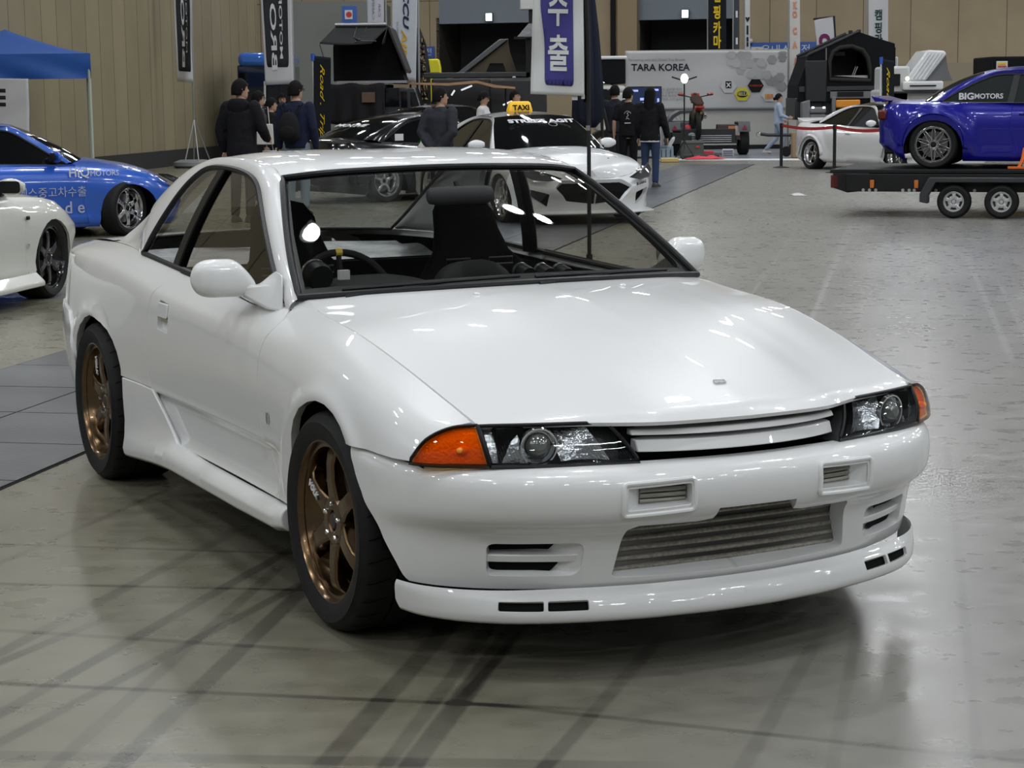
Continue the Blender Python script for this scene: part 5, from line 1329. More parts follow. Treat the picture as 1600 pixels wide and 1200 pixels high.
    if inner: 
        l = MB(); l.loft([[Vector((.060*k_*math.cos(a), .002+.062*k_*math.sin(a), z)) for a in np.linspace(0, 2*PI, 17)[:-1]] for z, k_ in ((1.46, 1.0), (1.495, .98))]); l.build('collar', mat('inner_%d' % int(inner[0]*100), inner, .8), to)
        l = MB(); l.loft([[Vector((x*w_, .128-.02*abs(x), z)) for x in (-1, 0, 1)]+[Vector((x*w_, .10, z)) for x in (1, 0, -1)] for z, w_ in ((1.45, .055), (1.3, .05), (1.1, .035), (.95, .03))]); l.build('undershirt', mat('inner_%d' % int(inner[0]*100), inner, .8), to)
    b = MB(); rings_body(b, [(0, 0, .84, .135, .10), (0, 0, .90, .168*W_, .115), (0, 0, 1.0, .150*W_, .104)])
    for k in ('R', 'L'):
        kn, an, to2 = G0[k]; limb(b, [HP[k], HP[k].lerp(kn, .5), kn, kn.lerp(an, .5), kn.lerp(an, .94)], [.098, .084, .068, .062, .058])
    remesh(b.build('trousers', pm, r), .013, 4)
    sm_ = mat('shoe_%d' % int(shoes[0]*100), shoes, .6)
    for k in ('R', 'L'):
        kn, an, to2 = G0[k]; d = (to2-an); d.z = 0; d.normalize() if d.length > 0 else None; sd = Vector((-d.y, d.x, 0)); fz = an.z-.085
        b = MB(); b.loft([[an+Vector((0, 0, -.085))+d*t+sd*(w_*x)+Vector((0, 0, z*hh)) for x, z in ((-1, 0), (1, 0), (1, .5), (.6, 1), (-.6, 1), (-1, .5))] for t, w_, hh in ((-.085, .025, .05), (-.065, .038, .085), (0, .040, .10), (.07, .044, .065), (.14, .044, .045), (.175, .025, .03))]); b.build('shoe', sm_, r, smooth=50, bevel=.006)
    return r
# ================================================================== people in the hall
H90 = PI/2
V3 = Vector
p = person('man seen from behind in a black hooded jacket standing left of the column', 380, 24.6, 1.78, H90-.30, (.012, .012, .014), (.02, .02, .022), jacket=True, hood=True, head_turn=-.75, inner=(.35, .36, .38),
           arms={'R': (V3((.27, .02, 1.13)), V3((.24, .22, 1.0)), V3((0, 1, -.1))), 'L': (V3((-.27, -.02, 1.12)), V3((-.26, .06, .87)), V3((0, .1, -1)))})
# paper bag in his hand
q = p.matrix_basis @ V3((.24, .28, .90))
bg = empty('shopping_bag', (q.x, q.y, q.z-.30)); tag(bg, 'grey translucent bag hanging from the hand of the man in the black jacket', 'bag')
b = MB(); b.box((0, 0, .13), (.20, .07, .26), taper=.9); b.build('bag_body', mat('bag_grey', (.42, .42, .43), .6), bg, bevel=.01)
b = MB(); b.tube([(-.05, 0, .25), (-.03, 0, .36), (.03, 0, .36), (.05, 0, .25)], .004, 5); b.build('handle', mat('bag_grey', (.4, .4, .4), .6), bg)
p = person('man seen from behind in a navy sweater and glasses with a black backpack', 466, 26.0, 1.765, H90-.20, (.016, .020, .045), (.20, .24, .27), head_turn=-.55, glasses=True)
q = p.matrix_basis @ V3((-.03, -.20, 0))
bp_ = empty('backpack', (q.x, q.y, .98), p.rotation_euler.z); tag(bp_, 'black backpack on the back of the man in the navy sweater', 'backpack')
bkm = mat('backpack_black', (.014, .014, .015), .8, bump=(60, .3))
b = MB(); rings_body(b, [(0, 0, .0, .13, .05), (0, -.03, .04, .155, .085), (0, -.035, .15, .16, .09), (0, -.02, .27, .14, .075), (0, 0, .36, .09, .05), (0, .01, .39, .03, .03)]); b.build('bag_body', bkm, bp_, smooth=60, sub=1)
b = MB(); b.ball((0, -.10, .12), (.11, .035, .09), 14, 8); b.build('front_pocket', bkm, bp_)
b = MB(); b.tube([(-.03, .01, .37), (-.02, .0, .42), (.02, .0, .42), (.03, .01, .37)], .006, 6); b.build('grab_loop', bkm, bp_)
for sg in (-1, 1):
    b = MB(); b.tube([(sg*.08, .03, .34), (sg*.13, .05, .47), (sg*.13, .17, .50)], .014, 6); b.build('strap', bkm, bp_)
person('young man with glasses in a grey top behind the black jacket, facing right', 407, 30, 1.655, H90-1.2, (.06, .06, .065), head_turn=.1, glasses=True)
tb = empty('tote_bag', tuple(at(414, 200, 29.6)[:2])+(.86,)); tag(tb, 'white cloth tote bag hanging between the two men at left', 'bag')
b = MB(); b.box((0, 0, .15), (.26, .05, .31), taper=.92); b.build('bag_body', mat('canvas_white', (.6, .6, .58), .8, bump=(10, .4)), tb, bevel=.012)
b = MB(); b.tube([(-.07, 0, .29), (-.05, 0, .56), (.05, 0, .56), (.07, 0, .29)], .008, 5); b.build('handle', mat('canvas_white'), tb)
person('person with black hair tied back in a black coat, seen between the two men', 427, 32, 1.55, H90-1.3, (.012, .012, .013), jacket=True, hair='bun', female=True)
person('man in dark clothes facing the camera before the grey service wall', 445, 38, 1.63, -H90+.1, (.02, .022, .028), jacket=True)
person('older man in dark work jacket with hands clasped behind his back', 690, 25.2, 1.655, H90-.5, (.035, .036, .045), (.02, .02, .02), jacket=True, head_turn=-.8,
       arms={'R': (V3((.245, -.10, 1.13)), V3((.06, -.17, .90)), V3((-1, -.15, -.25))), 'L': (V3((-.245, -.10, 1.13)), V3((-.05, -.18, .92)), V3((1, -.1, -.3)))})
person('young man in a white T-shirt looking down beside the black awning', 757, 33.4, 1.62, -.25, (.62, .60, .60), (.05, .05, .06), sleeve=.5, head_down=.35)
person('young man in a navy jacket over a white shirt, left of the yellow roof sign', 806, 34.5, 1.64, -.55, (.018, .022, .045), jacket=True, inner=(.6, .6, .6))
person('man in a dark T-shirt behind the couple at the video screen', 961, 36, 1.72, H90-.2, (.018, .02, .03), sleeve=.5)
p = person('young man in a black T-shirt with a white back print, head turned right', 982, 33.9, 1.66, H90-.15, (.010, .010, .010), (.012, .012, .014), sleeve=.5, head_turn=-.7, arms={'L': (V3((-.25, -.03, 1.12)), V3((-.26, .03, .87)), V3((0, .1, -1)))})
wp = mat('print_white', (.65, .65, .65), .7); Mb = lambda x, z: frame((x, -.155, z), (1, 0, 0), (0, 0, 1))
b = MB(); b.tube([(.06*math.cos(a), -.152, 1.245+.065*math.sin(a)) for a in np.linspace(.3, PI-.3, 12)], .004, 5); b.tube([(-.02, -.152, 1.20), (.015, -.152, 1.24), (-.012, -.152, 1.27), (.02, -.152, 1.29)], .006, 5); b.tube([(-.03, -.152, 1.17), (0, -.152, 1.19), (.03, -.152, 1.165)], .005, 5)
b.build('back_print', wp, p); b = MB(); b.box((0, -.150, 1.10), (.11, .006, .018)); b.build('print_line', wp, p)
wq = person('woman with long black hair in a black cardigan and blue jeans', 1016, 32.8, 1.66, H90-.35, (.011, .011, .012), (.035, .055, .11), hair='long', female=True, jacket=True,
       arms={'R': (V3((.25, .02, 1.10)), V3((.27, .13, .88)), V3((0, .3, -1)))})
b = MB(); rings_body(b, [(0, 0, .785, .178, .135), (0, 0, .835, .176, .135)]); b.build('shirt_hem', wp, wq)
q = wq.matrix_basis @ V3((.29, .17, .70)); bt = empty('bottle', q); tag(bt, 'clear drink bottle held by the woman in blue jeans', 'bottle'); bt.rotation_euler = (0, .5, 0)
b = MB(); b.lathe([(0, 0), (.032, .004), (.034, .03), (.034, .13), (.026, .16), (.014, .18), (.014, .19)], 16); b.build('bottle_body', mat('bottle_plastic', (.55, .6, .62), .1, 0, 1), bt)
b = MB(); b.lathe([(.016, .188), (.016, .21), (0, .21)], 12); b.build('cap', black_trim, bt)
person('woman in a pale blue shirt and light jeans walking left of the barrier posts', 1215, 49.0, 1.53, -.05, (.36, .43, .55), (.28, .33, .42), shoes=(.5, .48, .42), hair='bun', female=True,
       arms={'R': (V3((.21, .06, 1.12)), V3((.16, .26, 1.05)), V3((-.4, 1, 0))), 'L': (V3((-.21, -.02, 1.12)), V3((-.18, .16, .98)), V3((0, 1, -.2)))},
       legs={'R': (V3((.09, .16, .50)), V3((.09, .20, .085)), V3((.10, .36, .04))), 'L': (V3((-.09, -.04, .48)), V3((-.09, -.34, .16)), V3((-.09, -.22, .06)))})
# ================================================================== cloths and flags
def cloth(root, name, m, c, Y, wave=.05, nw=2.2, ph=0.0, nu=16, nv=36, th=.006, sag=0.0):
    """c: tl, tr, br, bl pixels; Y: depth or 4 depths. returns (object, place(u, v, off))"""
    Ys = Y if isinstance(Y, (list, tuple)) else [Y]*4
    P = [at(x, y, yy) for (x, y), yy in zip(c, Ys)]; nn = (P[1]-P[0]).cross(P[3]-P[0]).normalized()
    if nn.y > 0: nn = -nn
    def place(u, v, off=0.0):
        p_ = P[0]*(1-u)*(1-v)+P[1]*u*(1-v)+P[2]*u*v+P[3]*(1-u)*v
        return p_+nn*(wave*math.sin(nw*2*PI*u*.35+ph+v*nw*3.1)*(.35+.65*v)+wave*.4*math.sin(11*v+5*u+ph)+off)+Vector((0, 0, sag*math.sin(PI*u)*v))
    b = MB(); b.grid(lambda u, v: place(u, v), nu, nv); o = wb(b, name, m, root, smooth=180, recalc=False, solid=th)
    return o, place
def patch(root, name, m, place, poly, off=.012, step=.07, smooth=180):
    """2D polygon in (u,v) of a cloth"""
    poly = densify(poly, step); xs = [p_[0] for p_ in poly]; ys = [p_[1] for p_ in poly]; pts = [Vector(p_) for p_ in poly]; n = len(poly)
    gx = np.arange(min(xs), max(xs), step); gy = np.arange(min(ys), max(ys), step*.5)
    for x in gx:
        for y in gy:
            if inside((x, y), poly) and min(abs(x-a[0])+abs(y-a[1]) for a in poly) > step*.4: pts.append(Vector((x, y)))
    r_ = delaunay_2d_cdt(pts, [(i, (i+1) % n) for i in range(n)], [], 0, 1e-6); b = MB(); fs = []
    for f in r_[2]:
        cx = sum(r_[0][i].x for i in f)/3; cy = sum(r_[0][i].y for i in f)/3
        if inside((cx, cy), poly): fs.append(tuple(f))
    b.add([place(v.x, v.y, off) for v in r_[0]], fs); return wb(b, name, m, root, smooth=smooth, recalc=False, solid=.001)
def ctext(root, txt, size, m, place, u, v, aspect, rot=0.0, mirror=False, bold=0.0, shear=0.0, sx=1.0, off=.02, name='lettering', align='CENTER'):
    """lettering on a cloth; size in cloth heights; aspect = cloth height / width"""
    M = Rz(rot) @ Matrix.Diagonal((sx*(-1 if mirror else 1), 1, 1, 1))
    def warp(p_): return place(u+p_.x*aspect, v-p_.y, off+max(0, p_.z)*.2)
    o = text(txt, size, m, root, M, name=name, ext=.002, bold=bold, warp=warp, shear=shear, align=align)
    o.matrix_parent_inverse = Matrix.Translation(root.location).inverted() if root.type == 'EMPTY' else Matrix()
    return o
def pole(root, pts, r, m, name='pole'): b = MB(); b.tube(pts, r, 8); return wb(b, name, m, root)
fl_white = mat('flag_white', (.58, .58, .60), .8); fl_dark = mat('flag_charcoal', (.035, .037, .042), .8); pole_m = mat('pole_alu', (.45, .46, .47), .35, .8); pole_k = mat('pole_black', (.01, .01, .011), .4)
txt_w = mat('text_white', (.7, .7, .72), .7); txt_k = mat('text_black', (.02, .02, .022), .7); yellow = mat('flag_yellow', (.75, .52, .03), .7)
def ground_root(name, px, py, label, cat, group=None, Y=None):
    q = gnd(px, py) if Y is None else at(px, 300, Y); r = empty(name, (q.x, q.y, 0)); tag(r, label, cat, group); return r
# tall flag on a tripod by the left wall
r = ground_root('tripod_flag', 302, 262, 'narrow charcoal flag with white border on a silver tripod by the left wall', 'flag')
Yf = r.location.y; top_ = at(300, -150, Yf); X0 = r.location.x
pole(r, [(at(303, 187, Yf).x, Yf, at(303, 187, Yf).z), tuple(at(296, -150, Yf))], .022, pole_m)
o, pf = cloth(r, 'flag_cloth', fl_white, [(266, -150), (295, -150), (302, 129), (276, 127)], Yf-.05, .07, 1.6, .3)
patch(o, 'flag_print', fl_dark, pf, rounded([(.14, .02), (.86, .02), (.93, .94), (.10, .94)], .05)); 
ctext(o, 'BRO', .026, txt_w, pf, .46, .72, 9.6, rot=-PI/2, mirror=True, sx=8, bold=.0006); ctext(o, 'MOTORS', .013, txt_w, pf, .68, .64, 9.6, rot=-PI/2, mirror=True, sx=7.5)
apx = at(303, 187, Yf)
for dx, py in ((-14, 258), (0, 250), (26, 254), (8, 262)):
    e_ = at(303+dx, py, Yf+(.5 if py < 255 else -.25)); pole(r, [apx, (e_.x, e_.y, .12)], .016, pole_m, 'leg')
b = MB(); b.lathe([(0, .0), (.40, .0), (.46, .05), (.44, .13), (.30, .18), (0, .18)], 20, T(X0, Yf, 0)); wb(b, 'water_base', mat('base_grey', (.22, .23, .24), .5), r, smooth=50)
# second flag
r = ground_root('tall_flag', 452, 0, 'wide charcoal and white flag above the two men, lettering seen in reverse', 'flag', Y=37)
pole(r, [(at(455, 0, 37).x, 37, 0), tuple(at(452, -150, 37))], .025, pole_m)
o, pf = cloth(r, 'flag_cloth', fl_white, [(400, -150), (451, -150), (459, 131), (414, 133)], 36.9, .05, 1.4, 1.2)
patch(o, 'flag_print', fl_dark, pf, rounded([(.06, .02), (.87, .02), (.87, .905), (.08, .90)], .06))
ctext(o, 'BRO', .050, txt_w, pf, .36, .735, 5.5, rot=-PI/2, mirror=True, sx=3.9, bold=.001); ctext(o, 'MOTORS', .026, txt_w, pf, .62, .655, 5.5, rot=-PI/2, mirror=True, sx=3.9, bold=.0004)
b = MB(); b.lathe([(0, 0), (.35, 0), (.35, .1), (0, .12)], 16, T(at(455, 0, 37).x, 37, 0)); wb(b, 'water_base', mat('base_grey'), r)
# white flag, navy and gold letters
r = ground_root('tall_flag', 652, 0, 'white flag with navy and gold letters right of the black roof tent', 'flag', Y=45)
pole(r, [(at(652, 0, 45).x, 45, 0), tuple(at(652, -120, 45))], .025, pole_m)
o, pf = cloth(r, 'flag_cloth', mat('flag_pale', (.52, .55, .60), .8), [(612, -120), (654, -120), (650, 128), (613, 122)], 44.9, .06, 1.2, .6)
navy = mat('text_navy', (.02, .035, .08), .7)
ctext(o, 'ACCU', .050, navy, pf, .54, .50, 6.2, rot=-PI/2, sx=2.3, bold=.0016, shear=.2); ctext(o, 'AIR', .050, mat('text_gold', (.62, .38, .06), .7), pf, .47, .765, 6.2, rot=-PI/2, sx=2.2, bold=.0016, shear=.2); ctext(o, 'SUSPENSION', .015, mat('text_grey', (.25, .26, .28), .7), pf, .22, .74, 6.2, rot=-PI/2, sx=2.6)
patch(o, 'badge', navy, pf, rounded([(.42, .90), (.60, .90), (.60, .985), (.42, .985)], .02))
b = MB(); b.lathe([(0, 0), (.35, 0), (.35, .1), (0, .12)], 16, T(at(652, 0, 45).x, 45, 0)); wb(b, 'base', mat('base_grey'), r)
# black feather flag behind
r = ground_root('feather_flag', 662, 0, 'black feather flag with pale gold lettering behind the white flag', 'flag', Y=47)
pole(r, [(at(671, 0, 47).x, 47, 0), tuple(at(671, 110, 47)), tuple(at(665, 70, 47)), tuple(at(655, 44, 47))], .02, pole_k)
P_ = [(650, 42), (655, 46), (662, 62), (668, 90), (671, 125), (672, 162), (652, 162), (650, 120)]
b = MB(); pp = [at(x, y, 46.95) for x, y in P_]; b.add(pp, [tuple(range(len(pp)))]); o = wb(b, 'flag_cloth', fl_dark, r, solid=.006, recalc=False)
ctext(r, '캠핑카의모든것', .10, mat('text_pale_gold', (.70, .50, .25), .7), lambda u, v, off=0: at(648+8*v+18*u, 50+112*v, 46.90), .45, .52, 5.6, rot=-PI/2, bold=.002, sx=1.35)
# small white flag behind the tent
r = ground_root('tall_flag', 586, 0, 'small white flag with grey letters behind the black roof tent', 'flag', Y=52)
o, pf = cloth(r, 'flag_cloth', mat('flag_lilac', (.55, .55, .62), .8), [(572, -120), (599, -120), (600, 38), (574, 38)], 52, .05, 1.2, .2)
ctext(o, 'CAMPING', .035, mat('text_slate', (.22, .24, .28), .7), pf, .35, .80, 5.8, rot=-PI/2, mirror=True, sx=2); ctext(o, 'CAR', .035, mat('text_slate'), pf, .72, .86, 5.8, rot=-PI/2, mirror=True, sx=2)
pole(r, [(at(601, 0, 52).x, 52, 0), tuple(at(601, -120, 52))], .025, pole_m)
# big white flag with the blue Korean panel
r = ground_root('hanging_flag', 918, 0, 'large white flag with a purple-blue panel and Korean letters on a black pole', 'flag', Y=17.5)
pole(r, [(at(919, 0, 17.5).x, 17.5, 0), (at(919, 0, 17.5).x, 17.5, 2.0), tuple(at(914, -60, 17.5))], .018, pole_k)
b = MB(); b.tube([at(919, 196, 17.5), at(919, 204, 17.5)], .022, 10); wb(b, 'clamp', chrome, r)
o, pf = cloth(r, 'flag_cloth', mat('flag_offwhite', (.60, .61, .60), .8), [(834, -60), (911, -60), (913, 150), (829, 147)], 17.4, .03, 1.1, 2.4)
patch(o, 'flag_print', mat('flag_blue', (.060, .055, .22), .75), pf, rounded([(.16, .0), (.79, .0), (.80, .93), (.26, .925), (.25, .60), (.15, .33)], [0, 0, .05, .05, .08, .05]))
ctext(o, '수', .29, mat('flag_text', (.60, .61, .60), .8), pf, .50, .365, 2.55, bold=.006, sx=.62); ctext(o, '출', .29, mat('flag_text'), pf, .51, .705, 2.55, bold=.006, sx=.62); ctext(o, '차', .27, mat('flag_text'), pf, .48, .04, 2.55, bold=.006, sx=.62)
b = MB(); b.box(at(898, 152, 17.4), (.05, .01, .05)); b.box(at(911, 151, 17.4), (.03, .01, .04)); wb(b, 'flag_tabs', mat('flag_offwhite'), r)
o, pf = cloth(r, 'pole_sleeve', mat('sleeve_black', (.012, .013, .016), .8), [(906, -60), (920, -60), (922, 158), (912, 160)], 17.55, .02, 3, 0)
b = MB(); b.lathe([(0, 0), (.22, 0), (.22, .03), (.03, .05), (.03, .12)], 20, T(at(919, 0, 17.5).x, 17.5, 0)); wb(b, 'base', pole_k, r)
# closed navy parasol behind the taxi
r = ground_root('folded_parasol', 918, 0, 'closed dark navy parasol standing behind the white coupe with the roof sign', 'parasol', Y=30)
b = MB(); c0 = at(918, 0, 30); rg = []
for z, rr in ((1.05, .10), (1.2, .22), (1.8, .20), (2.5, .15), (3.2, .08), (3.45, .02)): rg.append([V3((c0.x+(rr*(1+.18*math.sin(8*a)))*math.cos(a), 30+rr*(1+.18*math.sin(8*a))*math.sin(a), z)) for a in np.linspace(0, 2*PI, 41)[:-1]])
b.loft(rg); wb(b, 'canopy', mat('parasol_navy', (.018, .022, .035), .8), r, smooth=60); pole(r, [(c0.x, 30, 0), (c0.x, 30, 1.2)], .03, pole_k)
# road-top vertical banners
for i, (x0, x1, y0, y1, Y_, lab) in enumerate(((492, 517, 87, 250, 36, 'black upright banner with yellow script left of the roof tent'), (1380, 1397, 92, 250, 44, 'black upright banner with yellow script before the black camper'))):
    r = ground_root('upright_banner', (x0+x1)/2, 0, lab, 'banner', Y=Y_)
    pole(r, [(at(x0-3, 0, Y_).x, Y_, 0), tuple(at(x0-3, y0, Y_))], .022, mat('pole_white', (.6, .62, .64), .4)); b = MB(); b.tube([at(x0-3, y0-3, Y_), at(x0-3, y0+8, Y_)], .04, 8); wb(b, 'pole_cap', mat('cap_blue', (.03, .10, .5), .5), r)
    o, pf = cloth(r, 'banner_cloth', mat('banner_black', (.012, .014, .018), .7), [(x0-2, y0), (x1, y0+3), (x1, y1), (x0-2, y1)], Y_-.02, .01, 1, 0)
    asp = (y1-y0)/(x1-x0); ctext(o, 'Road . Trip', .36/asp, yellow, pf, .50, .42, asp, rot=-PI/2, shear=.5, sx=2.6/6*asp)
# camping-car flags on the right
def plain_flag(px0, px1, y1, Y_, m, label, words, tm, rot=0, size=.1, u=.5, bold=.004, lean=0, y0=-110, sx=1.0):
    r = ground_root('tall_flag', (px0+px1)/2, 0, label, 'flag', Y=Y_); pole(r, [(at(px0-1, 0, Y_).x, Y_, 0), tuple(at(px0-1+lean, y0, Y_))], .022, pole_m)
    o, pf = cloth(r, 'flag_cloth', m, [(px0+lean, y0), (px1+lean, y0), (px1, y1), (px0, y1)], Y_-.02, .03, 1, px0)
    asp = (y1-y0)/(px1-px0)
    for i, (w_, v) in enumerate(words): ctext(o, w_, size, tm, pf, u, (v-y0)/(y1-y0), asp, rot=rot, bold=bold, sx=sx)
    return r
plain_flag(1107, 1135, 140, 57, mat('banner_black'), 'black flag with big yellow Korean letters behind the exhibitor wall', [('핑', 20), ('카', 45), ('마', 66), ('캠', -6), ('을', 92)], yellow, size=.088, u=.48, bold=.003, sx=.62)
plain_flag(1147, 1155, 140, 57, mat('flag_slate', (.06, .07, .08), .8), 'narrow slate flag seen edge-on beside the yellow lettered one', [('l', 22), ('l', 64)], txt_w, size=.05)
plain_flag(1164, 1172, 140, 57, fl_white, 'narrow white flag with black marks behind the exhibitor wall', [('V', 30), ('I', 43), ('I', 50), ('I', 61), ('I', 69)], txt_k, size=.030, bold=.004)
plain_flag(1234, 1250, 162, 52, mat('flag_warmwhite', (.60, .58, .56), .8), 'long white flag with faded orange letters beside the white hall partition', [('K', 8), ('O', 22), ('C', 48), ('A', 70), ('/', 96)], mat('text_orange_faded', (.62, .30, .18), .8), size=.050, sx=.6)
plain_flag(1357, 1388, 130, 53, fl_white, 'white and dark green flag with Korean letters behind the black camper', [('캠', 24), ('핑', 44), ('카', 62)], mat('text_green', (.025, .06, .05), .8), size=.075, bold=.002, sx=.8)
r = ground_root('feather_flag', 1290, 0, 'tilted white flag with purple letters above the black camper', 'flag', Y=52)
o, pf = cloth(r, 'flag_cloth', fl_white, [(1272, 31), (1302, 26), (1312, 120), (1282, 124)], 52, .02, 1, 0); ctext(o, 'cn', .36, mat('text_purple', (.16, .03, .10), .7), pf, .50, .46, 3.1, rot=-PI/2, mirror=False, bold=.012, sx=1.25)
pole(r, [(at(1318, 0, 52).x, 52, 0), tuple(at(1303, 25, 52)), tuple(at(1271, 30, 52))], .03, pole_k)
# signs on the back wall
def wsign(px, py, w, h, m, label, cat, extra=None):
    q = far(px)-hdx*.08; z = farz(px, py); r = empty('wall_sign', (q.x, q.y, z), -HA); tag(r, label, cat)
    b = MB(); b.box((0, 0, 0), (w, .08, h)); b.build('sign_panel', m, r, bevel=.005); return r
blue_s = mat('sign_blue', (.05, .12, .42), .5); red_s = mat('sign_red', (.5, .04, .03), .5)
F_ = lambda x, z, y=-.045: frame((x, y, z), (1, 0, 0), (0, 0, 1))
def emblem_on(r, x, z, s_):
    b = MB(); b.box((x, -.05, z), (s_, .02, s_)); b.build('emblem_plate', mat('sign_white', (.65, .65, .65), .6), r)
    b = MB(); b.lathe([(0, 0), (s_*.36, 0)], 24, F_(x, z, -.065)); b.build('emblem_disc', red_s, r, recalc=False)
s1 = at(546, 23, 57.2); r = empty('wall_sign', (s1.x, s1.y, s1.z)); tag(r, 'blue evacuation sign with a red emblem standing behind the grey service wall', 'sign')
b = MB(); b.box((0, 0, 0), (.43, .06, .50)); b.build('sign_panel', blue_s, r, bevel=.005); b = MB(); b.box((-.02, -.04, 0), (.22, .02, .26)); b.build('emblem_plate', mat('sign_white', (.65, .65, .65), .6), r); b = MB(); b.lathe([(0, 0), (.085, 0)], 20, F_(-.01, 0, -.055)); b.build('emblem_disc', red_s, r, recalc=False)
r = wsign(1220, 80, 2.2, .55, blue_s, 'long blue wall sign with a red emblem behind the exhibitor wall', 'sign'); emblem_on(r, -.75, -.05, .38); text('옥내소화전', .34, txt_w, r, F_(.15, .02))
r = wsign(671, 82, .42, .38, blue_s, 'small blue wall sign with white Korean letters left of the first loading bay', 'sign'); text('전', .26, txt_w, r, F_(0.03, 0))
for px, py, lab in ((767, 27, 'left of the two small lit exit signs, over the first loading bay'), (1071, 22, 'right of the two small lit exit signs, over the second loading bay')):
    q = far(px)-hdx*.15; r = empty('exit_sign', (q.x, q.y, farz(px, py)), -HA); tag(r, lab, 'sign')
    b = MB(); b.box((0, 0, 0), (.20, .1, .24)); b.build('sign_glow', mat('exit_glow', (.8, 1, .9), .5, emit=(.75, 1, .9), es=2.2), r, bevel=.01); b = MB(); b.box((0, .05, 0), (.24, .08, .28)); b.build('sign_case', black_trim, r)
q = far(1173)-hdx*.12; r = empty('security_camera', (q.x, q.y, farz(1173, 64)), -HA); tag(r, 'white wall camera above the exhibitor wall', 'camera'); b = MB(); b.ball((0, -.02, 0), .075, 14, 10); b.build('camera_dome', mat('cam_white', (.7, .7, .68), .4), r); b = MB(); b.box((0, .05, -.1), (.10, .1, .1)); b.build('mount', mat('cam_brown', (.2, .14, .08), .6), r)
q = at(842, 18, 50); r = empty('speaker_box', (q.x, q.y, 0)); tag(r, 'upright pale box beside the big white flag, top cut by the frame', 'box'); r.location.z = 0
b = MB(); b.box((q.x-.2, q.y, 3.95), (.55, .4, .5)); wb(b, 'box_body', mat('sign_white'), r, bevel=.02); b = MB(); b.box((q.x-.2, q.y, 1.85), (.12, .12, 3.7)); wb(b, 'stand', black_trim, r)
# ================================================================== blue canopy at the left
r = ground_root('canopy_tent', 153, 250, 'blue pop-up canopy with a beige leg and white banner at the left', 'canopy', Y=34)
Yc = 34; cm = mat('canopy_blue', (.018, .10, .42), .45, bump=(2.2, .35)); C0 = at(141, 85, Yc)
b = MB(); xw = 3.0; ca_ = math.radians(-12.6); Dv = V3((math.sin(ca_), math.cos(ca_), 0)); Uv = V3((-math.cos(ca_), math.sin(ca_)*.0, 0)).normalized()
def roofc(u, v):
    e = max(abs(2*u-1), abs(2*v-1)); z = .02+.47*(1-e)**1.3
    return C0+Uv*(xw*u)+Dv*(xw*v)+V3((0, 0, z))
b.grid(roofc, 24, 24); b.grid(lambda u, v: C0+Uv*(xw*u)+Dv*(-.03*math.sin(14*u+5*v)*v)+V3((0, 0, .02-.43*v)), 24, 8); b.grid(lambda u, v: C0+Dv*(xw*u)+V3((0, 0, .02-.43*v)), 12, 4)
wb(b, 'canopy_top', cm, r, smooth=60, recalc=False)
for u, v in ((0, 0), (1, 0), (0, 1), (1, 1)):
    lp = C0+Uv*(xw*u+(.03 if u == 0 else -.03))+Dv*(xw*v+.03); pole(r, [(lp.x+.02*(v == 0)*0, lp.y, 0), lp], .028, mat('leg_beige', (.45, .50, .42), .5), 'leg')
b = MB(); b.tube([(C0.x-.1, Yc+.06, C0.z-.36), (C0.x-1.4, Yc+.06, C0.z-.30)], .02, 6); wb(b, 'frame_bar', black_trim, r)
r2 = empty('banner', tuple(at(20, 200, 33.9))); tag(r2, 'white cloth banner hanging from the blue canopy, cut by the left edge', 'banner')
o, pf = cloth(r2, 'banner_cloth', fl_white, [(-40, 122), (44, 123), (47, 212), (-40, 212)], 33.85, .02, 1.4, .5); 
for v in (.215, .335, .455): patch(o, 'letter_bar', txt_k, pf, [(.22, v-.035), (.575, v-.035), (.58, v+.03), (.22, v+.03)], step=.1)
# ================================================================== exhibitor wall with cloth
r = ground_root('exhibitor_wall', 1108, 232, 'white booth wall carrying a printed cloth with hexagons and TARA KOREA', 'wall', Y=55)
Yt = 55; ww = mat('booth_white', (.50, .49, .45), .7)
a_ = at(977, 79, Yt); c_ = at(1246, 79, Yt); b = MB(); b.box(((a_.x+c_.x)/2, Yt+.1, a_.z/2), (c_.x-a_.x, .1, a_.z)); wb(b, 'wall_panel', ww, r); b = MB(); b.box(((a_.x+c_.x)/2, Yt+.03, .06), (c_.x-a_.x, .06, .12)); wb(b, 'skirting', txt_k, r)
o, pf = cloth(r, 'printed_cloth', mat('cloth_grey_white', (.50, .50, .50), .8, noise=(.7, .06)), [(978, 80), (1231, 79), (1231, 170), (978, 171)], Yt-.05, .022, 2.2, 0, nu=40, nv=24)
ASP = 91/253
ctext(o, 'TARA KOREA', .165, mat('text_ink', (.025, .02, .035), .7), pf, .213, .285, ASP, bold=.003); ctext(o, 'Partnering with the Global Top Brands', .062, mat('text_grey2', (.28, .27, .29), .7), pf, .19, .15, ASP)
for k, t_ in enumerate(('에서 글로벌 리더', '신뢰 기술력 선구자', '사람 환경 최적화 자동차', '코리아와 시작 솔루션')): ctext(o, t_, .055, mat('text_grey2'), pf, .275, .66+.058*k, ASP)
for k in range(30):
    rng_ = random.Random(k); u = .56+.42*rng_.random()**.7; v = .03+.62*rng_.random()*min(1, (u-.5)*2.4); g_ = .46-.34*max(0, (u-.62))*1.6-.0*v+rng_.uniform(-.04, .05)
    if g_ > .47: g_ = .46
    s_ = .050; patch(o, 'printed_hexagon', mat('hex_grey_%d' % int(g_*30), (g_, g_, g_*1.01), .8), pf, [(min(.995, u+s_*math.cos(a)*.62), max(.01, v+s_*1.7*math.sin(a))) for a in [PI/3*q for q in range(6)]], off=.008+.0006*k, step=.2, smooth=0)
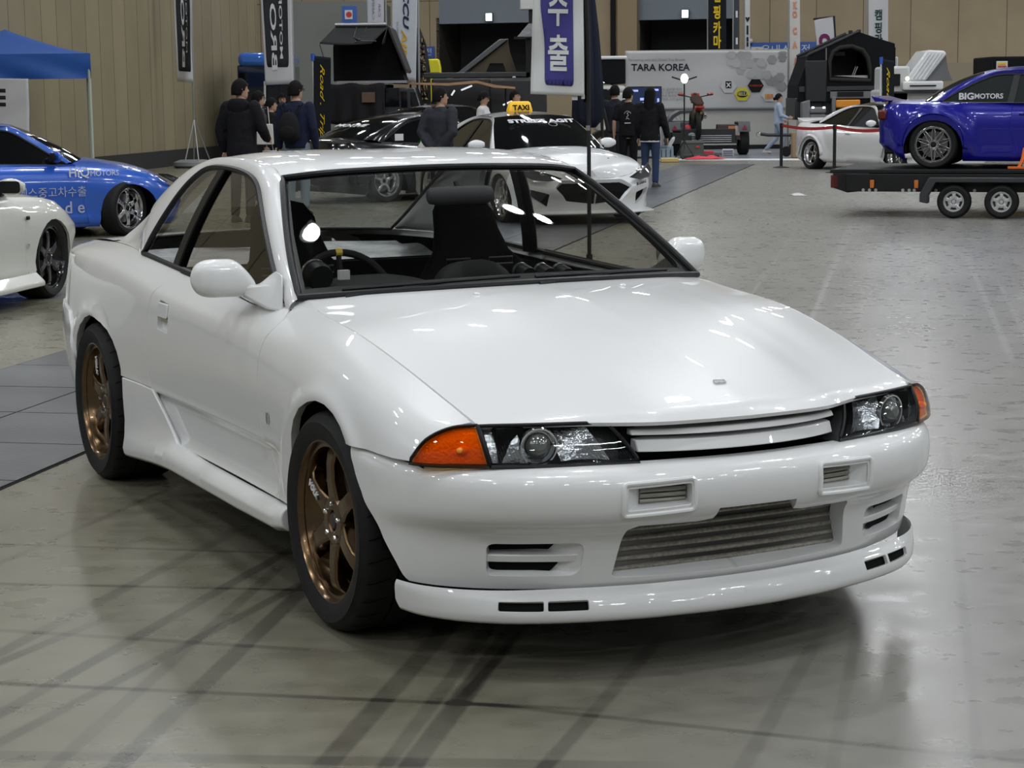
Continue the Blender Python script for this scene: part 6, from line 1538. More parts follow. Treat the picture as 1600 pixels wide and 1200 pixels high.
for u, v, m_, w_ in ((.632, .61, mat('hex_white', (.56, .56, .55), .7), ''), (.718, .745, mat('hex_yellow', (.62, .55, .06), .7), 'HELLA'), (.80, .60, mat('hex_black', (.015, .012, .012), .7), 'WARRIOR'), (.885, .76, mat('hex_white'), 'IBR')):
    patch(o, 'logo_hexagon', m_, pf, [(u+.050*math.cos(a), v+.050*2.78*.92*math.sin(a)) for a in [PI/3*q for q in range(6)]], off=.035, step=.1, smooth=0)
    if w_ == 'HELLA': patch(o, 'logo_disc', mat('logo_navy', (.04, .06, .12), .7), pf, [(u+.034*math.cos(a), v+.055*math.sin(a)) for a in np.linspace(0, 2*PI, 21)[:-1]], off=.045); ctext(o, w_, .075, mat('hex_yellow'), pf, u, v, ASP, off=.05, bold=.002)
    elif w_ == 'WARRIOR': ctext(o, w_, .05, red_s, pf, u, v, ASP, off=.05)
    elif w_ == 'IBR': ctext(o, w_, .11, mat('logo_orange', (.65, .26, .03), .7), pf, u, v+.03, ASP, off=.05, bold=.003)
    else: patch(o, 'logo_square', txt_k, pf, [(u-.018, v-.09), (u+.018, v-.09), (u+.018, v+.03), (u-.018, v+.03)], off=.045); ctext(o, 'X', .10, txt_w, pf, u, v-.02, ASP, off=.05, bold=.004)
# video screen
r = ground_root('video_screen', 1007, 0, 'video screen on a stand behind the couple', 'screen', Y=48); c_ = at(1007, 159, 48); k_ = 48/FPX
b = MB(); b.box((c_.x, 48, c_.z), (53*k_, .06, 47*k_)); wb(b, 'screen_case', black_trim, r, bevel=.01); b = MB(); b.box((c_.x, 47.965, c_.z), (50*k_, .01, 44*k_)); wb(b, 'screen_glow', mat('screen_dark', (.01, .015, .04), .2, emit=(.01, .018, .05), es=1), r)
for dx, dz_, w_, h_ in ((-16, 17, 12, 3), (17, 18, 9, 3), (-3, 4, 8, 4), (-4, -3, 7, 5), (21, -6, 3, 22), (-5, -10, 7, 4)):
    b = MB(); b.box((c_.x+dx*k_, 47.955, c_.z+dz_*k_), (w_*k_, .008, h_*k_)); wb(b, 'screen_window', mat('screen_pale', (.3, .4, .7), .3, emit=(.30, .38, .70), es=1), r)
pole(r, [(c_.x, 48.05, 0), (c_.x, 48.05, c_.z)], .03, pole_k, 'stand'); b = MB(); b.box((c_.x, 48.05, .02), (.7, .5, .04)); wb(b, 'base', pole_k, r)
# work light on a tripod
r = ground_root('work_light', 1069, 249, 'bright work light on a tall black tripod before the booth wall', 'lamp'); x_, y_ = r.location.x, r.location.y; zt = at(1068, 124, y_).z
pole(r, [(x_, y_, .25), (x_, y_, zt-.05)], .018, pole_k)
for a in (.3, 2.4, 4.5): pole(r, [(x_, y_, .45), (x_+.28*math.cos(a), y_+.28*math.sin(a), .01)], .012, pole_k, 'leg')
b = MB(); b.ball((x_, y_-.03, zt+.02), (.085, .05, .11), 12, 8); wb(b, 'lamp_head', mat('work_glow', (1, 1, 1), .5, emit=(1, .98, .94), es=14), r)
for sg in (-1, 1): b = MB(); b.tube([(x_+sg*.05, y_, zt-.02), (x_+sg*.30, y_, zt+.06)], .02, 6); wb(b, 'lamp_wing', black_trim, r)
# ================================================================== dirt bike and loose gear
r = ground_root('dirt_bike', 1100, 246, 'red and brown dirt bike seen from behind on a trailer', 'motorbike', Y=49.5); x_, y_ = r.location.x, r.location.y; k_ = 49.5/FPX; zb_ = .42
red_m = mat('bike_red', (.42, .05, .02), .35, 0, .5); brn = mat('bike_bronze', (.16, .11, .06), .4, .5)
xt = at(1092, 0, 49.5).x
for dy in (0, 1.4): b = MB(); b.tube([(xt-.02, y_+dy+.30*math.cos(a), zb_+.34+.30*math.sin(a)) for a in np.linspace(0, 2*PI, 25)[:-1]], .068, 8, closed=True); wb(b, 'tire', rubber, r)
b = MB(); b.tube([(xt, y_, zb_+.34), (xt+.03, y_+.5, zb_+.55), (xt+.03, y_+1.15, zb_+1.0)], .05, 8); b.tube([(xt+.02, y_+1.4, zb_+.34), (xt+.02, y_+1.15, zb_+1.15)], .045, 8); b.ball((xt+.06, y_+.7, zb_+.6), (.16, .25, .2), 12, 8); wb(b, 'frame', brn, r)
b = MB(); b.loft([[V3((xt+.02+w_*math.cos(a), yy, z+h_*math.sin(a))) for a in np.linspace(0, 2*PI, 13)[:-1]] for yy, z, w_, h_ in ((y_-.25, zb_+.86, .08, .02), (y_, zb_+.90, .12, .05), (y_+.4, zb_+.92, .14, .07), (y_+.9, zb_+1.0, .16, .10), (y_+1.1, zb_+1.05, .08, .06))]); wb(b, 'seat', mat('bike_seat', (.05, .03, .025), .7), r)
b = MB(); b.loft([[V3((xt+.02+w_*math.cos(a), yy, z+h_*math.sin(a))) for a in np.linspace(0, 2*PI, 13)[:-1]] for yy, z, w_, h_ in ((y_-.30, zb_+.80, .10, .015), (y_-.1, zb_+.78, .13, .10), (y_+.2, zb_+.72, .10, .06))]); wb(b, 'rear_fender', red_m, r)
b = MB(); b.box((xt+.03, y_+1.2, zb_+1.02), (.22, .08, .26)); wb(b, 'number_plate', red_m, r, bevel=.02)
zb2 = at(1092, 149, y_+1.1).z; b = MB(); b.tube([(xt-.43, y_+.95, zb2+.02), (xt-.2, y_+1.1, zb2-.02), (xt+.0, y_+1.15, zb2-.07), (xt+.24, y_+1.1, zb2-.02), (xt+.46, y_+.95, zb2+.02)], .014, 8); hbq = wb(b, 'handlebar', black_trim, r)
for sg in (-1, 1): b = MB(); b.ball((xt+.02+sg*.38, y_+1.05, zb2+.03), (.09, .05, .04), 10, 6); wb(b, 'hand_guard', red_m, r)
b = MB(); b.tube([(xt+.18, y_+.1, zb_+.55), (xt+.20, y_+.5, zb_+.62), (xt+.16, y_+.9, zb_+.5)], [.05, .045, .02], 10); wb(b, 'exhaust', chrome, r)
# trailer under it
r = ground_root('utility_trailer', 1110, 246, 'low dark trailer with angular fenders under the dirt bike', 'trailer', Y=50); x0_, x1_ = at(1045, 0, 50).x, at(1150, 0, 50).x; blk = mat('trailer_black', (.012, .012, .013), .45)
b = MB(); b.box(((x0_+x1_)/2, 50.6, .34), (x1_-x0_, 2.2, .08)); b.box(((x0_+x1_)/2, 49.52, .52), (x1_-x0_-.1, .04, .30)); wb(b, 'trailer_bed', blk, r, bevel=.01)
for px in (1052, 1161):
    X_ = at(px, 0, 50).x; b = MB(); b.loft([[V3((X_+dx, yy, zz)) for dx in (-.15, .15)]+[V3((X_+dx, yy, zz-.03)) for dx in (.15, -.15)] for yy, zz in ((49.5, .62), (49.6, .84), (50.4, .84), (50.6, .62))]); wb(b, 'wheel_fender', mat('fender_grey', (.07, .075, .08), .4), r)
    b = MB(); b.lathe([(.14, -.12), (.30, -.13), (.345, -.09), (.345, .09), (.30, .13), (.14, .12)], 28, T(X_+.02, 50.0, .345) @ Ry(H90)); wb(b, 'tire', rubber, r); b = MB(); b.lathe([(0, .12), (.14, .12), (.15, .10)], 16, T(X_+.02, 50, .345) @ Ry(H90)); wb(b, 'rim', alu, r)
    b = MB(); b.prism([(-.07, -.05), (.07, -.05), (0, .07)], .01, frame((X_, 49.49, .70), (1, 0, 0), (0, 0, 1))); wb(b, 'reflector', mat('reflector_red', (.3, .02, .05), .3), r)
for i in range(4): b = MB(); b.tube([(x1_-1.15, 49.49, .50-.05*i), (x1_-.15, 49.49, .50-.05*i)], .012, 5); wb(b, 'slat_light', mat('pale_strip', (.4, .4, .42), .4), r)
def gear(name, px, py, w, d, h, col, label, cat, kind='box', Y=None, z=0, sub=None):
    q = gnd(px, py) if Y is None else at(px, 300, Y); r = empty(name, (q.x, q.y, z)); tag(r, label, cat); m_ = mat('gear_%d_%d_%d' % tuple(int(c*99) for c in col), col, .55)
    b = MB()
    if kind == 'box': b.box((0, 0, h/2), (w, d, h), taper=.94); b.build('box_body', m_, r, bevel=.02)
    elif kind == 'bag': rings_body(b, [(0, 0, 0, w*.45, d*.45), (0, 0, h*.3, w*.5, d*.5), (0, 0, h*.75, w*.42, d*.45), (0, 0, h, w*.15, d*.2)]); b.build('bag_body', m_, r, smooth=60, sub=1)
    elif kind == 'roll': b.lathe([(0, -w/2), (h/2, -w/2), (h/2, w/2), (0, w/2)], 16, T(0, 0, h/2) @ Ry(H90)); b.build('roll_body', m_, r)
    if sub:
        for (nm, dx, dz_, ww, hh, c2) in sub: b = MB(); b.box((dx, -d/2-.006, dz_), (ww, .02, hh)); b.build(nm, mat('gear_%d_%d_%d' % tuple(int(c*99) for c in c2), c2, .5), r, bevel=.004)
    return r
gear('tool_case', 1036, 249, .50, .3, .32, (.20, .27, .32), 'grey-blue ribbed plastic case left of the work light', 'case', sub=[('rib', dx, .15, .03, .18, (.06, .07, .08)) for dx in (-.16, -.05, .06, .17)]+[('handle', 0, .30, .18, .04, (.10, .12, .14))])
gear('storage_box', 1081, 249, .56, .4, .42, (.07, .08, .07), 'dark green-grey storage box with a red label right of the work light', 'box', sub=[('label_plate', .12, .27, .10, .05, (.5, .04, .03)), ('lid_edge', 0, .38, .56, .03, (.12, .13, .12))], Y=47.8)
gear('cushion', 1046, 253.5, .42, .25, .10, (.55, .40, .16), 'flat tan cushion on the floor left of the tripod foot', 'cushion')
gear('duffel_bag', 1062, 240, .62, .4, .36, (.015, .015, .016), 'black duffel bag on the trailer left of the dirt bike', 'bag', 'bag', Y=49.9, z=.38)
gear('riding_helmet', 1074, 240, .22, .22, .24, (.45, .03, .03), 'red helmet-shaped bag beside the black duffel', 'bag', 'bag', Y=49.7, z=.55)
gear('grey_bundle', 1080, 240, .36, .25, .14, (.28, .30, .33), 'light grey folded bundle in front of the duffel', 'bag', 'bag', Y=49.6, z=.48)
gear('side_panel', 1137, 245, .62, .3, .40, (.06, .03, .03), 'printed orange, white and blue side panel of luggage on the trailer', 'box', Y=49.8, z=.38, sub=[('orange_print', .08, .25, .18, .20, (.60, .20, .05)), ('white_print', .22, .24, .12, .24, (.6, .5, .45)), ('blue_print', -.20, .12, .14, .08, (.10, .25, .6))])
gear('red_crate', 1104, 247, .34, .3, .16, (.50, .03, .04), 'small red machine case under the dirt bike', 'case', Y=48.2)
gear('leaflet_board', 1137, 250, .30, .05, .20, (.5, .5, .55), 'small white price board leaning before the trailer', 'board', Y=48.2, sub=[('print_line', 0, .05+.05*i, .24, .02, (.10, .10, .16)) for i in range(3)])
gear('black_roll', 1094, 254, .9, .12, .12, (.02, .02, .02), 'long black rolled mat lying on the booth floor', 'mat', 'roll', Y=47.0)
q = gnd(1113, 253); r = empty('red_cloth', (q.x, 46.6, 0)); tag(r, 'crumpled bright red cloth on the floor in front of the trailer', 'cloth')
b = MB(); b.grid(lambda u, v: np.array(((u-.5)*.95, (v-.5)*.5, .02+.09*abs(math.sin(9*u+3*v)*math.cos(7*v+4*u))*math.sin(PI*u)*math.sin(PI*v)+.01)), 30, 14); b.build('cloth_sheet', mat('cloth_red', (.65, .03, .05), .6), r, smooth=60, recalc=False, solid=.004)
q = gnd(1247, 305); b = MB(); b.grid(lambda u, v: np.array((q.x+(u-.5)*.20, q.y+(v-.5)*.5, .006+.03*math.sin(PI*u)*math.sin(PI*v))), 10, 6); pz = b.build('paper_scrap', mat('paper', (.6, .6, .58), .8), recalc=False, solid=.002); tag(pz, 'scrap of white paper on the concrete left of the car trailer', 'paper')
# black hatch panel propped open behind the gear
r = ground_root('open_hatch', 1060, 0, 'open dark vehicle bonnet propped on two stays behind the gear', 'bonnet', Y=52); b = MB(); pts = [at(1043, 190, 52), at(1050, 180, 52), at(1062, 173, 52), at(1086, 172, 52), at(1086, 176, 52), at(1064, 178, 52), at(1054, 184, 52), at(1047, 193, 52)]
b.loft([[p_+V3((0, dy, 0)) for p_ in pts] for dy in (0, 1.2)]); wb(b, 'bonnet_panel', mat('bonnet_grey', (.06, .065, .08), .3, 0, .6), r)
for x1 in (1056, 1062): pole(r, [at(x1, 182, 52.2), at(x1+8, 206, 52.2)], .01, alu, 'stay')
b = MB(); b.box((at(1062, 0, 52.6).x, 52.6, .42), (.9, 1.2, .84)); wb(b, 'vehicle_nose', mat('bonnet_grey'), r, bevel=.05)
# ================================================================== barrier posts
def post(px, py, label, Y=None):
    r = ground_root('barrier_post', px, py, label, 'barrier', 'belt barrier posts', Y=Y); x_, y_ = r.location.x, r.location.y
    b = MB(); b.lathe([(0, 0), (.17, 0), (.17, .012), (.05, .03), (.033, .04), (.033, .82), (.04, .83), (.04, .92), (0, .93)], 20, T(x_, y_, 0)); wb(b, 'post_body', pole_k, r, smooth=40); return V3((x_, y_, .88))
a1 = post(1220.5, 262, 'left of the two black belt posts, right of the walking woman'); a2 = post(1303, 262.5, 'right of the two black belt posts, before the white coupe', Y=38.0); a3 = V3((at(1396, 0, 35.4).x, 35.4, .88))
r = empty('barrier_belt', a1); tag(r, 'red belt stretched between the barrier posts', 'belt')
for p_, q_ in ((a1, a2), (a2, a3)): b = MB(); b.loft([[p_.lerp(q_, t)+V3((0, 0, dz_-.05*math.sin(PI*t)*1.0)) for dz_ in (-.03, .03)]+[p_.lerp(q_, t)+V3((0, .004, dz_-.05*math.sin(PI*t))) for dz_ in (.03, -.03)] for t in np.linspace(0, 1, 13)]); wb(b, 'belt_web', mat('belt_red', (.42, .02, .02), .6), r)
post(1396, 263, 'black belt post hidden mostly behind the car trailer', Y=35.4)
# pan-tilt trolley by the woman
r = ground_root('camera_crane', 1215, 246, 'black camera crane arm on a wheeled stand behind the barrier', 'crane', Y=48); b = MB(); b.tube([at(1184, 209, 48), at(1200, 211, 48), at(1252, 211, 48)], .04, 8); wb(b, 'boom', pole_k, r)
b = MB(); b.tube([at(1228, 212, 48), (at(1228, 0, 48).x, 48, .1)], .025, 6); b.tube([at(1236, 214, 48), (at(1233, 0, 48).x, 48.2, .1)], .02, 6); wb(b, 'stand', pole_m, r)
b = MB(); b.lathe([(0, -.05), (.12, -.05), (.13, 0), (.12, .05), (0, .05)], 16, T(at(1231, 0, 48).x, 48, .13) @ Rx(H90)); wb(b, 'wheel', rubber, r); b = MB(); b.box(at(1185, 210, 48), (.10, .08, .09)); wb(b, 'camera_body', chrome, r, bevel=.01)
gear('cardboard_box', 1247, 247, .34, .3, .62, (.30, .20, .11), 'tall cardboard box behind the rear of the white coupe', 'box', Y=47, sub=[('print_mark', 0, .25, .10, .06, (.6, .6, .6))])
# ================================================================== camper vehicles, right
r = ground_root('camper_truck', 1320, 0, 'large black off-road camper with a round-windowed tent body', 'camper', Y=50); Yk = 50; S = lambda x, y, dy=0: at(x, y, Yk)+V3((0, dy, 0))
ck = mat('camper_black', (.007, .0075, .009), .7, bump=(8, .2)); cg = mat('camper_grey', (.17, .175, .18), .5)
out = [(1246, 158), (1247, 133), (1262, 92), (1262, 88), (1342, 50), (1372, 60), (1398, 68), (1399, 160)]
c2 = at(1330, 100, Yk); winp = [(x, y) for x, y in ((1300, 118), (1300, 95), (1304, 84), (1313, 78), (1330, 76), (1345, 82), (1352, 92), (1355, 105), (1356, 122))]
# tent side with window hole: cdt in pixel plane, placed at real depth
P0 = [(x, y) for x, y in out]; n = len(P0); m__ = len(winp)
R2 = delaunay_2d_cdt([Vector(p_) for p_ in P0+winp], [(i, (i+1) % n) for i in range(n)]+[(n+i, n+(i+1) % m__) for i in range(m__)], [], 0, 1e-4); b = MB()
fs = [f for f in R2[2] if inside((sum(R2[0][i].x for i in f)/3, sum(R2[0][i].y for i in f)/3), P0) and not inside((sum(R2[0][i].x for i in f)/3, sum(R2[0][i].y for i in f)/3), winp)]
for dy in (0, 1.9): b.add([S(v.x, v.y, dy) for v in R2[0]], [tuple(f) for f in fs])
for i in range(n): 
    if i != n-1 or True: a_, c_ = P0[i], P0[(i+1) % n]; b.add([S(*a_), S(*c_), S(*c_, 1.9), S(*a_, 1.9)], [(0, 1, 2, 3)])
wb(b, 'tent_body', ck, r, smooth=0, recalc=False, solid=.02)
b = MB(); b.tube([S(x, y, -.03) for x, y in [(1297, 124), (1296, 95), (1301, 81), (1312, 74), (1331, 72), (1348, 78), (1356, 90), (1359, 105), (1360, 126)]], .05, 8, closed=True); wb(b, 'window_flap', mat('flap_mesh', (.035, .034, .03), .8, bump=(20, .6)), r)
b = MB(); b.box(S(1328, 100, 1.7), (.95, .04, .95)); wb(b, 'inner_panel', mat('inner_dark', (.02, .022, .025), .6), r); b = MB(); b.box(S(1328, 121, .75), (.95, 1.3, .10)); b.box(S(1303, 100, 1.0), (.14, .05, .8)); b.box(S(1323, 82, 1.6), (.45, .05, .10)); wb(b, 'mattress_edge', mat('mattress_pale', (.5, .5, .47), .7), r)
for x in (1347, 1350): pole(r, [S(x, 103, .9), S(x-6, 118, .9)], .012, alu, 'strut')
pole(r, [S(1290.5, 74, -.03), S(1290.5, 133, -.03)], .018, alu, 'tent_pole'); pole(r, [S(1262, 86, -.02), S(1342, 49, -.02)], .04, pole_k, 'roof_edge'); pole(r, [S(1342, 49, 1.9), S(1262, 86, 1.9)], .04, pole_k, 'roof_edge')
for x, y in ((1269, 82), (1331, 52), (1344, 51)): b = MB(); b.box(S(x, y-2, .2), (.10, .08, .10)); wb(b, 'roof_clip', pole_k, r, bevel=.01)
b = MB(); b.box(S(1264, 117, -.04), (.12, .01, .05)); wb(b, 'maker_mark', mat('text_pale', (.4, .4, .42), .6), r); b = MB(); b.box(S(1274, 127, -.06), (.55, .12, 1.05), Matrix.Rotation(0, 3, 'X')); wb(b, 'spare_case', pole_k, r, bevel=.03)
b = MB(); b.box(S(1325, 139, .9), (2.5, 1.9, .14)); wb(b, 'bed_rail', mat('rail_black', (.03, .031, .034), .4), r, bevel=.01)
b = MB(); b.box(S(1325, 160, 1.0), (2.2, 1.7, .62)); b.box(S(1264, 170, .9), (.7, 1.7, .55)); wb(b, 'truck_body', mat('truck_dark', (.02, .02, .022), .5), r, bevel=.02)
b = MB(); b.box(S(1328, 147, -.02), (1.02, .06, .22)); b.box(S(1375, 147, -.02), (.52, .06, .22)); wb(b, 'grey_locker', cg, r, bevel=.01)
b = MB(); b.box(S(1328, 147, -.06), (.66, .03, .12)); wb(b, 'vent_grille', black_trim, r)
b = MB(); b.box(S(1324, 162, .0), (.62, .25, .20)); wb(b, 'orange_tank', mat('orange_plastic', (.75, .28, .02), .5), r, bevel=.03); b = MB(); b.box(S(1302, 165, .05), (.10, .3, .45)); b.box(S(1362, 165, .05), (.10, .3, .45)); wb(b, 'grey_pillar', cg, r, bevel=.02)
b = MB(); b.loft([[S(1250, 160, dy), S(1262, 156, dy), S(1262, 208, dy), S(1250, 200, dy)] for dy in (-.4, 0)]); wb(b, 'side_box', cg, r, bevel=.02); b = MB(); b.box(S(1274, 172, -.3), (.42, .25, .16)); b.box(S(1274, 184, -.3), (.40, .2, .20)); wb(b, 'front_bumper', cg, r, bevel=.04)
for x in (1266, 1283): b = MB(); b.box(S(x, 168, -.45), (.07, .04, .05)); wb(b, 'lamp', mat('lamp_small', (1, 1, 1), .3, emit=(1, 1, 1), es=1.2), r, bevel=.01)
for x in (1290, 1378):
    X_ = at(x, 0, Yk).x; b = MB(); b.lathe([(.2, 0), (.42, -.02), (.46, .03), (.46, .26), (.42, .3), (.2, .28)], 28, T(X_, Yk, .46) @ Rx(-H90)); wb(b, 'tire', rubber, r); b = MB(); b.lathe([(0, .0), (.22, .02)], 20, T(X_, Yk, .46) @ Rx(-H90)); wb(b, 'rim', cg, r, recalc=False)
# white off-roader with slanted white roof tent
r = ground_root('camper_truck', 1440, 0, 'white off-road vehicle with a slanted white hard-shell roof tent', 'camper', Y=46); Yk = 46; wm = mat('shell_white', (.72, .73, .75), .3, 0, .6)
b = MB(); b.loft([[S(1413, 128, dy), S(1449, 78, dy), S(1476, 79, dy), S(1480, 84, dy), S(1447, 126, dy)] for dy in (0, 1.3)]); wb(b, 'tent_lid', wm, r, bevel=.06)
for i in range(4): b = MB(); b.tube([S(1453+i*6, 84, -.01), S(1425+i*6, 124, -.01)], .018, 6); wb(b, 'lid_rib', wm, r)
b = MB(); b.loft([[S(1448, 126, dy), S(1479, 84, dy), S(1483, 110, dy), S(1490, 126, dy)] for dy in (.1, 1.2)]); wb(b, 'tent_fabric', mat('tent_grey', (.16, .16, .165), .8, bump=(6, .5)), r)
b = MB(); b.box(S(1442, 134, .6), (.95, 1.3, .22)); wb(b, 'tent_base', wm, r, bevel=.04); b = MB(); b.box(S(1441, 134, -.08), (.62, .01, .035)); wb(b, 'base_lettering', txt_k, r); b = MB(); b.box(S(1440, 144, .6), (1.3, 1.4, .05)); wb(b, 'roof_rack', pole_k, r, bevel=.01)
b = MB(); b.box(S(1405, 132, .9), (.55, 1.6, .85)); b.box(S(1430, 170, .9), (1.5, 1.6, .9)); wb(b, 'vehicle_body', mat('van_white', (.55, .56, .55), .4), r, bevel=.06)
b = MB(); b.box(S(1400, 125, .05), (.22, .02, .28)); wb(b, 'window', tint, r, bevel=.02)
b = MB(); b.ball(S(1415, 123, -.2), .05, 10, 6); wb(b, 'work_lamp', mat('lamp_warm', (1, .9, .6), .3, emit=(1, .85, .5), es=2), r)
for x in (1400, 1450): X_ = at(x, 0, Yk).x; b = MB(); b.lathe([(.2, 0), (.38, -.02), (.41, .03), (.41, .22), (.38, .25), (.2, .24)], 24, T(X_, Yk, .41) @ Rx(-H90)); wb(b, 'tire', rubber, r)
r = ground_root('white_van', 1400, 0, 'white box vehicle partly hidden behind the black camper', 'van', Y=54); Yk = 54; b = MB(); b.box((S(1385, 0).x, Yk+1.2, 1.25), (.75, 2.2, 2.5)); wb(b, 'van_body', mat('van_white'), r, bevel=.03); b = MB(); b.box(S(1391, 100, .07), (.30, .04, .9)); wb(b, 'door_opening', dark_void, r)
r = ground_root('kiosk', 1580, 0, 'black booth box with a small coloured sign above the blue car roof', 'kiosk', Y=50); Yk = 50; b = MB(); b.box(S(1590, 130, 1.0), (1.35, 2.0, 1.35)); b.box(S(1590, 190, 1.0), (1.3, 2, 1.6)); wb(b, 'kiosk_body', ck, r, bevel=.04)
b = MB(); b.box(S(1565, 103, -.03), (.28, .03, .24)); wb(b, 'sign_board', mat('sign_white'), r); b = MB(); b.box(S(1565, 99, -.06), (.22, .01, .05)); wb(b, 'sign_print', yellow, r); b = MB(); b.box(S(1565, 104, -.06), (.22, .01, .04)); wb(b, 'sign_print', red_s, r)
# ================================================================== roof-tent vehicle, centre left
r = ground_root('roof_tent_suv', 590, 0, 'black off-road wagon with an opened black roof tent on top', 'car', Y=39); Yk = 39; tk_ = mat('tent_black', (.006, .006, .007), .75, bump=(7, .35))
b = MB(); b.loft([[S(520, 127, dy), S(519, 74, dy), S(524, 44, dy), S(604, 45, dy), S(632, 127, dy)] for dy in (.2, 1.85)]); wb(b, 'tent_box', tk_, r)
b = MB(); b.loft([[S(524, 38, dy), S(604, 38, dy), S(610, 42, dy), S(636, 110, dy), S(633, 114, dy), S(604, 44, dy), S(524, 43, dy)] for dy in (.0, 1.9)]); wb(b, 'tent_lid', mat('lid_black', (.010, .010, .011), .5), r, bevel=.02)
b = MB(); b.tube([S(524, 39, -.03), S(604, 38.5, -.03)], .035, 8); wb(b, 'lid_rail', mat('rail_alu', (.35, .35, .36), .35, .7), r)
b = MB(); b.grid(lambda u, v: S(524+(505-524)*v+u*(82-2*v), 43+27*v+2.2*math.sin(PI*u)*v, -.05-.75*v), 14, 8); b.grid(lambda u, v: S(605+(600-605)*v, 43+28*v, -.05-.75*v+ (1-v)*0+u*.8), 6, 6); wb(b, 'tent_awning', mat('awning_black', (.016, .016, .017), .7, bump=(5, .5)), r, solid=.008, recalc=False)
b = MB(); b.tube([S(558, 42, -.06), S(556, 60, -.5), S(569, 66, -.75), S(592, 66, -.75)], .012, 6); b.tube([S(574, 42, -.06), S(569, 58, -.4), S(560, 68, -.75)], .012, 6); wb(b, 'tent_strap', pole_k, r)
pole(r, [S(505, 70, -.8), S(508, 95, -.1)], .01, pole_m, 'awning_stay')
b = MB(); b.grid(lambda u, v: S(517+u*85, 131+v*2+60*v+1.5*math.sin(12*u), -.2+.05*math.sin(20*u)*v), 30, 8); b.grid(lambda u, v: S(600+u*8, 132+59*v, -.2+1.6*u), 6, 6); wb(b, 'annex_curtain', mat('annex_black', (.02, .02, .022), .8, bump=(6, .5)), r, solid=.006, recalc=False)
b = MB(); b.box(S(577, 152, -.25), (.26, .02, .2)); wb(b, 'wooden_chest', mat('wood_brown', (.12, .07, .04), .6), r)
b = MB(); b.box(S(580, 128, 1.0), (1.4, 1.7, .05)); wb(b, 'tent_floor', alu, r)
sg2 = mat('suv_graphite', (.035, .037, .038), .35, .3, .6)
b = MB(); b.loft([[S(606, 137, dy), S(648, 137, dy), S(658, 168, dy), S(662, 170, dy), S(664, 200, dy), S(590, 205, dy), S(596, 160, dy)] for dy in (0, 1.7)]); wb(b, 'wagon_body', sg2, r, bevel=.03)
b = MB(); b.loft([[S(626, 143, dy), S(636, 143, dy), S(637, 168, dy), S(627, 168, dy)] for dy in (-.02, .01)]); wb(b, 'side_window', tint, r); b = MB(); b.loft([[S(641, 144, dy), S(649, 144, dy), S(656, 168, dy), S(642, 168, dy)] for dy in (-.02, .01)]); wb(b, 'side_window', tint, r); b = MB(); b.box(S(612, 152, -.02), (.30, .03, .36)); wb(b, 'side_window', tint, r)
for x in (600, 650): X_ = at(x, 0, Yk).x; b = MB(); b.lathe([(.2, 0), (.38, -.02), (.41, .03), (.41, .22), (.38, .25), (.2, .24)], 24, T(X_, Yk-.02, .41) @ Rx(-H90)); wb(b, 'tire', rubber, r)
# brown tent fabric awning and black awning truck
r = ground_root('awning_truck', 745, 0, 'black pickup with a long black side awning and a wedge tent', 'truck', Y=41); Yk = 41
b = MB(); b.box(S(745, 117, .5), (2.25, .30, .12)); wb(b, 'awning_case', mat('awning_case', (.025, .026, .028), .4), r, bevel=.02)
for i in range(5): b = MB(); b.box(S(702+i*23, 122.5, .33), (.14, .01, .018)); wb(b, 'awning_tag', mat('tag_cream', (.42, .40, .33), .6), r)
ctext(r, 'TOMP', .10, txt_w, lambda u, v, off=0: S(816, 122, .30)+V3((u*1.0, 0, -v)), 0, 0, 1, bold=.002); b = MB(); b.prism([(-.06, -.03), (.06, -.03), (.03, .03), (-.02, .03)], .01, frame(S(803, 121, .32), (1, 0, 0), (0, 0, 1))); wb(b, 'maker_mark', txt_w, r)
b = MB(); b.loft([[S(711, 115, dy), S(780, 60, dy), S(795, 59, dy), S(724, 115, dy)] for dy in (.6, 1.9)]); wb(b, 'wedge_lid', mat('lid_grey', (.10, .11, .12), .4, .2), r, bevel=.02)
b = MB(); b.loft([[S(732, 113, dy), S(794, 62, dy), S(797, 80, dy), S(808, 113, dy), S(792, 114, dy), S(786, 98, dy), S(765, 98, dy), S(758, 114, dy)] for dy in (.7, 1.8)]); wb(b, 'wedge_fabric', mat('tent_khaki', (.10, .085, .06), .8, bump=(7, .8)), r)
b = MB(); b.loft([[S(808, 57, dy), S(826, 36, dy), S(838, 36, dy), S(838, 57, dy)] for dy in (.2, .8)]); wb(b, 'silver_cover', mat('silver_cloth', (.32, .32, .34), .35, .5, bump=(12, .9)), r); b = MB(); b.box(S(818, 58, .5), (.40, .7, .03)); wb(b, 'cover_frame', black_trim, r)
b = MB(); b.box(S(826, 88, .6), (.10, .5, .82)); wb(b, 'frame_post', black_trim, r)
b = MB(); b.box(S(760, 150, 1.0), (2.3, 1.5, .75)); b.box(S(810, 165, .9), (1.2, 1.4, 1.1)); wb(b, 'truck_body', mat('truck_dark'), r, bevel=.04)
b = MB(); b.tube([S(676, 119, .5), S(680, 140, .5), (S(681, 0, .5).x, Yk+.5, 0)], .018, 6); b.tube([S(683, 119, .5), (S(684, 0, .5).x, Yk+.5, 0)], .018, 6); wb(b, 'awning_leg', pole_k, r)
for (x0, y0, x1, y1) in ((721, 141, 738, 134), (786, 164, 802, 157), (706, 149, 711, 141)): b = MB(); b.tube([S(x0, y0, -.3), S(x1, y1, -.3)], .02, 6); wb(b, 'light_bar', mat('strip_light', (1, 1, 1), .3, emit=(.9, .95, 1), es=.9), r)
for x in (700, 800): X_ = at(x, 0, Yk).x; b = MB(); b.lathe([(.2, 0), (.38, -.02), (.41, .03), (.41, .22), (.38, .25), (.2, .24)], 24, T(X_, Yk+.2, .41) @ Rx(-H90)); wb(b, 'tire', rubber, r)
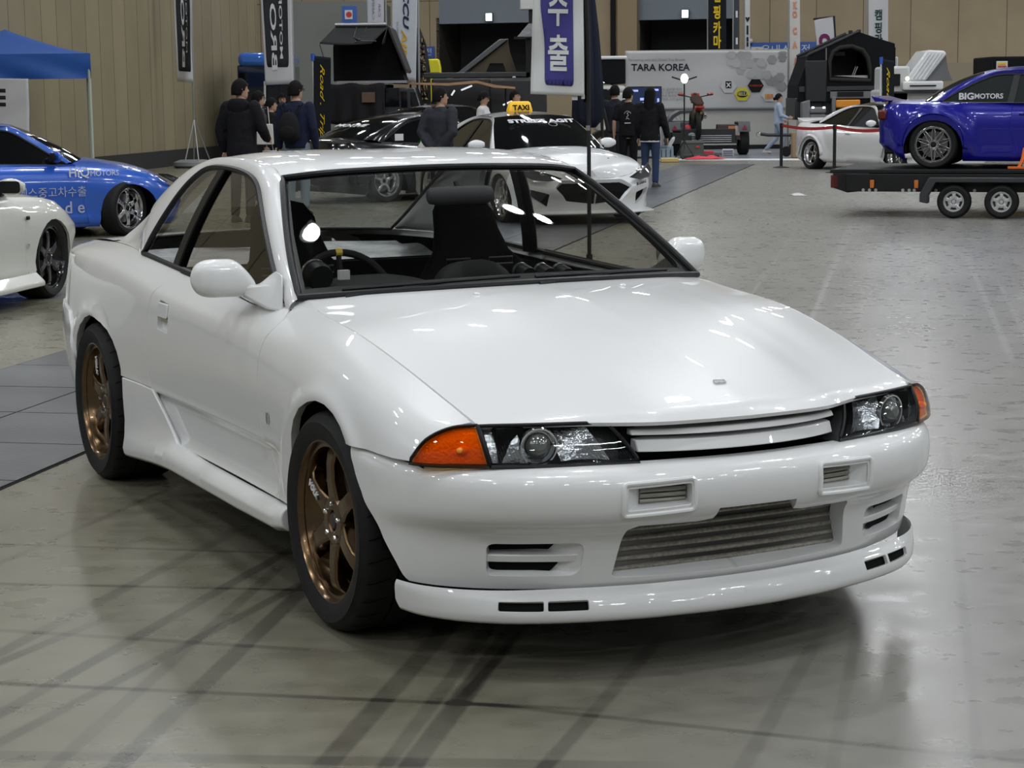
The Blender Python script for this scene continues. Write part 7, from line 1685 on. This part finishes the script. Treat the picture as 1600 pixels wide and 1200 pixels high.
r = ground_root('wooden_awning', 700, 0, 'tan folding awning panels held out above the parked vehicles', 'awning', Y=40); Yk = 40
b = MB(); b.loft([[S(615, 128.5, dy), S(700, 130, dy), S(745, 126, dy), S(775, 133, dy), S(805, 136, dy), S(805, 139, dy), S(772, 137, dy), S(745, 130, dy), S(700, 134, dy), S(615, 131, dy)] for dy in (-.3, .8)]); wb(b, 'awning_panel', mat('plywood_tan', (.42, .24, .13), .6, noise=(3, .3)), r)
pole(r, [(S(640, 0, .3).x, Yk+.3, 0), S(640, 130, .3)], .02, pole_k, 'leg'); pole(r, [(S(790, 0, .3).x, Yk+.3, 0), S(790, 136, .3)], .02, pole_k, 'leg')
r = ground_root('yellow_case', 678, 0, 'tall bright yellow carry case standing behind the feather flag', 'case', Y=50); Yk = 50; b = MB(); b.loft([[S(x, y, dy) for x, y in ((667, 92), (686, 92), (689, 106), (690, 160), (668, 160))] for dy in (0, .4)]); wb(b, 'case_shell', mat('case_yellow', (.72, .66, .02), .35), r, bevel=.04); b = MB(); b.box(S(678, 180, .2), (.36, .38, .7)); b.box((S(678, 0).x, Yk+.2, .5), (.36, .38, 1.0)); wb(b, 'stand_box', black_trim, r); b = MB(); b.box(S(679, 114, -.02), (.28, .03, .03)); wb(b, 'case_latch', black_trim, r)
# blue bus at the left
r = ground_root('bus', 400, 0, 'blue-topped bus with dark windows behind the men at the left', 'bus', Y=48); Yk = 48
b = MB(); b.loft([[S(371, y, dy), S(412+40, y, dy), S(412+40, y2, dy), S(371, y2, dy)] for (y, y2), dy in (((82, 104), 0), ((82, 104), 2.4))]); wb(b, 'bus_roof', mat('bus_blue', (.03, .16, .62), .25, 0, 1), r, bevel=.12); 
b = MB(); b.box(S(412, 150, 1.25), (1.28, 2.3, 1.5)); wb(b, 'window_band', tint, r, bevel=.03); b = MB(); b.box((S(412, 0).x, Yk+1.25, .60), (1.28, 2.35, .95)); wb(b, 'bus_body', mat('bus_blue'), r, bevel=.05)
b = MB(); b.tube([S(414, 127, -.03), S(414, 170, -.03)], .03, 6); wb(b, 'corner_rail', fl_white, r)
for x in (378, 440): X_ = at(x, 0, Yk).x; b = MB(); b.lathe([(.2, 0), (.4, -.02), (.44, .03), (.44, .22), (.2, .24)], 24, T(X_, Yk, .44) @ Rx(-H90)); wb(b, 'tire', rubber, r)
# dark vehicle and white box behind the couple
r = ground_root('pickup_camper', 955, 0, 'pickup with white-lipped dark camper box left of the exhibitor wall', 'camper', Y=46); Yk = 46
b = MB(); b.box(S(957, 90, 1.0), (.70, 1.8, .08)); wb(b, 'box_lid', wm, r, bevel=.03); b = MB(); b.box(S(958, 112, 1.0), (.60, 1.7, .56)); wb(b, 'box_body', ck, r, bevel=.02); b = MB(); b.box(S(956, 140, 1.0), (.66, 1.8, .2)); b.box(S(956, 175, 1.0), (.70, 1.8, .95)); wb(b, 'vehicle_body', mat('van_white'), r, bevel=.08)
b = MB(); b.box(S(950, 148, .06), (.30, .05, .26)); wb(b, 'rear_window', tint, r, bevel=.04); b = MB(); b.box(S(934, 109, .3), (.18, .5, .18)); wb(b, 'white_cabinet', fl_white, r)
for x in (942, 968): X_ = at(x, 0, Yk).x; b = MB(); b.lathe([(.2, 0), (.34, -.02), (.37, .03), (.37, .22), (.2, .24)], 24, T(X_, Yk+.1, .37) @ Rx(-H90)); wb(b, 'tire', rubber, r)
r = ground_root('dark_bike', 938, 0, 'black bicycle-laden rack between the taxi and the couple', 'bicycle', Y=34); Yk = 34; b = MB()
for dz_ in (0,): 
    b.tube([S(934, 150), S(944, 175), S(950, 205)], .03, 8); b.tube([S(932, 128), S(940, 138), S(936, 150)], .03, 8)
wb(b, 'frame', pole_k, r); b = MB(); b.tube([(S(942, 0).x, Yk+.33*math.cos(a), .36+.33*math.sin(a)) for a in np.linspace(0, 2*PI, 25)[:-1]], .03, 8, closed=True); wb(b, 'tire', rubber, r); b = MB(); b.tube([S(926, 118), S(940, 114)], .02, 6); b.tube([S(929, 122), S(944, 130)], .02, 6); wb(b, 'handlebar', alu, r); pole(r, [(S(942, 0).x, Yk, .36), S(938, 130)], .025, pole_k, 'rack_post')
# ================================================================== the other cars
W6 = dict(R=.315, Rr=.235, w=.24, rim_m=wchrome, dish=.03)
hx_holes = [[(0, .60), (.42, .60), (.50, .52), (.36, .34), (0, .30)], [(.56, .44), (.76, .50), (.78, .40), (.60, .28)]]
def on(root, p): return root.matrix_basis @ Vector(p)
def side_text(root, sp, txt, x, z, size, m, s=-1, y=.93, bold=0, sx=1.0):
    return text(txt, size, m, root, frame((x, s*y, z), (-s*1.0, 0, 0) if s > 0 else (1, 0, 0), (0, 0, 1)), ext=.0015, bold=bold, sx=sx)
A = math.atan2(.55, .83)
c, bd = body_car('coupe', 'blue coupe with white lettering and polished wheels at the left edge', 'car', dict(GEN, drop=.08, front_holes=[hx_holes[1]]), paint_blue, tuple(gnd(205, 368)-Vector((math.cos(A-PI/2), math.sin(A-PI/2), 0))*.9), A, tint, [(0, -1, dict(W6, steer=.5)), (-2.82, -1, W6), (0, 1, W6)])[::2]
side_text(c, GEN, 'HIQ', -.60, .735, .14, txt_w, y=.912, bold=.002); side_text(c, GEN, 'MOTORS', -.30, .722, .085, txt_w, y=.920)
side_text(c, GEN, '이에스중고차수출', -.98, .52, .125, mat('text_bluegrey', (.38, .42, .58), .6), y=.921); side_text(c, GEN, 't r a d e', -.86, .345, .19, mat('text_bluegrey'), y=.921, bold=.002)
def headlamp(root, pts3, name='headlight', amberpart=None):
    c0 = sum((Vector(p) for p in pts3), Vector())/len(pts3); b = MB(); b.add([Vector(p) for p in pts3]+[c0+Vector((.035, 0, .01))], [(i, (i+1) % len(pts3), len(pts3)) for i in range(len(pts3))]); o = b.build(name, mat('lamp_glass_dark', (.09, .09, .10), .06, .3, 1.0), root, smooth=60)
    b = MB(); b.tube([Vector(p) for p in pts3], .008, 6, closed=True); b.build('lamp_rim', black_trim, o)
    for k, (f_, r_) in enumerate(((.35, .045), (.66, .035))):
        p = Vector(pts3[0]).lerp(Vector(pts3[len(pts3)//2]), f_)*.75+c0*.25+Vector((.03, 0, .0)); b = MB(); b.ball(p, r_, 12, 8); b.build('projector_lens', chrome, o)
    return o
GL = lambda s, d=0: [(.60, s*.80, .70-d), (.42, s*.875, .755-d), (.30, s*.90, .79-d), (.50, s*.84, .775-d), (.72, s*.60, .70-d), (.80, s*.50, .655-d), (.765, s*.66, .635-d)]
def lampset(root, bodyP, d=0):
    for s in (1, -1): headlamp(root, [(x+.02, y*1.0, z) for x, y, z in [(.845, s*.44, .625-d), (.80, s*.60, .600-d), (.70, s*.76, .62-d), (.50, s*.885, .70-d), (.34, s*.905, .775-d), (.48, s*.85, .765-d), (.66, s*.71, .715-d), (.78, s*.56, .67-d)]])
lampset(c, bd, .08)
ta = math.atan2(-.935, .354)
c, bd = body_car('coupe', 'white coupe with a yellow taxi roof sign and black windshield banner', 'car', dict(GEN, drop=.065, front_holes=hx_holes, roof_m=mat('carbon_roof', (.05, .05, .055), .3, 0, .8)), paint_w2, (1.04-.354*.88, 23.4+.935*.88, 0), ta, tint, [(0, -1, W6), (-2.82, -1, W6), (0, 1, W6), (-2.82, 1, W6)])[::2]
lampset(c, bd, .065)
wsl = lambda x: .910+(x+.30)*(1.365-.975)/(-.82)
d_ = Vector((-.82, 0, .39)).normalized(); M_ = frame((-.90, 0, wsl(-.90)+.026), (0, 1, 0), d_); text('STREET AGIT', .125, txt_w, c, M_, ext=.003, bold=.004, sx=1.25)
b = MB(); b.lathe([(.05, 0), (.06, .002)], 20, frame((-.80, .12, wsl(-.80)+.034), (0, 1, 0), d_)); b.build('round_sticker', mat('sticker_pale', (.3, .34, .32), .6), c, recalc=False)
for s in (1, -1):
    b = MB(); b.prism([(0, 0), (.34, s*.05), (.36, s*.09), (.05, s*.10)], .012, T(.02, s*.30, .838) @ Ry(.22)); b.build('hood_vent', dark_void, c)
pts = [(.79, .60, .545), (.70, .73, .56)]; text('SB GARAGE', .05, txt_k, c, frame((.795, .63, .485), (-.62, .78, 0.1), (0, 0, 1)), ext=.002)
spl = [(.58, .84), (.74, .62), (.84, .34), (.875, 0), (.84, -.34), (.74, -.62), (.58, -.84)]; b = MB(); b.loft([[Vector((x+.05, y*1.04, .13)), Vector((x+.05, y*1.04, .15)), Vector((x-.12, y*.95, .19)), Vector((x-.12, y*.95, .13))] for x, y in spl]); b.build('front_splitter', paint_w2, c, bevel=.006)
q = on(c, (-1.62, -.02, 1.333)); r = empty('taxi_sign', q, ta+PI/2); tag(r, 'yellow TAXI sign on the roof of the white coupe', 'sign')
b = MB(); b.loft([[Vector((x*k, y*k2, z)) for x, y in rounded([(-.17, -.06), (.17, -.06), (.17, .06), (-.17, .06)], .04)] for z, k, k2 in ((0, 1, 1), (.03, 1, 1), (.12, .86, .7), (.14, .72, .4))]); b.build('sign_body', mat('taxi_yellow', (.85, .50, .02), .35, emit=(.9, .5, .03), es=.25), r, smooth=50)
text('TAXI', .095, txt_k, r, frame((0, -.068, .055), (1, 0, 0), (0, .25, 1)), ext=.003, bold=.003, sx=1.1)
A = math.radians(90-10)
c, bd = body_car('coupe', 'cream-white coupe with black wheels cut by the left edge of the photo', 'car', dict(SKY, drop=.05), paint_cream, tuple(gnd(88, 465)-Vector((math.cos(A-PI/2), math.sin(A-PI/2), 0))*.88), A, tint, [(0, -1, dict(W6, R=.32, Rr=.25, rim_m=mat('wheel_black', (.012, .012, .013), .2, .5, .6))), (-2.665, -1, W6), (0, 1, W6)])[::2]
b = MB(); b.loft([[Vector((x, -.87, .14)), Vector((x, -.955, .13)), Vector((x, -.96, .165)), Vector((x, -.885, .24))] for x in (-2.2, -.42, -.37)]); b.build('side_skirt', paint_cream, c, bevel=.01)
b = MB(); b.box((-.49, -.892, .66), (.045, .02, .03)); b.build('side_marker', black_trim, c, bevel=.008); b = MB(); b.box((-.50, -.893, .45), (.018, .012, .035)); b.build('fender_badge', chrome, c, bevel=.004)
# black coupes behind the hero
A = math.radians(42); q = gnd(606, 316)
c, bd = body_car('coupe', 'low black coupe with white windshield lettering and a green window sticker', 'car', dict(GEN, drop=.10), paint_black, tuple(Vector((q.x, q.y, 0))+Vector((math.cos(A), math.sin(A), 0))*2.82-Vector((math.cos(A-PI/2), math.sin(A-PI/2), 0))*.9), A, tint, [(-2.82, -1, dict(W6, style='five', spokes=5, dish=.07)), (0, -1, W6)])[::2]
d2 = Vector((-.93, 0, -.30)).normalized(); text('MOTIVE', .16, txt_w, c, frame((-2.78, 0, 1.125), (0, -1, 0), -d2), ext=.003, bold=.004, sx=1.3)
b = MB(); b.box((-2.45, -.735, .95), (.16, .008, .10)); b.build('window_sticker', txt_w, c); b = MB(); b.box((-2.0, -.76, .87), (.11, .008, .08)); b.build('window_sticker', mat('sticker_green_glow', (.03, .75, .03), .5, emit=(.02, .5, .02), es=.3), c)  # green sticker also emits a weak glow of its own, though no lamp
A = math.radians(-38); q = Vector((.04, 35.0, 0))
c, bd = body_car('coupe', 'glossy black coupe behind the man with his hands clasped', 'car', dict(GEN), paint_black, (q.x, q.y, 0), A, tint, [(0, -1, W6), (-2.82, -1, W6)])[::2]
# white wide-body coupe at right
A = math.atan2(-2.5, 1.2); q = gnd(1268, 264)
c, bd = body_car('coupe', 'white wide-body coupe with deep polished wheels behind the red belt barrier', 'car', dict(GEN, drop=.06, flare_r=.05, flare_f=.04, roof_m=paint_black), paint_w2, tuple(Vector((q.x, q.y, 0))+Vector((math.cos(A), math.sin(A), 0))*2.82-Vector((math.cos(A-PI/2), math.sin(A-PI/2), 0))*.93), A, tint, [(0, -1, dict(W6, style='five', spokes=5, dish=.06, y=.95)), (-2.82, -1, dict(W6, style='five', spokes=5, dish=.08, y=.96, camber=-.10))])[::2]
b = MB(); b.loft([[Vector((x, y, z)) for x, z in ((-3.74, .93), (-3.60, .96), (-3.80, 1.03), (-3.82, 1.03))] for y in np.linspace(-.62, .62, 9)]); b.build('rear_spoiler', paint_w2, c, bevel=.01)
for X_ in (-2.82, 0):
    b = MB(); b.loft([[Vector((X_+rr*math.cos(a), -y, .28+rr*math.sin(a))) for rr, y in ((.375, 1.0), (.40, 1.005), (.47, .94), (.50, .90))] for a in np.linspace(.05, PI-.05, 20)], False, False); b.build('fender_flare', paint_w2, c, smooth=50, solid=.01)
# car trailer and the blue coupe on it
q1 = gnd(1500, 340); tr_x = q1.x; tY = q1.y; tA = math.radians(-19); r = empty('car_trailer', (tr_x, tY, 0), tA); tag(r, 'black tandem-axle car trailer with silver wheels at the right edge', 'trailer')
tk2 = mat('trailer_steel', (.008, .008, .009), .6, noise=(6, .3), spec=.3); Yk = tY; S = lambda x, y, dy=0: at(x, y, Yk)+Vector((0, dy, 0)); xL = S(1297, 270).x; xR = xL+5.6; zD = .545
b = MB(); b.box(((xL+xR)/2, tY+1.05, zD+.02), (xR-xL, 2.15, .05)); wb(b, 'deck', tk2, r, bevel=.01)
b = MB(); b.box(((xL+xR)/2+.1, tY-.01, zD-.12), (xR-xL-.2, .06, .22)); b.box(((xL+xR)/2+.1, tY+2.1, zD-.12), (xR-xL-.2, .06, .22)); wb(b, 'side_rail', tk2, r, bevel=.01)
b = MB(); b.loft([[Vector((x, yy, z)) for x, z in ((xL+.04, zD), (xL+.04, .36), (xL+.22, .30), (xL+.5, .33), (xL+.5, zD))] for yy in (tY-.03, tY+2.1)]); wb(b, 'tail_beam', tk2, r, bevel=.01)
b = MB(); b.box((xL+.06, tY+.05, .44), (.10, .16, .16)); wb(b, 'tail_lamp', mat('lamp_dark_red', (.10, .01, .01), .3), r, bevel=.01)
for px in (1369, 1439): b = MB(); b.box((S(px, 0).x, tY-.05, zD-.135), (.05, .02, .10)); wb(b, 'side_marker', mat('marker_amber', (.55, .16, .02), .4), r, bevel=.006)
for px in (1355, 1365, 1375, 1418, 1428, 1436, 1470, 1530): b = MB(); b.lathe([(0, 0), (.02, 0)], 12, frame((S(px, 0).x, tY-.045, zD-.21), (1, 0, 0), (0, 0, 1))); wb(b, 'rail_hole', mat('hole_pale', (.35, .35, .35), .6), r, recalc=False)
fx0, fx1 = S(1455, 0).x, S(1640, 0).x
b = MB(); b.loft([[Vector((x, yy, z)) for x, z in ((S(1447, 0).x, .20), (S(1447, 0).x, .30), (S(1461, 0).x, .50), (fx1, .50), (fx1, .44), (S(1472, 0).x, .44), (S(1460, 0).x, .28), (S(1460, 0).x, .18))] for yy in (tY-.22, tY-.02)]); wb(b, 'mudguard', mat('mudguard_black', (.03, .031, .033), .45), r, bevel=.01)
for px in (1500, 1573): 
    w = make_wheel('wheel', r, .205, .125, .16, wsilver, spokes=5, style='five', dish=.01, tread=False, hub_m=wsilver); w.matrix_parent_inverse = Matrix.Translation(r.location).inverted(); w.location = (S(px, 0).x, tY-.20, .205)
sA = tA
SX = dict(SKY, wb=2.525, drop=.075, flare_r=.05, plan=[(-3.27, 0), (-3.26, .45), (-3.20, .72), (-3.06, .86), (-2.85, .91), (-2.5, .93), (-2.0, .90), (-1.4, .875), (-.6, .875), (0, .90), (.35, .88), (.62, .80), (.76, .62), (.83, .35), (.85, 0)],
    ztop=[(-3.5, .86), (-3.0, .88), (-2.4, .875), (-1.6, .86), (-.6, .85), (0, .80), (.4, .74), (.7, .66), (.9, .60)], zbot=[(-3.5, .34), (-3.1, .30), (-2.9, .16), (.3, .14), (.9, .14)], deck_c=[(-3.5, .90), (-3.2, .925), (-2.6, .93)], back_c=(-2.72, 0, .93), back_k=(-2.62, .58, .90), roof_rc=(-2.0, 0, 1.27), roof_rk=(-1.95, .54, 1.24), roof_fc=(-1.08, 0, 1.28), roof_fk=(-1.18, .55, 1.25),
    win=[(-.66, .87), (-.82, .96), (-1.02, 1.08), (-1.24, 1.20), (-1.55, 1.225), (-1.80, 1.22), (-2.0, 1.15), (-2.2, 1.05), (-2.36, .96), (-2.44, .905)], belt=[(-2.44, .89), (-2.0, .88), (-1.6, .875), (-1.2, .87), (-.70, .865)], bpillar=((-1.62, .87), (-1.56, 1.22)), fill=(-2.7, -.6), door=[(-.48, .24), (-.54, .50), (-.48, .78), (-.60, .835), (-1.58, .85), (-1.62, .60), (-1.52, .24)], handle=(-1.42, .74), cowl_k=(-.58, .74, .87))
TRM = T(tr_x, tY, 0) @ Rz(tA); cl = TRM @ Vector((-.364+2.525, 1.07, zD+.045))
c, bd = body_car('coupe', 'deep blue wide-arch coupe tied down on the black car trailer', 'car', SX, paint_deep, tuple(cl), sA, mat('smoke_glass', (.03, .035, .035), .05, 0, 1), [(0, -1, W6), (-2.525, -1, dict(R=.30, Rr=.225, w=.28, rim_m=mat('smoke_chrome', (.42, .42, .43), .15, 1.0), style='mesh', spokes=10, dish=.05, y=.93)), (-2.525, 1, W6), (0, 1, W6)])[::2]
b = MB(); b.loft([[Vector((x, y, z+.0)) for x, z in ((-3.28, .83), (-3.10, .845), (-3.30, .90), (-3.33, .905))] for y in np.linspace(-.72, .72, 9)]); b.build('rear_spoiler', paint_deep, c, bevel=.01)
b = MB(); b.loft([[Vector((-2.525+rr*math.cos(a), -y, .30+rr*math.sin(a))) for rr, y in ((.365, .955), (.385, .968), (.46, .915), (.50, .885))] for a in np.linspace(-.15, PI+.05, 24)], False, False); b.build('fender_flare', paint_deep, c, smooth=50, solid=.01)
b = MB(); b.box((-3.17, -.74, .67), (.12, .16, .13)); b.build('tail_lamp', mat('lamp_dark_red'), c, bevel=.03)
side_text(c, SX, 'BIG', -2.15, .885, .11, txt_w, y=.765, bold=.004, sx=1.1); side_text(c, SX, 'MOTORS', -1.88, .885, .085, txt_w, y=.768, bold=.002)
b = MB(); b.box((-3.0, -.45, .24), (.3, .6, .12)); b.build('diffuser', black_trim, c, bevel=.02)
q = Vector((tr_x+.72, 0, 0)); pv = TRM @ Vector((.72, .05, zD+.05)); r = empty('ratchet_strap', pv, tA); tag(r, 'orange ratchet strap tying the deep blue coupe to the trailer deck', 'strap')
om = mat('strap_orange', (.80, .16, .02), .6); b = MB(); b.tube([(-.04, .03, .01), (0, .07, .11), (.02, .12, .25)], .022, 6); b.build('strap_web', om, r); b = MB(); b.box((-.02, .03, .015), (.30, .05, .03)); b.build('strap_tail', om, r, bevel=.005); b = MB(); b.box((.06, .03, .045), (.12, .05, .04)); b.build('ratchet', alu, r, bevel=.005)
